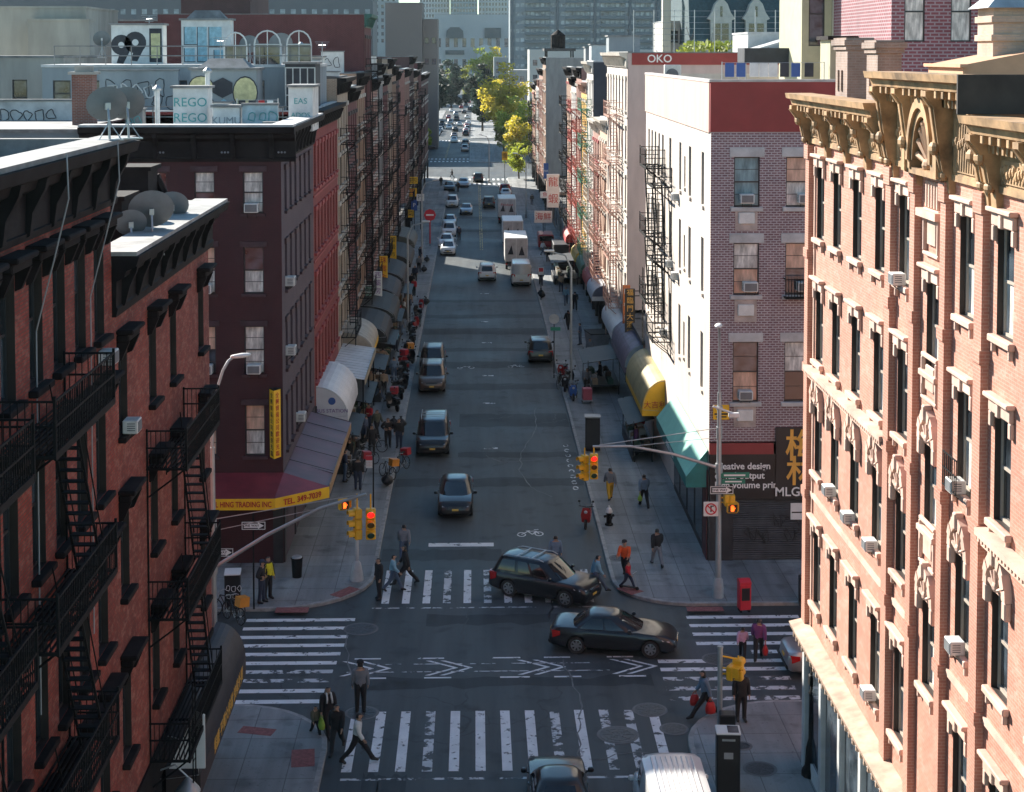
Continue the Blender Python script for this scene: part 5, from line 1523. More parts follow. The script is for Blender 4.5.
plain('grey_distant_tower', 'grey distant block above the brown tower', -75, -44, 900, 930, 0, 75, farc('grey_distant',(.3,.34,.36)), win=(10,12,1.4,2,72,30))
slabm = farc('blue_grey_slab', (.2,.25,.28))
r = plain('apartment_slab', 'huge blue grey apartment slab with rows of balconies behind the right roofs', 14.0, 74, 640, 665, 0, 66, slabm, win=(30,18,1.5,1.5,63,4), gm=mat('slab_window',(.32,.38,.41),.3,var=.7,scale=.35,obj=False))
bl = MB(); rg = random.Random(9)
for (xa, xb) in ((-24,-14),(-8,2),(6,16),(20,27)):
    for j in range(20):
        z = 5+3.18*j; bl.box(xa,xb,-1.6,0,z-.25,z); bl.box(xa,xb,-1.62,-1.55,z,z+1.0)
o = bl.build('balcony', farc('slab_balcony',(.13,.17,.19)), r); o['kind'] = 'stuff'
for x in (-29,-11,4,18,29): MB().box(x-.5,x+.5,-1.0,0,0,66).build('rib', farc('slab_rib',(.1,.13,.15)), r)
plain('sunlit_slab_end', 'sunlit stepped end of the apartment slab by the white piers', 74.2, 80, 640, 665, 0, 66, farc('bright_slab_end',(.45,.48,.48)), win=(2,16,1.6,1.6,63,8))
for (x0, x1, y0, h, c_, lab, w_) in ((13.5,40,352,14,(.35,.3,.26),'tan low block behind the yellow street trees',(8,3,1.2,1.8,11,4)),(17,60,500,24,(.5,.49,.46),'white topped block behind the yellow trees',(12,4,1.4,1.8,20,6)),
      (12,30,560,17,(.28,.3,.3),'grey block on the right before the street end',(6,4,1.4,1.8,14,4)),(9,40,760,21,(.32,.34,.35),'far grey block on the right side of the street end',(9,5,1.5,1.9,18,4)),(-60,-14,700,18,(.24,.25,.25),'far dark block behind the dark trees',(10,4,1.5,1.9,15,4)),
      (-60,-13,345,15,(.2,.16,.15),'brown low block behind the left row end',(10,3,1.2,1.8,12,4)),(40,90,300,19,(.3,.27,.25),'brown block in front of the apartment slab',(12,4,1.3,1.8,16,4)),(26,60,250,17,(.36,.3,.27),'tan block behind the right row',(8,4,1.2,1.8,14,4))):
    plain('far_block', lab, x0, x1, y0, y0+18, 0, h, farc('far_block_'+str(int(y0)), c_), win=w_)
# roof tank and roof clutter over the right row
r = empty('roof_tank', (12.5, 238, 22.3), 0, 'dark roof structure overhanging the grey blank wall', 'roof structure')
MB().box(-2.2,2.5,0,6,1.0,1.4).build('deck', tar_roof, r); c = MB(); c.lathe([(1.1,1.4),(1.1,3.4),(.1,4.2)], (0,3,0), 14); c.build('tank', sootstone, r)
c = MB(); [c.box(x-.1,x+.1,y-.1,y+.1,0,1.0) for x in (-1.8,2.1) for y in (.3,5.6)]; c.build('leg', iron, r)
for (x, y, z, lab) in ((13.5,146,22.2,'bulkhead on the white tenement with the navy wall'),(13,161,21.5,'bulkhead on the rose tenement of the right row'),(13.4,129,17.5,'bulkhead on the pale orange tenement'),(13.6,178,21.3,'bulkhead on the pale orange tenement by the low lot'),
    (-12.4,104,21.2,'bulkhead on the cream tenement roof'),(-12.0,112,20.4,'bulkhead on the wine tenement roof'),(-12.2,137,20.7,'white bulkhead beyond the tall dark red tenement'),(-11.8,145,21.9,'white graffiti bulkhead on the pale grey painted tenement'),(-12.5,162,22.3,'bulkhead on the far cream tenement')):
    bulkhead('roof_bulkhead', lab, x-1.4, x+1.4, y-1.5, y+1.5, z-.1, z+2.3, rnd.choice([gwhite, bluegrey2, b_greywall]))

# more of the crowded left roofs: glazed frames, walls with sprayed loops, boxes, pipes
def loops(parent, x0, z0, n, s, m, seed, y=-.03, r=.022):
    rg = random.Random(seed); g = MB()
    for k in range(n):
        cx, cz = x0+s*1.15*k, z0; pts = []
        a, b, ph = rg.uniform(.35,.55)*s, rg.uniform(.4,.65)*s, rg.uniform(0,6)
        for j in range(15): t = 2*math.pi*j/12; pts.append((cx+a*math.cos(t+ph)+.1*s*math.sin(3*t), y, cz+b*math.sin(t+ph)+.15*s*math.cos(2*t+ph)))
        g.path(pts, r, 4)
    o = g.build('graffiti', m, parent); return o
def roof_wall(name, label, x0, x1, y, z0, z1, m, d=.3):
    r = empty(name, ((x0+x1)/2, y, z0), 0, label, 'wall'); W = (x1-x0)/2
    MB().box(-W,W,0,d,0,z1-z0).build('wall', m, r); MB().box(-W-.05,W+.05,-.06,d+.06,z1-z0,z1-z0+.1).build('coping', coping, r)
    return r
r = roof_wall('parapet_wall', 'grey roof wall covered in black and white bubble graffiti', -21.0, -16.6, 90.0, 19.1, 22.0, bluegrey2)
loops(r, -1.6, 1.9, 4, .8, gblk, 1); loops(r, -1.5, 1.8, 4, .6, gwhite, 2, -.05, .04); loops(r, 1.0, 1.2, 2, .7, gblk, 3)
r = roof_wall('parapet_wall', 'blue white roof wall with teal scrawls beside the small white box', -11.2, -9.5, 77.2, 19.1, 20.5, mat('pale_blue_wall_paint',(.4,.5,.54),.8,var=.3,scale=1.5))
loops(r, -.4, .8, 3, .45, gteal, 4)
r = roof_wall('parapet_wall', 'silver painted roof wall with dark scrawls left of the brick chimney', -24.5, -18.9, 80.5, 19.1, 20.6, silver_roof)
loops(r, -1.8, .8, 5, .5, gblk, 5)
r = roof_wall('parapet_wall', 'pale wall patch sprayed yellow high on the brown brick house', -12.9, -11.6, 131.2, 20, 25.2, gwhite)
loops(r, .0, 3.4, 1, 1.0, gyel, 6, -.05, .07); loops(r, .0, 2.2, 1, 1.0, gyel, 7, -.05, .07)
r = roof_wall('parapet_wall', 'stained concrete wall on the brown brick house left of the yellow sprayed patch', -17.5, -13.0, 131.0, 19.5, 25.0, mat('stained_concrete_wall',(.3,.31,.31),.9,var=.35,scale=.6,obj=False))
loops(r, -1.6, 3.6, 4, .7, bluegrey2, 8)
for (x, y, z, w_, h_, lab) in ((-12.0,93,22.3,1.5,2.0,'first arched glazed frame on the grey house roof'),(-10.2,93.2,22.3,1.4,2.0,'second arched glazed frame nearer the street on the grey house roof'),(-13.9,93.4,22.3,1.3,1.9,'arched glazed frame behind the yellow bubble graffiti')):
    r = empty('glazed_frame', (x,y,z), 0, lab, 'glazed frame', 'arched glazed frames on the roof')
    c = MB(); c.path([(-w_/2,0,0),(-w_/2,0,h_*.6)]+[(w_/2*math.cos(math.pi-math.pi*k/8),0,h_*.6+h_*.4*math.sin(math.pi*k/8)) for k in range(1,8)]+[(w_/2,0,h_*.6),(w_/2,0,0)],.05,6)
    c.tube((0,0,0),(0,0,h_),.03,5); c.tube((-w_/2,0,h_*.6),(w_/2,0,h_*.6),.03,5); c.build('frame', gwhite, r)
    MB().box(-w_/2+.05,w_/2-.05,.02,.05,.05,h_*.62).build('pane', glass_mid, r)
for (x, y, z, w_, h_, m_, lab) in ((-13.3,84,19.1,1.0,1.3,gwhite,'white water heater box beside the skylight graffiti'),(-10.9,85.5,19.1,1.2,1.0,silver_roof,'silver duct box near the street edge'),(-20.2,86,19.1,1.6,1.2,gwhite,'white roof box left of the pipe railing'),(-16.9,79.6,19.1,.9,1.1,coping,'pale vent box beside the white sheds'),
      (-9.4,75.5,19.1,1.1,.6,gwhite,'low white crate near the corner of the roof'),(-10.8,104.5,21.2,1.5,1.4,gwhite,'white box on the cream tenement roof'),(-10.0,110,20.4,1.3,1.3,silver_roof,'silver box on the wine tenement roof'),(-10.6,119,21.4,1.6,1.7,gwhite,'white box on the tan tenement roof'),(-10.2,152,20.8,1.6,1.9,gwhite,'white box on the dark wine tenement roof'),(-10.6,136,20.6,1.8,2.1,gwhite,'large white sprayed box on the rose tenement roof')):
    r = empty('roof_box', (x,y,z), 0, lab, 'roof box', 'boxes on the left roofs')
    MB().bbox(-w_/2,w_/2,0,w_*.8,0,h_,.03).build('body', m_, r); MB().box(-w_/2-.06,w_/2+.06,-.06,w_*.8+.06,h_,h_+.07).build('lid', coping, r); loops(r, -w_*.22, h_*.5, 2, w_*.38, rnd.choice([gteal, gblk, bluegrey2]), int(y*7))
for (x, y, z, h, lab) in ((-14.6,92.3,22.3,1.6,'thin antenna mast behind the glazed frames'),(-20,99,22.3,3.0,'tall antenna mast beside the black round graffiti'),(-9.6,101,21.3,2.4,'antenna mast on the cream tenement roof'),(-12.6,118,21.4,2.2,'antenna mast on the tan tenement roof')):
    r = empty('antenna', (x,y,z), R(30), lab, 'antenna'); c = MB(); c.tube((0,0,0),(0,0,h),.025,5)
    for k in range(4): c.tube((-.5+.08*k,0,h-.12*k),(.5-.08*k,0,h-.12*k),.012,4)
    c.tube((0,-.5,h-.2),(0,.5,h-.2),.014,4); c.build('mast', steel, r)
# ------------------------------------------------------------------ street lights and signals
def mast(px_base, Y, name_label, arm_tip, lampdir, H=11.6, armz=(5.4, 6.4)):
    """street light pole with a signal arm; arm_tip = (x, y) of the arm end"""
    X = px_base
    r = empty('signal_mast', (X, Y, SW), 0, name_label, 'street light')
    b = MB(); b.lathe([(.24,0),(.24,.35),(.2,.75),(.14,.85)], n=12); b.build('base', grey_paint, r, smooth=True, angle=40)
    s = MB(); s.path([(0,0,.8),(0,0,5),(0,0,H-3.2)], [.13,.11,.085], 10)
    ld = Vector((lampdir[0], lampdir[1], 0))
    s.path([(0,0,H-3.2)]+[tuple(ld*(1.25*(1-math.cos(R(t)))*.75)+Vector((0,0,H-3.2+3.0*math.sin(R(t))))) for t in (15,30,45,60,75,86)], .05, 8)
    s.build('shaft', steel, r, smooth=True, angle=40)
    e = ld*.85; l = MB(); l.M = Matrix.Translation((e.x, e.y, H-.2)) @ Matrix.Rotation(math.atan2(ld.y, ld.x), 4, 'Z')
    l.loft([[(x, w_*math.cos(a), .02+h_*math.sin(a)) for a in [2*math.pi*k/10 for k in range(10)]] for x, w_, h_ in ((-.05,.05,.05),(.1,.13,.07),(.4,.17,.085),(.65,.12,.06),(.72,.03,.02))])
    l.build('lamp_head', white_metal, r, smooth=True)
    tip = Vector((arm_tip[0]-X, arm_tip[1]-Y, armz[1]))
    a = MB(); p0 = Vector((0,0,armz[0])); L = tip-p0
    a.path([p0, p0+L*.35+Vector((0,0,.25)), p0+L*.7+Vector((0,0,.28)), tip], [.075,.065,.055,.05], 8); a.build('signal_arm', steel, r, smooth=True, angle=40)
    g = MB(); g.tube((0,0,armz[0]+1.7), tip-L*.05+Vector((0,0,.1)), .018, 5); g.tube((0,0,armz[0]+1.3), tip-L*.3+Vector((0,0,.28)), .014, 5)
    g.lathe([(.16,armz[0]-.2),(.16,armz[0]+.2)], n=10); g.lathe([(.13,armz[0]+1.25),(.13,armz[0]+1.75)], n=10); g.build('guy_rod', steel, r)
    return r, Vector((X, Y, SW))+tip

def signal(loc, rz, label, lit=0, hang=.35, sections=3):
    """three-lamp head facing local -y"""
    r = empty('traffic_light', loc, rz, label, 'traffic light', 'traffic lights at the crossing')
    H = .36*sections
    b = MB()
    for k in range(sections): b.bbox(-.17,.17,-.12,.14,-hang-.36*(k+1)+.006,-hang-.36*k-.006,.035)
    b.tube((0,0,-hang),(0,0,0),.03,6)
    b.build('housing', yellow, r)
    for k in range(sections):
        z = -hang-.36*k-.18; v = MB()
        for j in range(9):
            a0, a1 = R(-20+220*j/9), R(-20+220*(j+1)/9)
            v.quad((.145*math.cos(a0),-.12,z+.145*math.sin(a0)),(.145*math.cos(a1),-.12,z+.145*math.sin(a1)),(.14*math.cos(a1),-.34,z+.14*math.sin(a1)),(.14*math.cos(a0),-.34,z+.14*math.sin(a0)))
        v.build('visor', yellow, r)
    for k in range(sections):
        z = -hang-.36*k-.18
        l = MB(); l.lathe([(.13,-.125),(.12,-.145),(.05,-.165)], (0,0,z), 14, 0, 'y')
        l.build('lens', red_lamp if k == lit else [mat('dark_red_lens',(.1,.01,.01),.3), mat('dark_amber_lens',(.12,.06,.01),.3), mat('dark_green_lens',(.01,.06,.04),.3)][k % 3], r)
    return r

def ped_signal(loc, rz, label, lit=True):
    r = empty('pedestrian_signal', loc, rz, label, 'pedestrian signal', 'pedestrian signals at the crossing')
    MB().bbox(-.23,.23,-.1,.14,-.24,.24,.04).build('housing', yellow, r)
    v = MB(); v.box(-.24,.24,-.3,-.1,.2,.225); v.box(-.24,-.215,-.3,-.1,-.1,.2); v.box(.215,.24,-.3,-.1,-.1,.2); v.build('visor', yellow, r)
    MB().box(-.19,.19,-.112,-.1,-.19,.19).build('screen', black_plastic, r)
    if lit:
        h = MB(); h.bbox(-.07,.07,-.122,-.112,-.15,.02,.004)
        for k in range(4): h.box(-.07+.037*k,-.043+.037*k,-.122,-.112,.02,.12-.02*abs(k-1.4))
        h.prism([(.07,-.08),(.13,-.0),(.105,.02),(.07,-.03)], 'y', -.122, -.112); h.build('hand_symbol', hand_lamp, r)
    c = MB(); c.tube((-.05,.14,.1),(-.05,.4,.1),.03,6); c.tube((-.05,.14,-.1),(-.05,.4,-.1),.03,6); c.build('bracket', yellow, r)
    return r

mR, tipR = mast(10.2, 66.0, 'grey street light mast on the far right corner carrying the one way sign', (4.9, 66.0), (-.2, -1), 11.9, (5.5, 6.45))
mL, tipL = mast(-9.0, 54.3, 'grey street light mast behind the near left corner building, rods to its signal arm', (-3.75, 54.3), (.75, .6), 12.6, (5.2, 7.75))
signal(tipR+Vector((.05,-.0,0)), 0, 'yellow traffic light showing red at the end of the right signal arm', 0, .3)
signal(tipR+Vector((-.32,.25,-.12)), R(-62), 'yellow traffic light turned side on at the end of the right signal arm', 9, .3)
signal(tipL+Vector((.15,0,0)), R(5), 'yellow traffic light showing red at the end of the left signal arm', 0, .5)
signal(tipL+Vector((-.32,.1,-.02)), R(-68), 'yellow traffic light turned side on at the end of the left signal arm', 9, .5)
p = G(357, 580, SW)
r = empty('signal_post', p, 0, 'short grey post with wide base on the far left kerb corner', 'post')
c = MB(); c.lathe([(.3,0),(.3,.1),(.24,.4),(.18,.75),(.1,.85)], n=12); c.build('base', mat('pale_post_paint',(.42,.43,.43),.6), r, smooth=True, angle=40)
c = MB(); c.tube((0,0,.8),(0,0,3.5),.085,10); c.build('shaft', MATS['pale_post_paint'], r, smooth=True, angle=40)
ped_signal(p+Vector((-.55,-.05,3.35)), R(25), 'pedestrian signal with orange hand left of the left traffic lights')
ped_signal(Vector((10.75,65.9,4.0)), 0, 'pedestrian signal with orange hand on the far right mast before the shutter')
c = ped_signal(Vector((10.55,66.0,4.3)), R(90), 'yellow pedestrian signal turned side on at the far right mast', False)
# camera pod on the right mast
r = empty('street_camera', (10.25, 65.9, 8.2), 0, 'white camera arm on the far right street light mast', 'camera')
c = MB(); c.tube((-.35,-.1,.1),(.5,-.15,-.2),.05,6); c.bbox(.3,.75,-.28,-.05,-.36,-.16,.03); c.build('body', white_metal, r); c = MB(); c.lathe([(.13,-.08),(.13,.08)], (-.05,.05,.0), 10); c.build('clamp', steel, r)

def sign_plate(name, loc, rz, w, h, m, label, cat='sign', border=None):
    r = empty(name, loc, rz, label, cat)
    MB().bbox(-w/2,w/2,-.02,0,-h/2,h/2,.012).build('plate', m, r)
    if border:
        b = MB(); t = .025
        b.box(-w/2+.02,w/2-.02,-.026,-.021,h/2-.02-t,h/2-.02); b.box(-w/2+.02,w/2-.02,-.026,-.021,-h/2+.02,-h/2+.02+t); b.box(-w/2+.02,-w/2+.02+t,-.026,-.021,-h/2+.05,h/2-.05); b.box(w/2-.02-t,w/2-.02,-.026,-.021,-h/2+.05,h/2-.05); b.build('border', border, r)
    return r
def one_way(loc, rz, label):
    r = sign_plate('one_way_sign', loc, rz, 1.0, .36, ink, label, border=ink_white)
    a = MB(); a.prism([(-.4,-.085),(.18,-.085),(.18,-.14),(.42,0),(.18,.14),(.18,.085),(-.4,.085)], 'y', -.028, -.021); a.build('arrow', ink_white, r)
    text('ONE WAY', r, (-.1,-.03,0), .14, ink, depth=.002, bold=.003)
    return r
one_way((10.3, 65.85, 5.0-.35+.1), 0, 'one way sign on the far right street light mast')
r = sign_plate('street_name_sign', (10.85, 65.95, 5.35), 0, 1.25, .24, sign_green, 'upper green street name sign on the far right mast'); MB().box(-.45,.45,-.025,-.02,-.035,.035).build('lettering', ink_white, r)
r = sign_plate('street_name_sign', (10.8, 65.95, 5.08), 0, 1.0, .2, sign_green, 'lower green street name sign on the far right mast'); MB().box(-.35,.35,-.025,-.02,-.028,.028).build('lettering', ink_white, r)
r = sign_plate('turn_sign', (9.85, 65.85, 3.95), 0, .62, .62, sign_white, 'white no turn sign with red ring on the far right mast')
c = MB()
for k in range(20):
    a, b = 2*math.pi*k/20, 2*math.pi*(k+1)/20
    c.quad((.25*math.cos(a),-.025,.25*math.sin(a)),(.25*math.cos(b),-.025,.25*math.sin(b)),(.19*math.cos(b),-.025,.19*math.sin(b)),(.19*math.cos(a),-.025,.19*math.sin(a)))
c.box(-.03,.03,-.026,-.021,-.12,.1,1); c.box(-.03,.12,-.026,-.021,.1,.15,1); c.add([(-.16,-.027,.2),(-.2,-.027,.16),(.16,-.027,-.2),(.2,-.027,-.16)],[(0,1,2,3)]); c.build('symbol', [sign_red, ink], r)

def post_sign(px, py, h, label):
    p = G(px, py, SW); r = empty('sign_post', p, 0, label, 'sign post')
    MB().tube((0,0,0),(0,0,h),.035,7).build('post', iron, r)
    return r, p
r, p = post_sign(254, 609, 4.0, 'thin dark sign post on the far left corner beside the traffic officer')
one_way(p+Vector((.02,-.05,3.5)), 0, 'one way sign on the thin post under the red awning')
one_way(Vector((-9.9,63.9,2.0))+Vector((-.35,-.1,.9)), 0, 'low one way sign beside the corner building edge on the left')
r, p = post_sign(373.5, 512, 2.9, 'thin post with red parking sign on the far left sidewalk')
q = sign_plate('parking_sign', p+Vector((-.2,-.05,2.55)), 0, .32, .62, sign_white, 'red and white parking sign on the thin left sidewalk post'); MB().box(-.16,.16,-.026,-.021,.08,.3).build('red_panel', sign_red, q)
for k in range(3): text('NO PARKING', q, (0,-.026,-.02-.09*k), .05, ink_red, depth=.002)
r, p = post_sign(430, 246, 3.2, 'red sign post standing on the left sidewalk near the first white parked cars')
c = MB(); c.tube((0,0,.3),(0,0,3),.09,8); c.build('red_wrap', sign_red, r)
c = MB(); c.lathe([(.72,-.02),(.72,.02)], (0,-.1,3.7), 8, 0, 'y'); r2_ = empty('round_sign', p, 0, 'round red sign on the red post on the left sidewalk', 'sign'); c.build('plate', sign_red, r2_)
c = MB(); c.box(-.45,.45,-.13,-.12,3.62,3.8); c.build('bar', ink_white, r2_)
for (px, py, h, lab) in ((541,300,2.9,'thin sign post on the right sidewalk beyond the parked black car'),(554,378,4.4,'sign post among the parked bicycles of the right sidewalk'),(410,345,4.0,'thin post at the kerb on the left sidewalk before the parked motorbikes')):
    post_sign(px, py, h, lab)
q = sign_plate('parking_sign', G(541,300,SW)+Vector((.0,-.05,2.7)), 0, .5, .7, sign_white, 'small red and white sign on the thin post beyond the black parked car'); MB().box(-.2,.2,-.026,-.021,-.05,.3).build('red_panel', sign_red, q)
p = G(554,378,SW); r = empty('round_sign', p+Vector((0,-.06,4.2)), 0, 'round dark sign seen from behind above the parked bicycles', 'sign'); c = MB(); c.lathe([(.36,-.01),(.36,.01)], (0,0,0), 18, 0, 'y'); c.build('plate', grey_paint, r)
sign_plate('hanging_sign', p+Vector((.1,-.06,3.5)), 0, .7, .25, sign_green, 'small green street sign below the round sign by the bicycles')

# slim lamp posts further down the street
def lamp_post(px, py, H, d, label):
    p = G(px, py, SW); r = empty('street_lamp', p, 0, label, 'street lamp', 'street lamps along the street')
    s = MB(); s.lathe([(.2,0),(.2,.5),(.1,.7)], n=8); s.path([(0,0,.6),(0,0,H-1.2),(d*.4,0,H-.3),(d*1.6,0,H)], [.09,.075,.055,.045], 7); s.build('shaft', steel, r)
    MB().bbox(d*1.5-.35,d*1.5+.35,-.14,.14,H-.06,H+.08,.04).build('lamp_head', white_metal, r)
for (px, py, H, d, lab) in ((571,390,9.5,-1,'steel lamp post among the bicycles on the right sidewalk'),(526,218,9,-1,'steel lamp post beside the white box trucks'),(408,330,9,1,'steel lamp post on the left sidewalk near the vertical signs'),(422,262,9,1,'steel lamp post on the left sidewalk near the red sign'),(489,183,8.5,-1,'lamp post at the far crossing on the right')):
    lamp_post(px, py, H, d, lab)

# near right corner: signal pole, kiosks, lamp post
p = G(719.5, 748, SW)
r = empty('signal_post', p, 0, 'grey signal post on the near right corner behind the black kiosk', 'post')
c = MB(); c.tube((0,0,0),(0,0,3.35),.085,10); c.lathe([(.1,3.35),(.1,3.42)], n=10); c.build('shaft', steel, r, smooth=True, angle=40)
c = MB(); c.tube((0,0,3.1),(.55,.1,2.95),.03,6); c.tube((0,0,2.5),(.55,.1,2.45),.03,6); c.build('bracket', yellow, r)
o = signal(p+Vector((.62,.12,3.05)), R(150), 'yellow signal seen from behind on the near right corner post', 9, .1, 2)
ped_signal(p+Vector((.4,.0,2.55)), R(60), 'yellow pedestrian signal seen from behind on the near right post', False)
def kiosk(px, py, label, w_=.62, d_=.55, h_=1.9, lid=sign_white):
    p = G(px, py, SW); r = empty('kiosk', p, R(-4), label, 'kiosk')
    b = MB(); b.bbox(-w_/2,w_/2,-d_/2,d_/2,.06,h_,.03); b.box(-w_/2+.03,w_/2-.03,-d_/2+.03,d_/2-.03,0,.06); b.build('body', black_plastic, r)
    if lid:
        l = MB(); l.bbox(-w_/2-.02,w_/2+.02,-d_/2-.02,d_/2+.02,h_,h_+.06,.02); l.build('lid', lid, r); l = MB(); l.box(-.02,w_/2-.04,-d_/2+.06,d_/2-.06,h_+.061,h_+.07); l.build('solar_panel', glass_mid, r)
        t = MB(); t.box(-.14,.14,-d_/2-.006,-d_/2,h_-.75,h_-.55); t.build('panel', grey_paint, r)
        h = MB(); h.box(-.2,.2,-d_/2-.03,-d_/2,h_-.18,h_-.12); h.build('handle', steel, r)
    return r
kiosk(727.5, 791, 'tall black street bin with pale solar lid on the near right corner', .72, .62, 1.9)
kiosk(727, 758, 'plain black box cabinet between the signal post and the street bin', .5, .45, 1.5, None)
p = G(812, 775, SW)
r = empty('lamp_post', p, 0, 'black cast iron lamp post beside the sunlit shopfront, cut by the facade', 'lamp post')
c = MB(); c.lathe([(.34,0),(.34,.15),(.24,.3),(.2,.9),(.12,1.2),(.1,2.6),(.15,2.65),(.09,2.75),(.08,4.2)], n=10); c.build('shaft', iron, r, smooth=True, angle=40)
c = MB(); c.bbox(-.13,.13,-.13,.13,2.9,3.25,.03); c.build('box', iron, r)
# far right corner furniture
p = G(744, 611, SW); r = empty('newspaper_box', p, R(8), 'red newspaper box on the far right sidewalk beside the mast', 'newspaper box')
b = MB(); b.bbox(-.24,.24,-.22,.22,.1,1.15,.03); b.prism([(-.22,1.15),(.22,1.15),(.22,1.32),(.0,1.36),(-.22,1.25)], 'x', -.24, .24); b.build('body', sign_red, r); b = MB(); b.box(-.17,.17,-.232,-.22,.5,1.02); b.build('window', black_plastic, r); b = MB(); [b.box(x-.04,x+.04,-.18,.18,0,.1) for x in (-.17,.17)]; b.build('foot', iron, r)
p = G(808, 607, SW); r = empty('newspaper_box', p+Vector((-.15,0,0)), R(-5), 'dark newspaper box half hidden behind the ornate building edge', 'newspaper box')
b = MB(); b.bbox(-.24,.24,-.22,.22,.1,1.3,.03); b.build('body', black_plastic, r); b = MB(); b.box(-.17,.17,-.232,-.22,.6,1.2); b.build('window', sign_white, r)
p = G(609, 525, SW); r = empty('fire_hydrant', p, R(20), 'dark fire hydrant with silver top on the right sidewalk near the kerb', 'fire hydrant')
b = MB(); b.lathe([(.2,0),(.2,.08),(.13,.1),(.13,.62)], n=12); b.build('barrel', iron, r); b = MB(); b.lathe([(.17,.62),(.17,.68),(.13,.8),(.05,.88),(.05,.94)], n=12); b.build('bonnet', white_metal, r); b = MB(); b.tube((-.26,0,.45),(.26,0,.45),.065,8); b.tube((0,-.25,.42),(0,0,.42),.08,8); b.build('nozzle', iron, r)
p = G(592.5, 450, SW); r = empty('news_cabinet', p, R(-3), 'tall dark cabinet standing at the kerb of the right sidewalk', 'cabinet')
b = MB(); b.bbox(-.42,.42,-.35,.35,.05,1.95,.03); b.build('body', black_plastic, r); b = MB(); b.box(-.46,.46,-.39,.39,1.95,2.02); b.build('lid', grey_paint, r); b = MB(); b.box(-.36,.36,-.362,-.35,.2,1.8); b.build('door', mat('cabinet_door',(.03,.032,.034),.5), r)
bag_tag = mat('pale_tag',(.4,.42,.42),.6)
p = G(233, 609, SW); r = empty('news_cabinet', p, R(4), 'graffitied black parcel box on the far left corner behind the bicycle', 'cabinet')
b = MB(); b.bbox(-.32,.32,-.28,.28,.05,1.5,.03); b.build('body', black_plastic, r); b = MB(); b.prism([(-.3,1.5),(.3,1.5),(.3,1.62),(-.3,1.54)],'x',-.33,.33); b.build('lid', sign_white, r); loops(r, -.18, .95, 3, .2, ink_white, 3, -.285, .012); loops(r, -.15, .6, 2, .2, bag_tag, 4, -.285, .012)
p = G(297, 577, SW); r = empty('litter_bin', p, 0, 'dark litter bin before the shop under the red awning', 'litter bin')
b = MB(); b.lathe([(.2,0),(.25,.8),(.28,.85),(.25,.87)], n=14); b.build('basket', iron, r); b = MB(); b.lathe([(.24,.86),(.2,.93)], n=14); b.build('rim', grey_paint, r)

# ------------------------------------------------------------------ awnings and signs of the right row
mint = mat('mint_canvas', (.2,.52,.43), .65, var=.12, scale=.8); teal_v = mat('teal_valance', (.03,.2,.18), .6)
r = empty('shop_awning', (0,0,0), 0, 'mint green sloping awning along the white side wall at the far right corner', 'awning')
c = MB(); c.add([(10.45,71.0,5.15),(10.45,82.8,5.15),(9.5,82.8,3.95),(9.5,71.0,3.95)],[(0,3,2,1)]); c.add([(10.45,71.0,5.12),(10.45,82.8,5.12),(9.53,82.8,3.93),(9.53,71.0,3.93)],[(0,1,2,3)]); c.build('canopy', mint, r)
v = MB(); v.box(9.485,9.5,71,82.8,3.45,3.95); v.build('valance', teal_v, r); e = MB(); e.add([(10.45,70.99,5.15),(9.5,70.99,3.95),(9.5,70.99,3.45),(10.45,70.99,3.45)],[(0,1,2,3)]); e.add([(10.45,82.81,5.15),(9.5,82.81,3.95),(10.45,82.81,3.95)],[(0,1,2)]); e.build('end_panel', teal_v, r)
text('全球旅遊 機票公司', r, (9.47,77,3.68), .36, ink_white, rot=(R(90),0,R(-90)), depth=.004)
f = MB(); [f.tube((10.45,y,5.1),(9.52,y,3.9),.02,5) for y in (71.05,74,77,80,82.75)]; f.build('frame', steel, r)
olive = mat('olive_gold_canvas', (.42,.34,.16), .6, var=.25, scale=.8)
r = barrel_awning('barrel_awning', (BR-.02, 97.0, 3.3), R(-90), 9.6, 1.25, 1.65, olive, sign_yellow, 'olive gold barrel awning with yellow end panel beside the mint awning', sign_yellow)
text('大吉利', r, (9.62,-.55,.25), .42, ink_red, rot=(R(90),0,R(90)), depth=.004)
r = barrel_awning('barrel_awning', (BR-.02, 108.5, 3.4), R(-90), 9.6, 1.15, 1.4, mat('violet_grey_canvas',(.17,.14,.19),.6,var=.25), mat('pale_blue_panel',(.3,.42,.5),.6), 'violet grey barrel awning with pale blue end behind the olive one')
r = barrel_awning('barrel_awning', (BR-.02, 119, 3.5), R(-90), 9.0, 1.0, .9, sign_white, sign_white, 'white barrel awning in front of the tall white tenement')
r = barrel_awning('barrel_awning', (BR-.02, 133.5, 3.5), R(-90), 6.2, 1.1, .9, mat('white_blue_canvas',(.6,.63,.66),.6), mat('navy_panel',(.04,.06,.12),.6), 'white awning with dark end below the pale orange tenement')
for (y0, w_, c_, lab) in ((141,6.2,(.45,.04,.04),'red awning below the rose tenement'),(149.5,6.5,(.05,.16,.1),'green awning below the white tenement with navy wall'),(157.3,6.2,(.55,.4,.08),'yellow awning below the yellow tenement'),(173.5,6.8,(.5,.05,.05),'red awning below the middle white tenement')):
    barrel_awning('barrel_awning', (BR-.02, y0, 3.5), R(-90), w_, 1.0, .8, mat('awning_'+lab.split()[0]+'_canvas', c_, .6), mat('awning_'+lab.split()[0]+'_canvas', c_, .6), lab, n=5)
white_v = mat('white_vinyl_awning', (.62,.64,.66), .5, var=.12, scale=.6)
r = barrel_awning('barrel_awning', (BL+.02, 85.6, 3.45), R(90), 7.2, 1.7, 1.6, white_v, white_v, 'white barrel awning with blue roundel and bus station lettering on the left sidewalk')
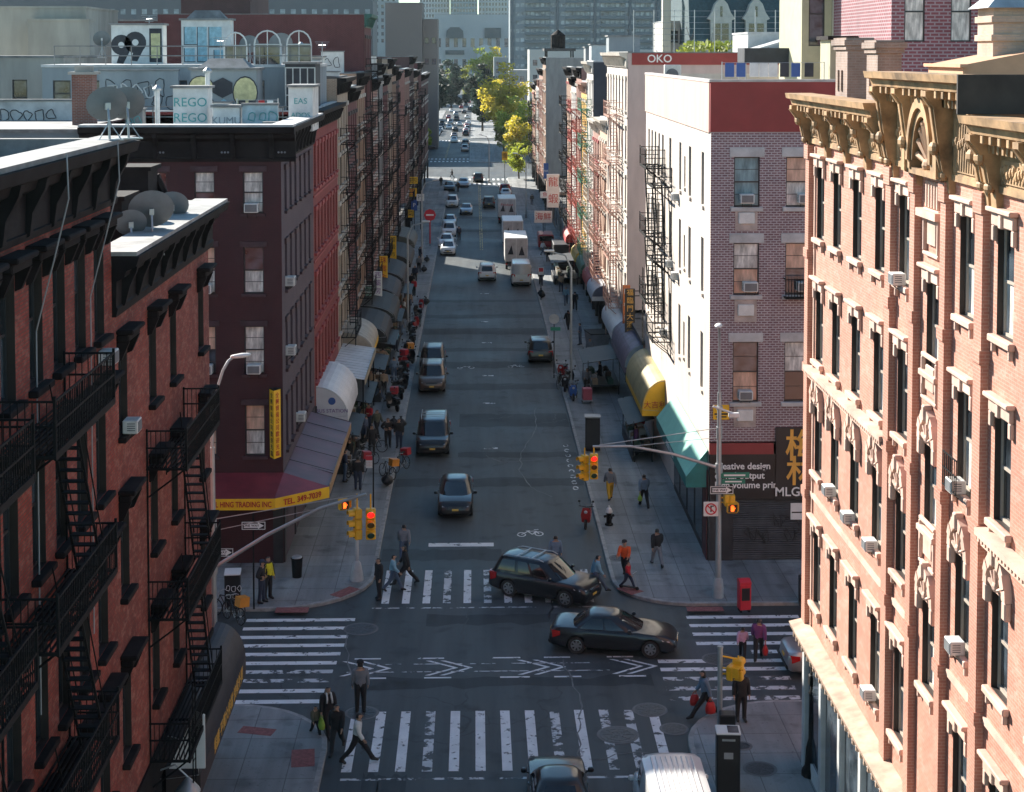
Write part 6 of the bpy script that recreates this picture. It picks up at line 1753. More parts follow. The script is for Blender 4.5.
text('BUS STATION', r, (-.02,-.85,.28), .28, mat('violet_lettering',(.2,.12,.3),.6), rot=(R(90),0,R(-90)), depth=.004)
c = MB(); c.M = Matrix.Rotation(R(-90), 4, 'Z'); c.lathe([(.2,-.02),(.2,0)], (.85,-.02,.82), 16, 0, 'y'); c.build('roundel', sign_blue, r)
r = empty('flat_canopy', (BL, 93.2, 3.9), R(90), 'white corrugated flat canopy behind the white barrel awning', 'canopy')
c = MB(); n = 26
for k in range(n): c.prism([(-.02,.3+.02*(k%2)),(-2.1,-.02+.02*(k%2)),(-2.1,-.05),(-.02,.25)], 'x', 10.0*k/n, 10.0*(k+.92)/n)
c.build('sheet', white_v, r); c = MB(); [c.tube((x,-2.0,-3.75),(x,-2.0,-.05),.04,6) for x in (.2,5,9.8)]; c.build('post', iron, r)
c = MB(); c.box(0,10,-2.15,-2.11,-.35,.03); c.build('valance', mat('tan_valance',(.4,.33,.22),.6), r)
r = barrel_awning('barrel_awning', (BL+.02, 103.6, 3.6), R(90), 6.0, 1.9, 1.3, mat('tan_canvas',(.38,.33,.26),.6,var=.2), mat('tan_canvas',(.38,.33,.26),.6), 'tan barrel awning with yellow edge beyond the corrugated canopy', sign_yellow)
for (y0, w_, pr, c_, lab) in ((111,7.0,2.4,(.02,.02,.022),'black awning beyond the tan one on the left row'),(119,8,2.6,(.025,.03,.03),'long black awning below the tan tenement of the left row'),(128.5,8,2.3,(.03,.03,.035),'dark awning below the tallest dark red tenement'),(138,9,2.4,(.02,.022,.024),'dark awning next to the vertical yellow signs'),(150,10,2.5,(.02,.02,.02),'dark awning below the dark wine tenement'),(165,9,2.3,(.1,.11,.1),'greenish awning near the end of the first left row')):
    barrel_awning('barrel_awning', (BL+.02, y0, 3.2), R(90), w_, pr, 1.0, mat('shop_awning_%d' % int(y0), c_, .7), mat('shop_awning_%d' % int(y0), c_, .7), lab, n=5)

def blade_sign(x, y, z0, z1, w_, m, chars, im, label, bm_=None):
    r = empty('blade_sign', (x, y, (z0+z1)/2), 0, label, 'sign', 'vertical shop signs')
    H = z1-z0
    MB().bbox(-w_/2,w_/2,0,.18,-H/2,H/2,.02).build('board', m, r)
    n = len(chars); s = min(w_*.82, H/n*.86)
    me = None
    for i, ch in enumerate(chars): text(ch, r, (0,-.006,H/2-H*(i+.5)/n), s, im, depth=.003)
    b = MB(); d = -1 if x < 0 else 1
    for z in (-H*.35, H*.35): b.box(d*w_/2,d*(w_/2+.7),.06,.12,z-.03,z+.03)
    b.build('bracket', iron, r)
    return r
gold_bg = mat('black_sign_board', (.03,.025,.02), .5)
blade_sign(10.2, 104.5, 4.3, 7.5, .66, gold_bg, '福臨門大酒樓', ink_gold, 'black vertical sign with gold characters above the violet awning')
blade_sign(10.25, 107.5, 4.6, 7.3, .5, mat('orange_sign_board',(.6,.17,.05),.5), '藥材行', ink_white, 'orange red vertical sign just behind the black and gold one')
blade_sign(-7.6, 124.2, 2.9, 6.0, .66, sign_white, '西藥房平安', mat('violet_characters',(.25,.1,.3),.6), 'taller white vertical sign with violet characters on the left row')
blade_sign(-8.25, 123.6, 2.6, 5.0, .62, mat('pale_green_board',(.5,.58,.56),.5), '眼鏡公司', sign_green, 'lower pale vertical sign with green characters next to the taller white one')
blade_sign(-7.75, 134.5, 3.0, 5.9, .7, sign_yellow, '珠寶金行', ink_red, 'yellow vertical sign with red characters nearer the camera')
blade_sign(-7.65, 148.5, 3.2, 6.0, .6, sign_yellow, '超級市場', ink, 'yellow vertical sign with black characters farther down the left row')
blade_sign(9.3, 190, 4.6, 8.6, 1.5, sign_white, '龍蝦', ink_red, 'large white vertical sign with a red lobster on the right row')
for (x, y, z, w_, h_, m_, t_, im_, lab) in ((-8.6,208,4.5,2.0,1.1,sign_yellow,'酒家',ink_red,'wide yellow board of the sign cluster on the left row'),(-8.3,210,5.9,1.5,.9,sign_yellow,'麵包',ink,'top yellow board of the sign cluster'),(-7.9,207,2.9,.8,1.4,sign_blue,'P',ink_white,'blue board of the sign cluster'),
      (-8.4,206,1.9,.95,1.0,sign_yellow,'菜',ink,'lowest yellow board of the sign cluster'),(-7.1,207,3.9,1.0,.9,sign_white,'行',ink,'white board at the street side of the sign cluster'),(8.0,187,3.4,2.1,1.4,sign_white,'海鮮',ink_red,'wide white board with red lettering below the lobster sign'),(8.6,196,5.2,1.2,.8,sign_white,'魚',ink_red,'small white board left of the lobster sign'),
      (10.0,225,6.0,.7,2.2,sign_blue,'洗衣',ink_white,'blue hanging board before the tall grey blank wall'),(5.2,280,4.6,1.0,1.5,yellow,'慢',ink,'yellow green board at the far crossing')):
    r = empty('shop_sign', (x, y, z+.4), 0, lab, 'sign'); MB().bbox(-w_/2,w_/2,0,.12,-h_/2,h_/2,.02).build('board', m_, r); text(t_, r, (0,-.006,0), min(h_*.8,w_/len(t_)*.9), im_, depth=.003)
    b = MB(); b.tube((0,.15,-z-.26),(0,.15,h_/2),.05,6); b.build('post', iron, r)

# market stalls, bags, containers along the walls
dk = [mat('dark_tarpaulin',(.018,.02,.022),.6,var=.4), mat('crate_brown',(.12,.08,.05),.8), mat('crate_green',(.03,.08,.05),.7), mat('carton',(.3,.22,.14),.85), mat('crate_white',(.45,.46,.44),.7)]
def stall(x, y, L, D, label, rz, seed):
    rg = random.Random(seed); r = empty('market_stall', (x, y, SW), rz, label, 'market stall')
    t = MB(); t.bbox(-L/2,L/2,-D/2,D/2,.55,.65,.02); [t.box(a-.04,a+.04,b-.04,b+.04,0,.55) for a in (-L/2+.1,L/2-.1) for b in (-D/2+.1,D/2-.1)]; t.box(-L/2+.02,L/2-.02,-D/2-.01,-D/2+.01,.02,.55); t.box(-L/2-.01,-L/2+.01,-D/2+.02,D/2-.02,.02,.55); t.build('table', dk[0], r)
    p = MB(); p.add([(-L/2-.1,-D/2-.3,2.15),(L/2+.1,-D/2-.3,2.15),(L/2+.1,D/2,2.5),(-L/2-.1,D/2,2.5),(-L/2-.1,-D/2-.3,2.11),(L/2+.1,-D/2-.3,2.11),(L/2+.1,D/2,2.46),(-L/2-.1,D/2,2.46)],[(0,1,2,3),(7,6,5,4),(0,4,5,1),(1,5,6,2),(2,6,7,3),(3,7,4,0)]); p.build('canopy', dk[0], r)
    q = MB(); [q.tube((a,b,.6),(a,b,2.3),.025,5) for a in (-L/2+.05,L/2-.05) for b in (-D/2+.05,D/2-.05)]; q.build('post', iron, r)
    k = 0; u = -L/2+.3
    while u < L/2-.3:
        for v_ in (-.25*D, .22*D):
            h = .2+.3*rg.random(); c = MB(); c.box(u-.22,u+.22,v_-.18,v_+.18,.652,.65+h)
            for j in range(5): c.ball((u-.14+.07*j,v_+.06*(-1)**j,.65+h),.07,n=6)
            tag(c.build('crate', rg.choice(dk[1:]), None, loc=(0,0,0)), 'produce crate on the '+label.split(' on the ')[0].split(' behind ')[0].split(' beside ')[0], 'crate', 'produce crates on the stalls').matrix_world = Matrix.Translation((x,y,SW)) @ Matrix.Rotation(rz, 4, 'Z')
        u += .62
    return r
stall(-7.3, 88.5, 5.0, 1.4, 'dark stall under the white barrel awning', R(90), 1)
stall(-7.2, 97, 6.0, 1.5, 'dark stall under the corrugated canopy', R(90), 2)
stall(-7.0, 106.5, 5.0, 1.6, 'dark stall under the tan awning', R(90), 3)
stall(-6.9, 116, 6.0, 1.8, 'dark stall under the black awning', R(90), 4)
stall(-6.9, 126, 6.0, 1.8, 'dark stall beside the white vertical signs', R(90), 5)
stall(-6.7, 140, 6.0, 1.8, 'dark stall below the yellow vertical sign', R(90), 6)
stall(8.6, 108.5, 5.0, 2.2, 'black covered stall on the right sidewalk behind the man with the cart', R(-90), 7)
stall(9.4, 91.5, 6.5, 1.2, 'dark stall under the olive gold awning', R(-90), 8)
stall(9.0, 160, 6.0, 2.4, 'dark stall far down the right sidewalk', R(-90), 10)
def bags(px, py, label, n, seed):
    rg = random.Random(seed); p = G(px, py, SW); c = MB()
    r = empty('rubbish_bag', p, 0, label, 'rubbish bag', 'black rubbish bags on the sidewalks')
    rr_ = .34
    ph = [rg.random()*6 for _ in range(4)]
    n_, m_ = 14, 8; vs = []
    rings = []
    for i in range(m_+1):
        t = i/m_; a = math.pi*t; ring_ = []
        for k in range(n_):
            b = 2*math.pi*k/n_; q = 1+.13*math.sin(3*b+ph[0]+2*t)+.08*math.sin(5*b+ph[1]-4*t)
            rad = rr_*max(.02,math.sin(a)**.8 if a < 3.1 else .02)*q*(1.1-.35*(1-t))
            ring_.append((rad*math.cos(b), rad*math.sin(b), .62*(1-t)**.9*(1+.06*math.sin(4*b+ph[2]))))
        rings.append(ring_)
    c.loft(rings); c.lathe([(.02,.58),(.1,.74)], n=7)
    fix_normals(c.build('sack', dk[0], r, smooth=True).data)
for i, (px, py, lab) in enumerate(((394,428,'left one of the two black bags on the left sidewalk'),(401,428,'right one of the two black bags on the left sidewalk'),(387,486,'black bag beside the delivery bicycles on the left'),(426,305,'round black bag at the kerb in the middle of the left sidewalk'),(424,272,'black bag at the kerb nearer the red sign'),(427,262,'black bag just below the red sign post'),(542,298,'black bag at the right kerb beyond the black parked car'),(541,296,'black bag behind another one at the right kerb'),(597,356,'black bag beside the grey container on the right'))):
    bags(px, py, lab, 1, i)
p = G(597, 349, SW); r = empty('refuse_container', p, R(-80), 'grey wheeled refuse container on the right sidewalk beyond the black stall', 'container')
b = MB(); b.prism([(-.6,.25),(.6,.25),(.75,1.3),(-.75,1.3)], 'x', -1.1, 1.1); b.build('body', mat('container_grey',(.2,.22,.24),.5), r); b = MB(); b.bbox(-1.12,1.12,-.78,.78,1.3,1.38,.02); b.build('lid', iron, r); b = MB(); [b.lathe([(.12,-.04),(.12,.04)], (x,y,.12), 10, 0, 'x') for x in (-.9,.9) for y in (-.45,.45)]; b.build('wheel', rubber, r)

# ------------------------------------------------------------------ trees
bark = mat('bark', (.09,.07,.055), .9, var=.3, scale=4)
def leaf_mat(name, c):
    n = NT(name); n.set(Roughness=.6)
    f = n.noise(n.pos(), .8, 4); g = n.noise(n.pos(), 9, 2)
    a = n.ramp(f, [(.32, tuple(x*.5 for x in c)), (.68, tuple(min(1,x*1.3) for x in c))])
    n.l(n.mix(.5, a, n.ramp(g, [(.3,.6),(.7,1.3)]), 'MULTIPLY'), n.b.inputs['Base Color'])
    tl = n.n('ShaderNodeBsdfTranslucent'); n.l(a, tl.inputs[0])
    mx = n.n('ShaderNodeMixShader'); mx.inputs[0].default_value = .5; n.l(n.b.outputs[0], mx.inputs[1]); n.l(tl.outputs[0], mx.inputs[2])
    out = [x for x in n.t.nodes if x.type == 'OUTPUT_MATERIAL'][0]; n.l(mx.outputs[0], out.inputs['Surface'])
    return n.mat
lf_yel = leaf_mat('yellow_leaves', (.68,.56,.06)); lf_grn = leaf_mat('green_leaves', (.3,.33,.06)); lf_drk = leaf_mat('dark_leaves', (.03,.055,.04)); lf_lime = leaf_mat('lime_leaves', (.42,.48,.07))
def tree(x, y, H, rad, m, label, seed, leaf=.5, n=1500, base=.3, m2=None):
    rg = random.Random(seed); r = empty('street_tree', (x, y, SW), rg.random()*6, label, 'tree', 'street trees')
    t = MB(); t.path([(0,0,0),(.1,0,H*.25),(-.05,.1,H*.5),(.05,0,H*.85)], [.03*H**.9,.022*H**.9,.014*H**.9,.03], 8)
    tips = []
    for k in range(11):
        a = 2*math.pi*k/11*2.4+rg.random(); z0 = H*(base+.45*rg.random()); L = rad*(.5+.5*rg.random())
        e = Vector((L*math.cos(a), L*math.sin(a), z0+H*(.08+.2*rg.random()))); mid = Vector((e.x*.5, e.y*.5, z0+(e.z-z0)*.35))
        t.path([(0,0,z0), mid, e], [.1,.07,.025], 5); tips.append((e, rad*(.28+.2*rg.random()))); tips.append((mid*1.05, rad*.25))
    t.build('trunk', bark, r, smooth=True)
    for k in range(6): tips.append((Vector((rg.uniform(-.35,.35)*rad, rg.uniform(-.35,.35)*rad, H*(base+.12+(.86-base)*k/5.0))), rad*.36))
    c = MB()
    for i in range(n):
        e, q = rg.choice(tips)
        d = Vector((rg.gauss(0,1), rg.gauss(0,1), rg.gauss(0,.8))).normalized()*q*(rg.random()**.4)
        p = e+d
        if p.z > H or p.z < H*base*.75: continue
        u = Vector((rg.gauss(0,1), rg.gauss(0,1), rg.gauss(0,1))).normalized(); w_ = u.orthogonal().normalized(); s = leaf*(.5+.8*rg.random())
        c.add([p-u*s*.6, p+w_*s*.35, p+u*s*.6, p-w_*s*.35], [(0,1,2,3)], 1 if (m2 and e.z < H*.5 and rg.random() < .8) else 0)
    c.build('crown', [m, m2 or m], r)
    return r
tree(8.4, 392, 20.5, 6.6, lf_yel, 'tallest yellow street tree right of the far street', 1, .75, 5200, .14)
tree(5.6, 420, 16, 4.6, lf_yel, 'yellow tree left of the tallest yellow one', 2, .7, 3000, .15, lf_lime)
tree(9.6, 348, 13.5, 4.3, lf_lime, 'lime green tree below the tall yellow one beside the row end', 3, .6, 3400, .1, lf_grn)
tree(12.6, 352, 12.5, 3.2, lf_yel, 'small yellow tree against the right row end', 4, .55, 2400, .12, lf_lime)
tree(6.6, 366, 8.5, 2.8, lf_grn, 'green tree at the kerb left of the lime one', 5, .55, 1800, .12)
for i, (x, y, H, rd, m_, lab) in enumerate(((-15,520,19,6.5,lf_drk,'dark green tree leftmost at the street end'),(-17,560,21,7,lf_drk,'broad dark tree behind the leftmost one at the street end'),(-9.5,640,20,6.5,lf_drk,'dark tree in the middle of the street end'),(-22,500,18,6,lf_drk,'dark tree partly hidden by the left row'),
      (3.0,560,19,5.5,lf_drk,'dark tree at the right kerb of the street end'),(2.2,470,15,3.6,lf_drk,'slim dark tree left of the yellow ones'),(-13.6,372,8,3,lf_lime,'small yellowish tree at the left row end'),(-4,760,17,6,lf_grn,'green tree far behind at the middle'),(-13,800,15,6,lf_lime,'lime tree far behind the dark ones'),
      (4.5,830,25.5,8,lf_lime,'pale yellow crown high above the street end'),(10,850,26,8,lf_yel,'pale yellow crown beside the other high one'))):
    tree(x, y, H, rd, m_, lab, 20+i, 1.25 if y > 500 else .7, 3000, .12)
tree(8.0, 291, 6.5, 2.3, lf_lime, 'low lime tree at the right kerb before the far crossing', 61, .4, 1500, .2)
tree(8.6, 340, 9.5, 3.4, lf_yel, 'yellow tree right at the far crossing below the lime one', 62, .5, 2400, .15, lf_lime)
tree(27.5, 190, 24.2, 4.0, lf_lime, 'yellow green tree before the right dormer of the mansard', 51, .6, 3000, .5)
tree(24.0, 192, 22.6, 3.2, lf_lime, 'yellow green tree before the left dormer of the mansard', 52, .55, 2400, .5)
# ------------------------------------------------------------------ vehicles (forward is local +y)
def paint(name, c, metal=.0, rough=.28):
    return mat(name, c, rough, metal, var=.04, scale=2, coat=.35)
P_black = paint('black_car_paint', (.012,.013,.015)); P_grey = paint('dark_grey_car_paint', (.03,.034,.04), .5); P_navy = paint('blue_black_car_paint', (.018,.022,.028), .4)
P_white = paint('white_car_paint', (.66,.67,.67)); P_silver = paint('silver_car_paint', (.36,.38,.4), .6); P_red = paint('red_car_paint', (.3,.02,.02)); P_brown = paint('bronze_car_paint', (.12,.09,.07), .4)
lens_w = mat('headlight_lens', (.55,.57,.6), .12, .2, var=.05); lens_r = mat('tail_light_lens', (.45,.012,.012), .2, var=.05); lens_o = mat('indicator_lens', (.7,.25,.04), .2, var=.05)
plate_y = mat('number_plate', (.7,.45,.08), .5, var=.1); trim = mat('black_trim', (.014,.014,.015), .55, var=.1)
tyre_m, rim_m = rubber, mat('alloy_rim', (.4,.41,.43), .3, .8, var=.1)

SPEC = {  # L, halfwidth, H, belt, hood z, deck z, wheel r, wheelbase, (windscreen base y, rear glass base y, roof front y, roof rear y), roof halfwidth
 'sedan': dict(L=4.88, w=.92, H=1.45, belt=.93, hood=.86, deck=1.02, r=.335, wb=2.83, g=(1.12,-1.72,.2,-.95), rw=.63, doors=((.98,-.1),(-.14,-1.05)), split=(.52,)),
 'suv': dict(L=4.68, w=.93, H=1.68, belt=1.02, hood=1.0, deck=1.05, r=.37, wb=2.7, g=(1.2,-2.18,.42,-1.85), rw=.7, doors=((1.02,.0),(-.04,-.95)), split=(.36,.66), rails=True),
 'minivan': dict(L=5.1, w=.97, H=1.76, belt=1.03, hood=.98, deck=1.08, r=.35, wb=3.0, g=(1.72,-2.42,.72,-2.15), rw=.76, doors=((1.2,.15),(.11,-1.05)), split=(.36,.66), rails=True),
 'hatchback': dict(L=4.5, w=.88, H=1.5, belt=.95, hood=.88, deck=1.1, r=.32, wb=2.7, g=(1.42,-2.02,.3,-1.05), rw=.62, doors=((1.02,-.02),(-.06,-.95)), split=(.5,)),
 'cargo_van': dict(L=5.7, w=1.0, H=2.3, belt=1.3, hood=1.2, deck=1.32, r=.36, wb=3.4, g=(2.15,-2.8,1.45,-2.74), rw=.86, doors=((1.75,.75),), split=(.8,), ribs=True),
}
_cars = {}
def lerp(a, b, t): return a+(b-a)*t
def car_meshes(kind):
    if kind in _cars: return _cars[kind]
    S = SPEC[kind]; L, w, H, belt, r = S['L'], S['w'], S['H'], S['belt'], S['r']
    yF0, yR0, yF1, yR1 = S['g']; h = L/2; hood, deck = S['hood'], S['deck']; zb = .2
    yf, yr = S['wb']/2+.06, -S['wb']/2+.06
    st = [(-h,.42,.62*1+.0,.80),(-h+.06,.3,deck-.12,.9),(-h+.18,.24,deck-.03,.955),(-h+.5,.2,deck,.985)]
    st += [(yR0+.1 if yR0+.1 > -h+.55 else -h+.6, .2, max(deck,belt), .995)]
    for t in (.2,.4,.6,.8): st.append((lerp(st[4][0], yF0-.1, t), .19, lerp(max(deck,belt),belt,t), 1.0))
    st += [(yF0,.19,belt+.01,1.0),(lerp(yF0,h,.35),.2,lerp(belt,hood,.45),.99),(lerp(yF0,h,.7),.2,hood-.03,.965),(h-.22,.2,hood-.12,.92),(h-.07,.24,hood-.22,.84),(h,.36,hood-.36,.72)]
    st.sort(key=lambda q: q[0])
    def half(y, z0, zt, k):
        W = w*k; c = .035 if y > yF0 else .02
        return [(0,z0),(.82*W,z0),(.965*W,z0+.1),(W,lerp(z0,zt,.42)),(.995*W,lerp(z0,zt,.66)),(.965*W,zt-.07),(.91*W,zt-.012),(.7*W,zt+c*.6),(0,zt+c)]
    rings = []
    for (y, z0, zt, k) in st:
        hp = half(y, z0, zt, k)
        rings.append([(x,y,z) for x, z in hp]+[(-x,y,z) for x, z in hp[-2:0:-1]])
    b = MB(); b.loft(rings)
    me = fix_normals(b.mesh('body', [P_black, trim], angle=38))
    bo = bpy.data.objects.new('tmp_body', me); COL.objects.link(bo)
    cut = MB()
    for y in (yf, yr):
        for s in (-1, 1): cut.lathe([(r+.07, s*(w-.3)), (r+.07, s*(w+.3))] if s > 0 else [(r+.07, -(w+.3)), (r+.07, -(w-.3))], (0,y,r), 20, 1, 'x')
    cm_ = fix_normals(cut.mesh('cut', [P_black, trim])); co = bpy.data.objects.new('tmp_cut', cm_); COL.objects.link(co)
    md = bo.modifiers.new('b', 'BOOLEAN'); md.object = co; md.operation = 'DIFFERENCE'; md.solver = 'EXACT'
    dg = bpy.context.evaluated_depsgraph_get(); body = bpy.data.meshes.new_from_object(bo.evaluated_get(dg)); body.name = 'body'
    bpy.data.objects.remove(bo); bpy.data.objects.remove(co)
    body.set_sharp_from_angle(angle=R(38))
    # cabin
    bw, rw = w*.94, S['rw']; zt = H-.05; zbse = belt-.06
    def ring(t):
        F, Rr, W = lerp(yF0+.06,yF1,t), lerp(yR0-.04,yR1,t), lerp(bw,rw,t)+.05*math.sin(math.pi*t)*.6
        c = lerp(.22,.16,t); z = lerp(zbse,zt,t)
        bow = .1*(1-t)+.07
        return [(W,Rr+c*1.2,z),(W,lerp(Rr,F,.5),z),(W,F-c*2.2,z),(W-c*.8,F-c*.45,z),(W*.45,F+bow*.4,z),(0,F+bow*.55,z),(-W*.45,F+bow*.4,z),(-W+c*.8,F-c*.45,z),(-W,F-c*2.2,z),(-W,lerp(Rr,F,.5),z),(-W,Rr+c*1.2,z),(-W+c*.8,Rr+c*.25,z),(0,Rr-.05,z),(W-c*.8,Rr+c*.25,z)]
    R_ = [ring(t) for t in (0,.33,.66,1.0)]
    top = [(x*.86, lerp((yF1+yR1)/2, y, .9), H-.008) for x, y, z in R_[-1]]; top2 = [(x*.45, lerp((yF1+yR1)/2, y, .55), H+.008) for x, y, z in R_[-1]]
    cb = MB(); cb.loft(R_+[top, top2])
    cabin = fix_normals(cb.mesh('cabin', P_black, angle=50))
    def patch(pts0, pts1, t0, t1, off):
        """glass between two ring heights; pts index lists on the ring"""
        q = MB(); N = 4; cols_ = len(pts0)
        vs = []
        for j in range(N+1):
            t = lerp(t0, t1, j/N); rg_ = ring(t)
            for i in pts0:
                a = rg_[int(i)]; bq = rg_[(int(i)+1) % 14]; f = i-int(i)
                p = Vector(a).lerp(Vector(bq), f); vs.append(p)
        cx = Vector((0, (yF0+yR0)/2, zbse))
        fs = [(j*cols_+i, j*cols_+i+1, (j+1)*cols_+i+1, (j+1)*cols_+i) for j in range(N) for i in range(cols_-1)]
        out = []
        for v in vs:
            d = Vector((v.x, 0, 0)) if off == 'side' else Vector((0, v.y-cx.y, 0))
            d = d.normalized()*.012+Vector((0,0,.007)); out.append(v+d)
        q.add(out, fs); return fix_normals(q.mesh('glass', car_glass, angle=60))
    P = {}
    P['windscreen'] = [(patch([3.12,3.4,4,4.5,5,5.5,6,6.6,6.88], None, .1, .93, 'front'), None)]
    if kind != 'cargo_van': P['rear_window'] = [(patch([10.9+.3,11.4,12,12.6,13.0-.2][0:1]+[11.5,12,12.5,12.8], None, .16, .88, 'front'), None)]
    sw = []
    cuts = [0.0]+list(S['split'])+[1.0]
    for a, bq in zip(cuts[:-1], cuts[1:]):
        if kind == 'cargo_van' and a == 0: continue
        a2, b2 = a+.03, bq-.03
        ix = [0+2*lerp(a2,b2,k/3) for k in range(4)]; ix2 = [8+2*(1-lerp(a2,b2,k/3)) for k in range(4)]
        sw.append((patch(ix, None, .2, .88, 'side'), None)); sw.append((patch(ix2, None, .2, .88, 'side'), None))
    P['side_window'] = sw
    # doors follow the flank
    dr = []
    def flank(y, u, off):
        i = max(k for k in range(len(st)) if st[k][0] <= y); i = min(i, len(st)-2); t = (y-st[i][0])/(st[i+1][0]-st[i][0])
        q = [lerp(st[i][k], st[i+1][k], t) for k in range(4)]; hp = half(q[0], q[1], q[2], q[3])[2:7]
        k = min(3, int(u*4)); f = u*4-k
        return (lerp(hp[k][0],hp[k+1][0],f)+off, y, lerp(hp[k][1],hp[k+1][1],f))
    for (y1, y0) in S['doors']:
        for s in (-1, 1):
            q = MB(); vs = []
            for j in range(6):
                for i in range(4):
                    p = flank(lerp(y0,y1,i/3), lerp(.12,.93,j/5), .009); vs.append((p[0]*s, p[1], p[2]))
            fs = [(j*4+i,j*4+i+1,(j+1)*4+i+1,(j+1)*4+i) for j in range(5) for i in range(3)]
            rim_ = []
            q.add(vs, fs); n0 = len(vs)
            border = [i for i in range(4)]+[j*4+3 for j in range(1,6)]+[20+i for i in (2,1,0)]+[j*4 for j in (4,3,2,1)]
            vv = [vs[i] for i in border]+[(vs[i][0]-s*.012, vs[i][1], vs[i][2]) for i in border]; m = len(border)
            q.add(vv, [(i,(i+1)%m,m+(i+1)%m,m+i) for i in range(m)])
            ctr = (sum(vs[i][1] for i in border)/m, sum(vs[i][2] for i in border)/m)
            ex = [(vs[i][0]-s*.0045, vs[i][1]+(.016 if vs[i][1] > ctr[0] else -.016), vs[i][2]+(.014 if vs[i][2] > ctr[1] else -.014)) for i in border]; inn = [(vs[i][0]-s*.0045, vs[i][1], vs[i][2]) for i in border]
            q.add(inn+ex, [(i,(i+1)%m,m+(i+1)%m,m+i) for i in range(m)], 1)
            hd = MB(); p = flank(lerp(y0,y1,.12), .8, .03); hd.bbox(p[0]*s-.02,p[0]*s+.02,p[1]-.0,p[1]+.17,p[2]-.015,p[2]+.015,.008)
            dr.append((fix_normals(q.mesh('door', [P_black, trim], angle=38)), hd.mesh('handle', P_black)))
    P['door'] = dr
    # wheels
    ty = MB(); ty.lathe([(r*.62,-.1),(r*.93,-.11),(r,-.07),(r,.07),(r*.93,.11),(r*.62,.1)], n=26, axis='x', cap=False)
    ty.lathe([(r*.64,.02),(r*.64,.03)], n=16, axis='x')
    rm = MB()
    rm.lathe([(r*.66,.0),(r*.67,.1),(r*.6,.105),(r*.57,.05)], n=22, axis='x', cap=False); rm.lathe([(r*.16,.03),(r*.16,.085),(.01,.1)], n=12, axis='x')
    for k in range(7):
        rm.M = Matrix.Rotation(2*math.pi*k/7, 4, 'X'); rm.box(.05,.09,-.035,.035,r*.1,r*.62)
    rm.M = None
    P['wheel'] = [(ty.mesh('wheel', tyre_m, angle=40), rm.mesh('rim', rim_m, angle=40), (s*(w-.13), y, r), s) for y in (yf, yr) for s in (-1, 1)]
    hl = []; tl = []; ft = hood-.2
    for s in (-1, 1):
        q = MB(); q.loft([[(s*(w*.45),h-.1,ft-.1),(s*(w*.45),h-.06,ft-.04),(s*(w*.47),h-.16,ft+.03),(s*(w*.5),h-.2,ft-.02)],
                [(s*(w*.72),h-.08,ft-.12),(s*(w*.72),h-.05,ft-.03),(s*(w*.74),h-.2,ft+.06),(s*(w*.74),h-.24,ft)],
                [(s*(w*.9),h-.26,ft-.08),(s*(w*.915),h-.25,ft),(s*(w*.89),h-.4,ft+.08),(s*(w*.86),h-.4,ft)],
                [(s*(w*.955),h-.5,ft-.02),(s*(w*.965),h-.5,ft+.02),(s*(w*.945),h-.56,ft+.08),(s*(w*.9),h-.55,ft+.03)]])
        hl.append((fix_normals(q.mesh('headlight', lens_w, angle=40)), None))
        zt_ = deck-.16; tall = kind in ('suv','minivan','cargo_van'); q = MB()
        z1, z0 = (zt_+.02, zt_-.28) if not tall else (zt_+.1, zt_-.3)
        q.loft([[(s*w*.62,-h+.03,z0+.06),(s*w*.62,-h+.05,z1-.02),(s*w*.64,-h+.2,z1-.02),(s*w*.64,-h+.2,z0+.06)],
                [(s*w*.85,-h+.05,z0),(s*w*.85,-h+.07,z1),(s*w*.85,-h+.22,z1),(s*w*.85,-h+.22,z0)],
                [(s*w*.965,-h+.18,z0+.03),(s*w*.96,-h+.18,z1),(s*w*.9,-h+.3,z1),(s*w*.9,-h+.3,z0+.03)],
                [(s*w*1.0,-h+.46,z0+.14),(s*w*.99,-h+.46,z1-.02),(s*w*.93,-h+.46,z1-.02),(s*w*.93,-h+.46,z0+.14)]])
        tl.append((fix_normals(q.mesh('tail_light', lens_r, angle=40)), None))
    P['headlight'] = hl; P['tail_light'] = tl
    q = MB(); q.bbox(-w*.42,w*.42,h-.12,h+.012,ft-.14,ft-.02,.03); q.bbox(-w*.6,w*.6,h-.15,h+.008,.3,.45,.03)
    for j in range(3): q.box(-w*.4,w*.4,h+.012,h+.02,ft-.12+.035*j,ft-.105+.035*j,1)
    P['grille'] = [(q.mesh('grille', [trim, chrome]), None)]
    q = MB(); q.box(-.16,.16,h+.01,h+.026,.46,.56); P['number_plate'] = [(q.mesh('number_plate', plate_y), None)]
    q = MB(); q.box(-.16,.16,-h-.02,-h+.02,.62,.72)
    P['number_plate'].append((q.mesh('number_plate', plate_y), None))
    q = MB(); q.bbox(-w*.8,w*.8,-h-.03,-h+.2,.32,.5,.05); P['bumper'] = [(q.mesh('bumper', trim), None)]
    mi = []
    for s in (-1, 1):
        q = MB(); q.bbox(s*(w+.02),s*(w+.2),yF0-.5,yF0-.36,belt+.02,belt+.17,.04); q.tube((s*(w-.06),yF0-.42,belt),(s*(w+.06),yF0-.43,belt+.06),.025,5); mi.append((q.mesh('mirror', P_black), None))
    P['mirror'] = mi
    if S.get('rails'):
        q = MB()
        for s in (-1, 1): q.path([(s*rw*.9,yF1-.15,H-.02),(s*rw*.92,yF1-.4,H+.06),(s*rw*.92,yR1+.4,H+.06),(s*rw*.9,yR1+.15,H-.02)],.02,6)
        for y in (-.3,-1.0): q.box(-rw*.9,rw*.9,y-.03,y+.03,H+.05,H+.075)
        P['roof_rail'] = [(q.mesh('roof_rail', steel), None)]
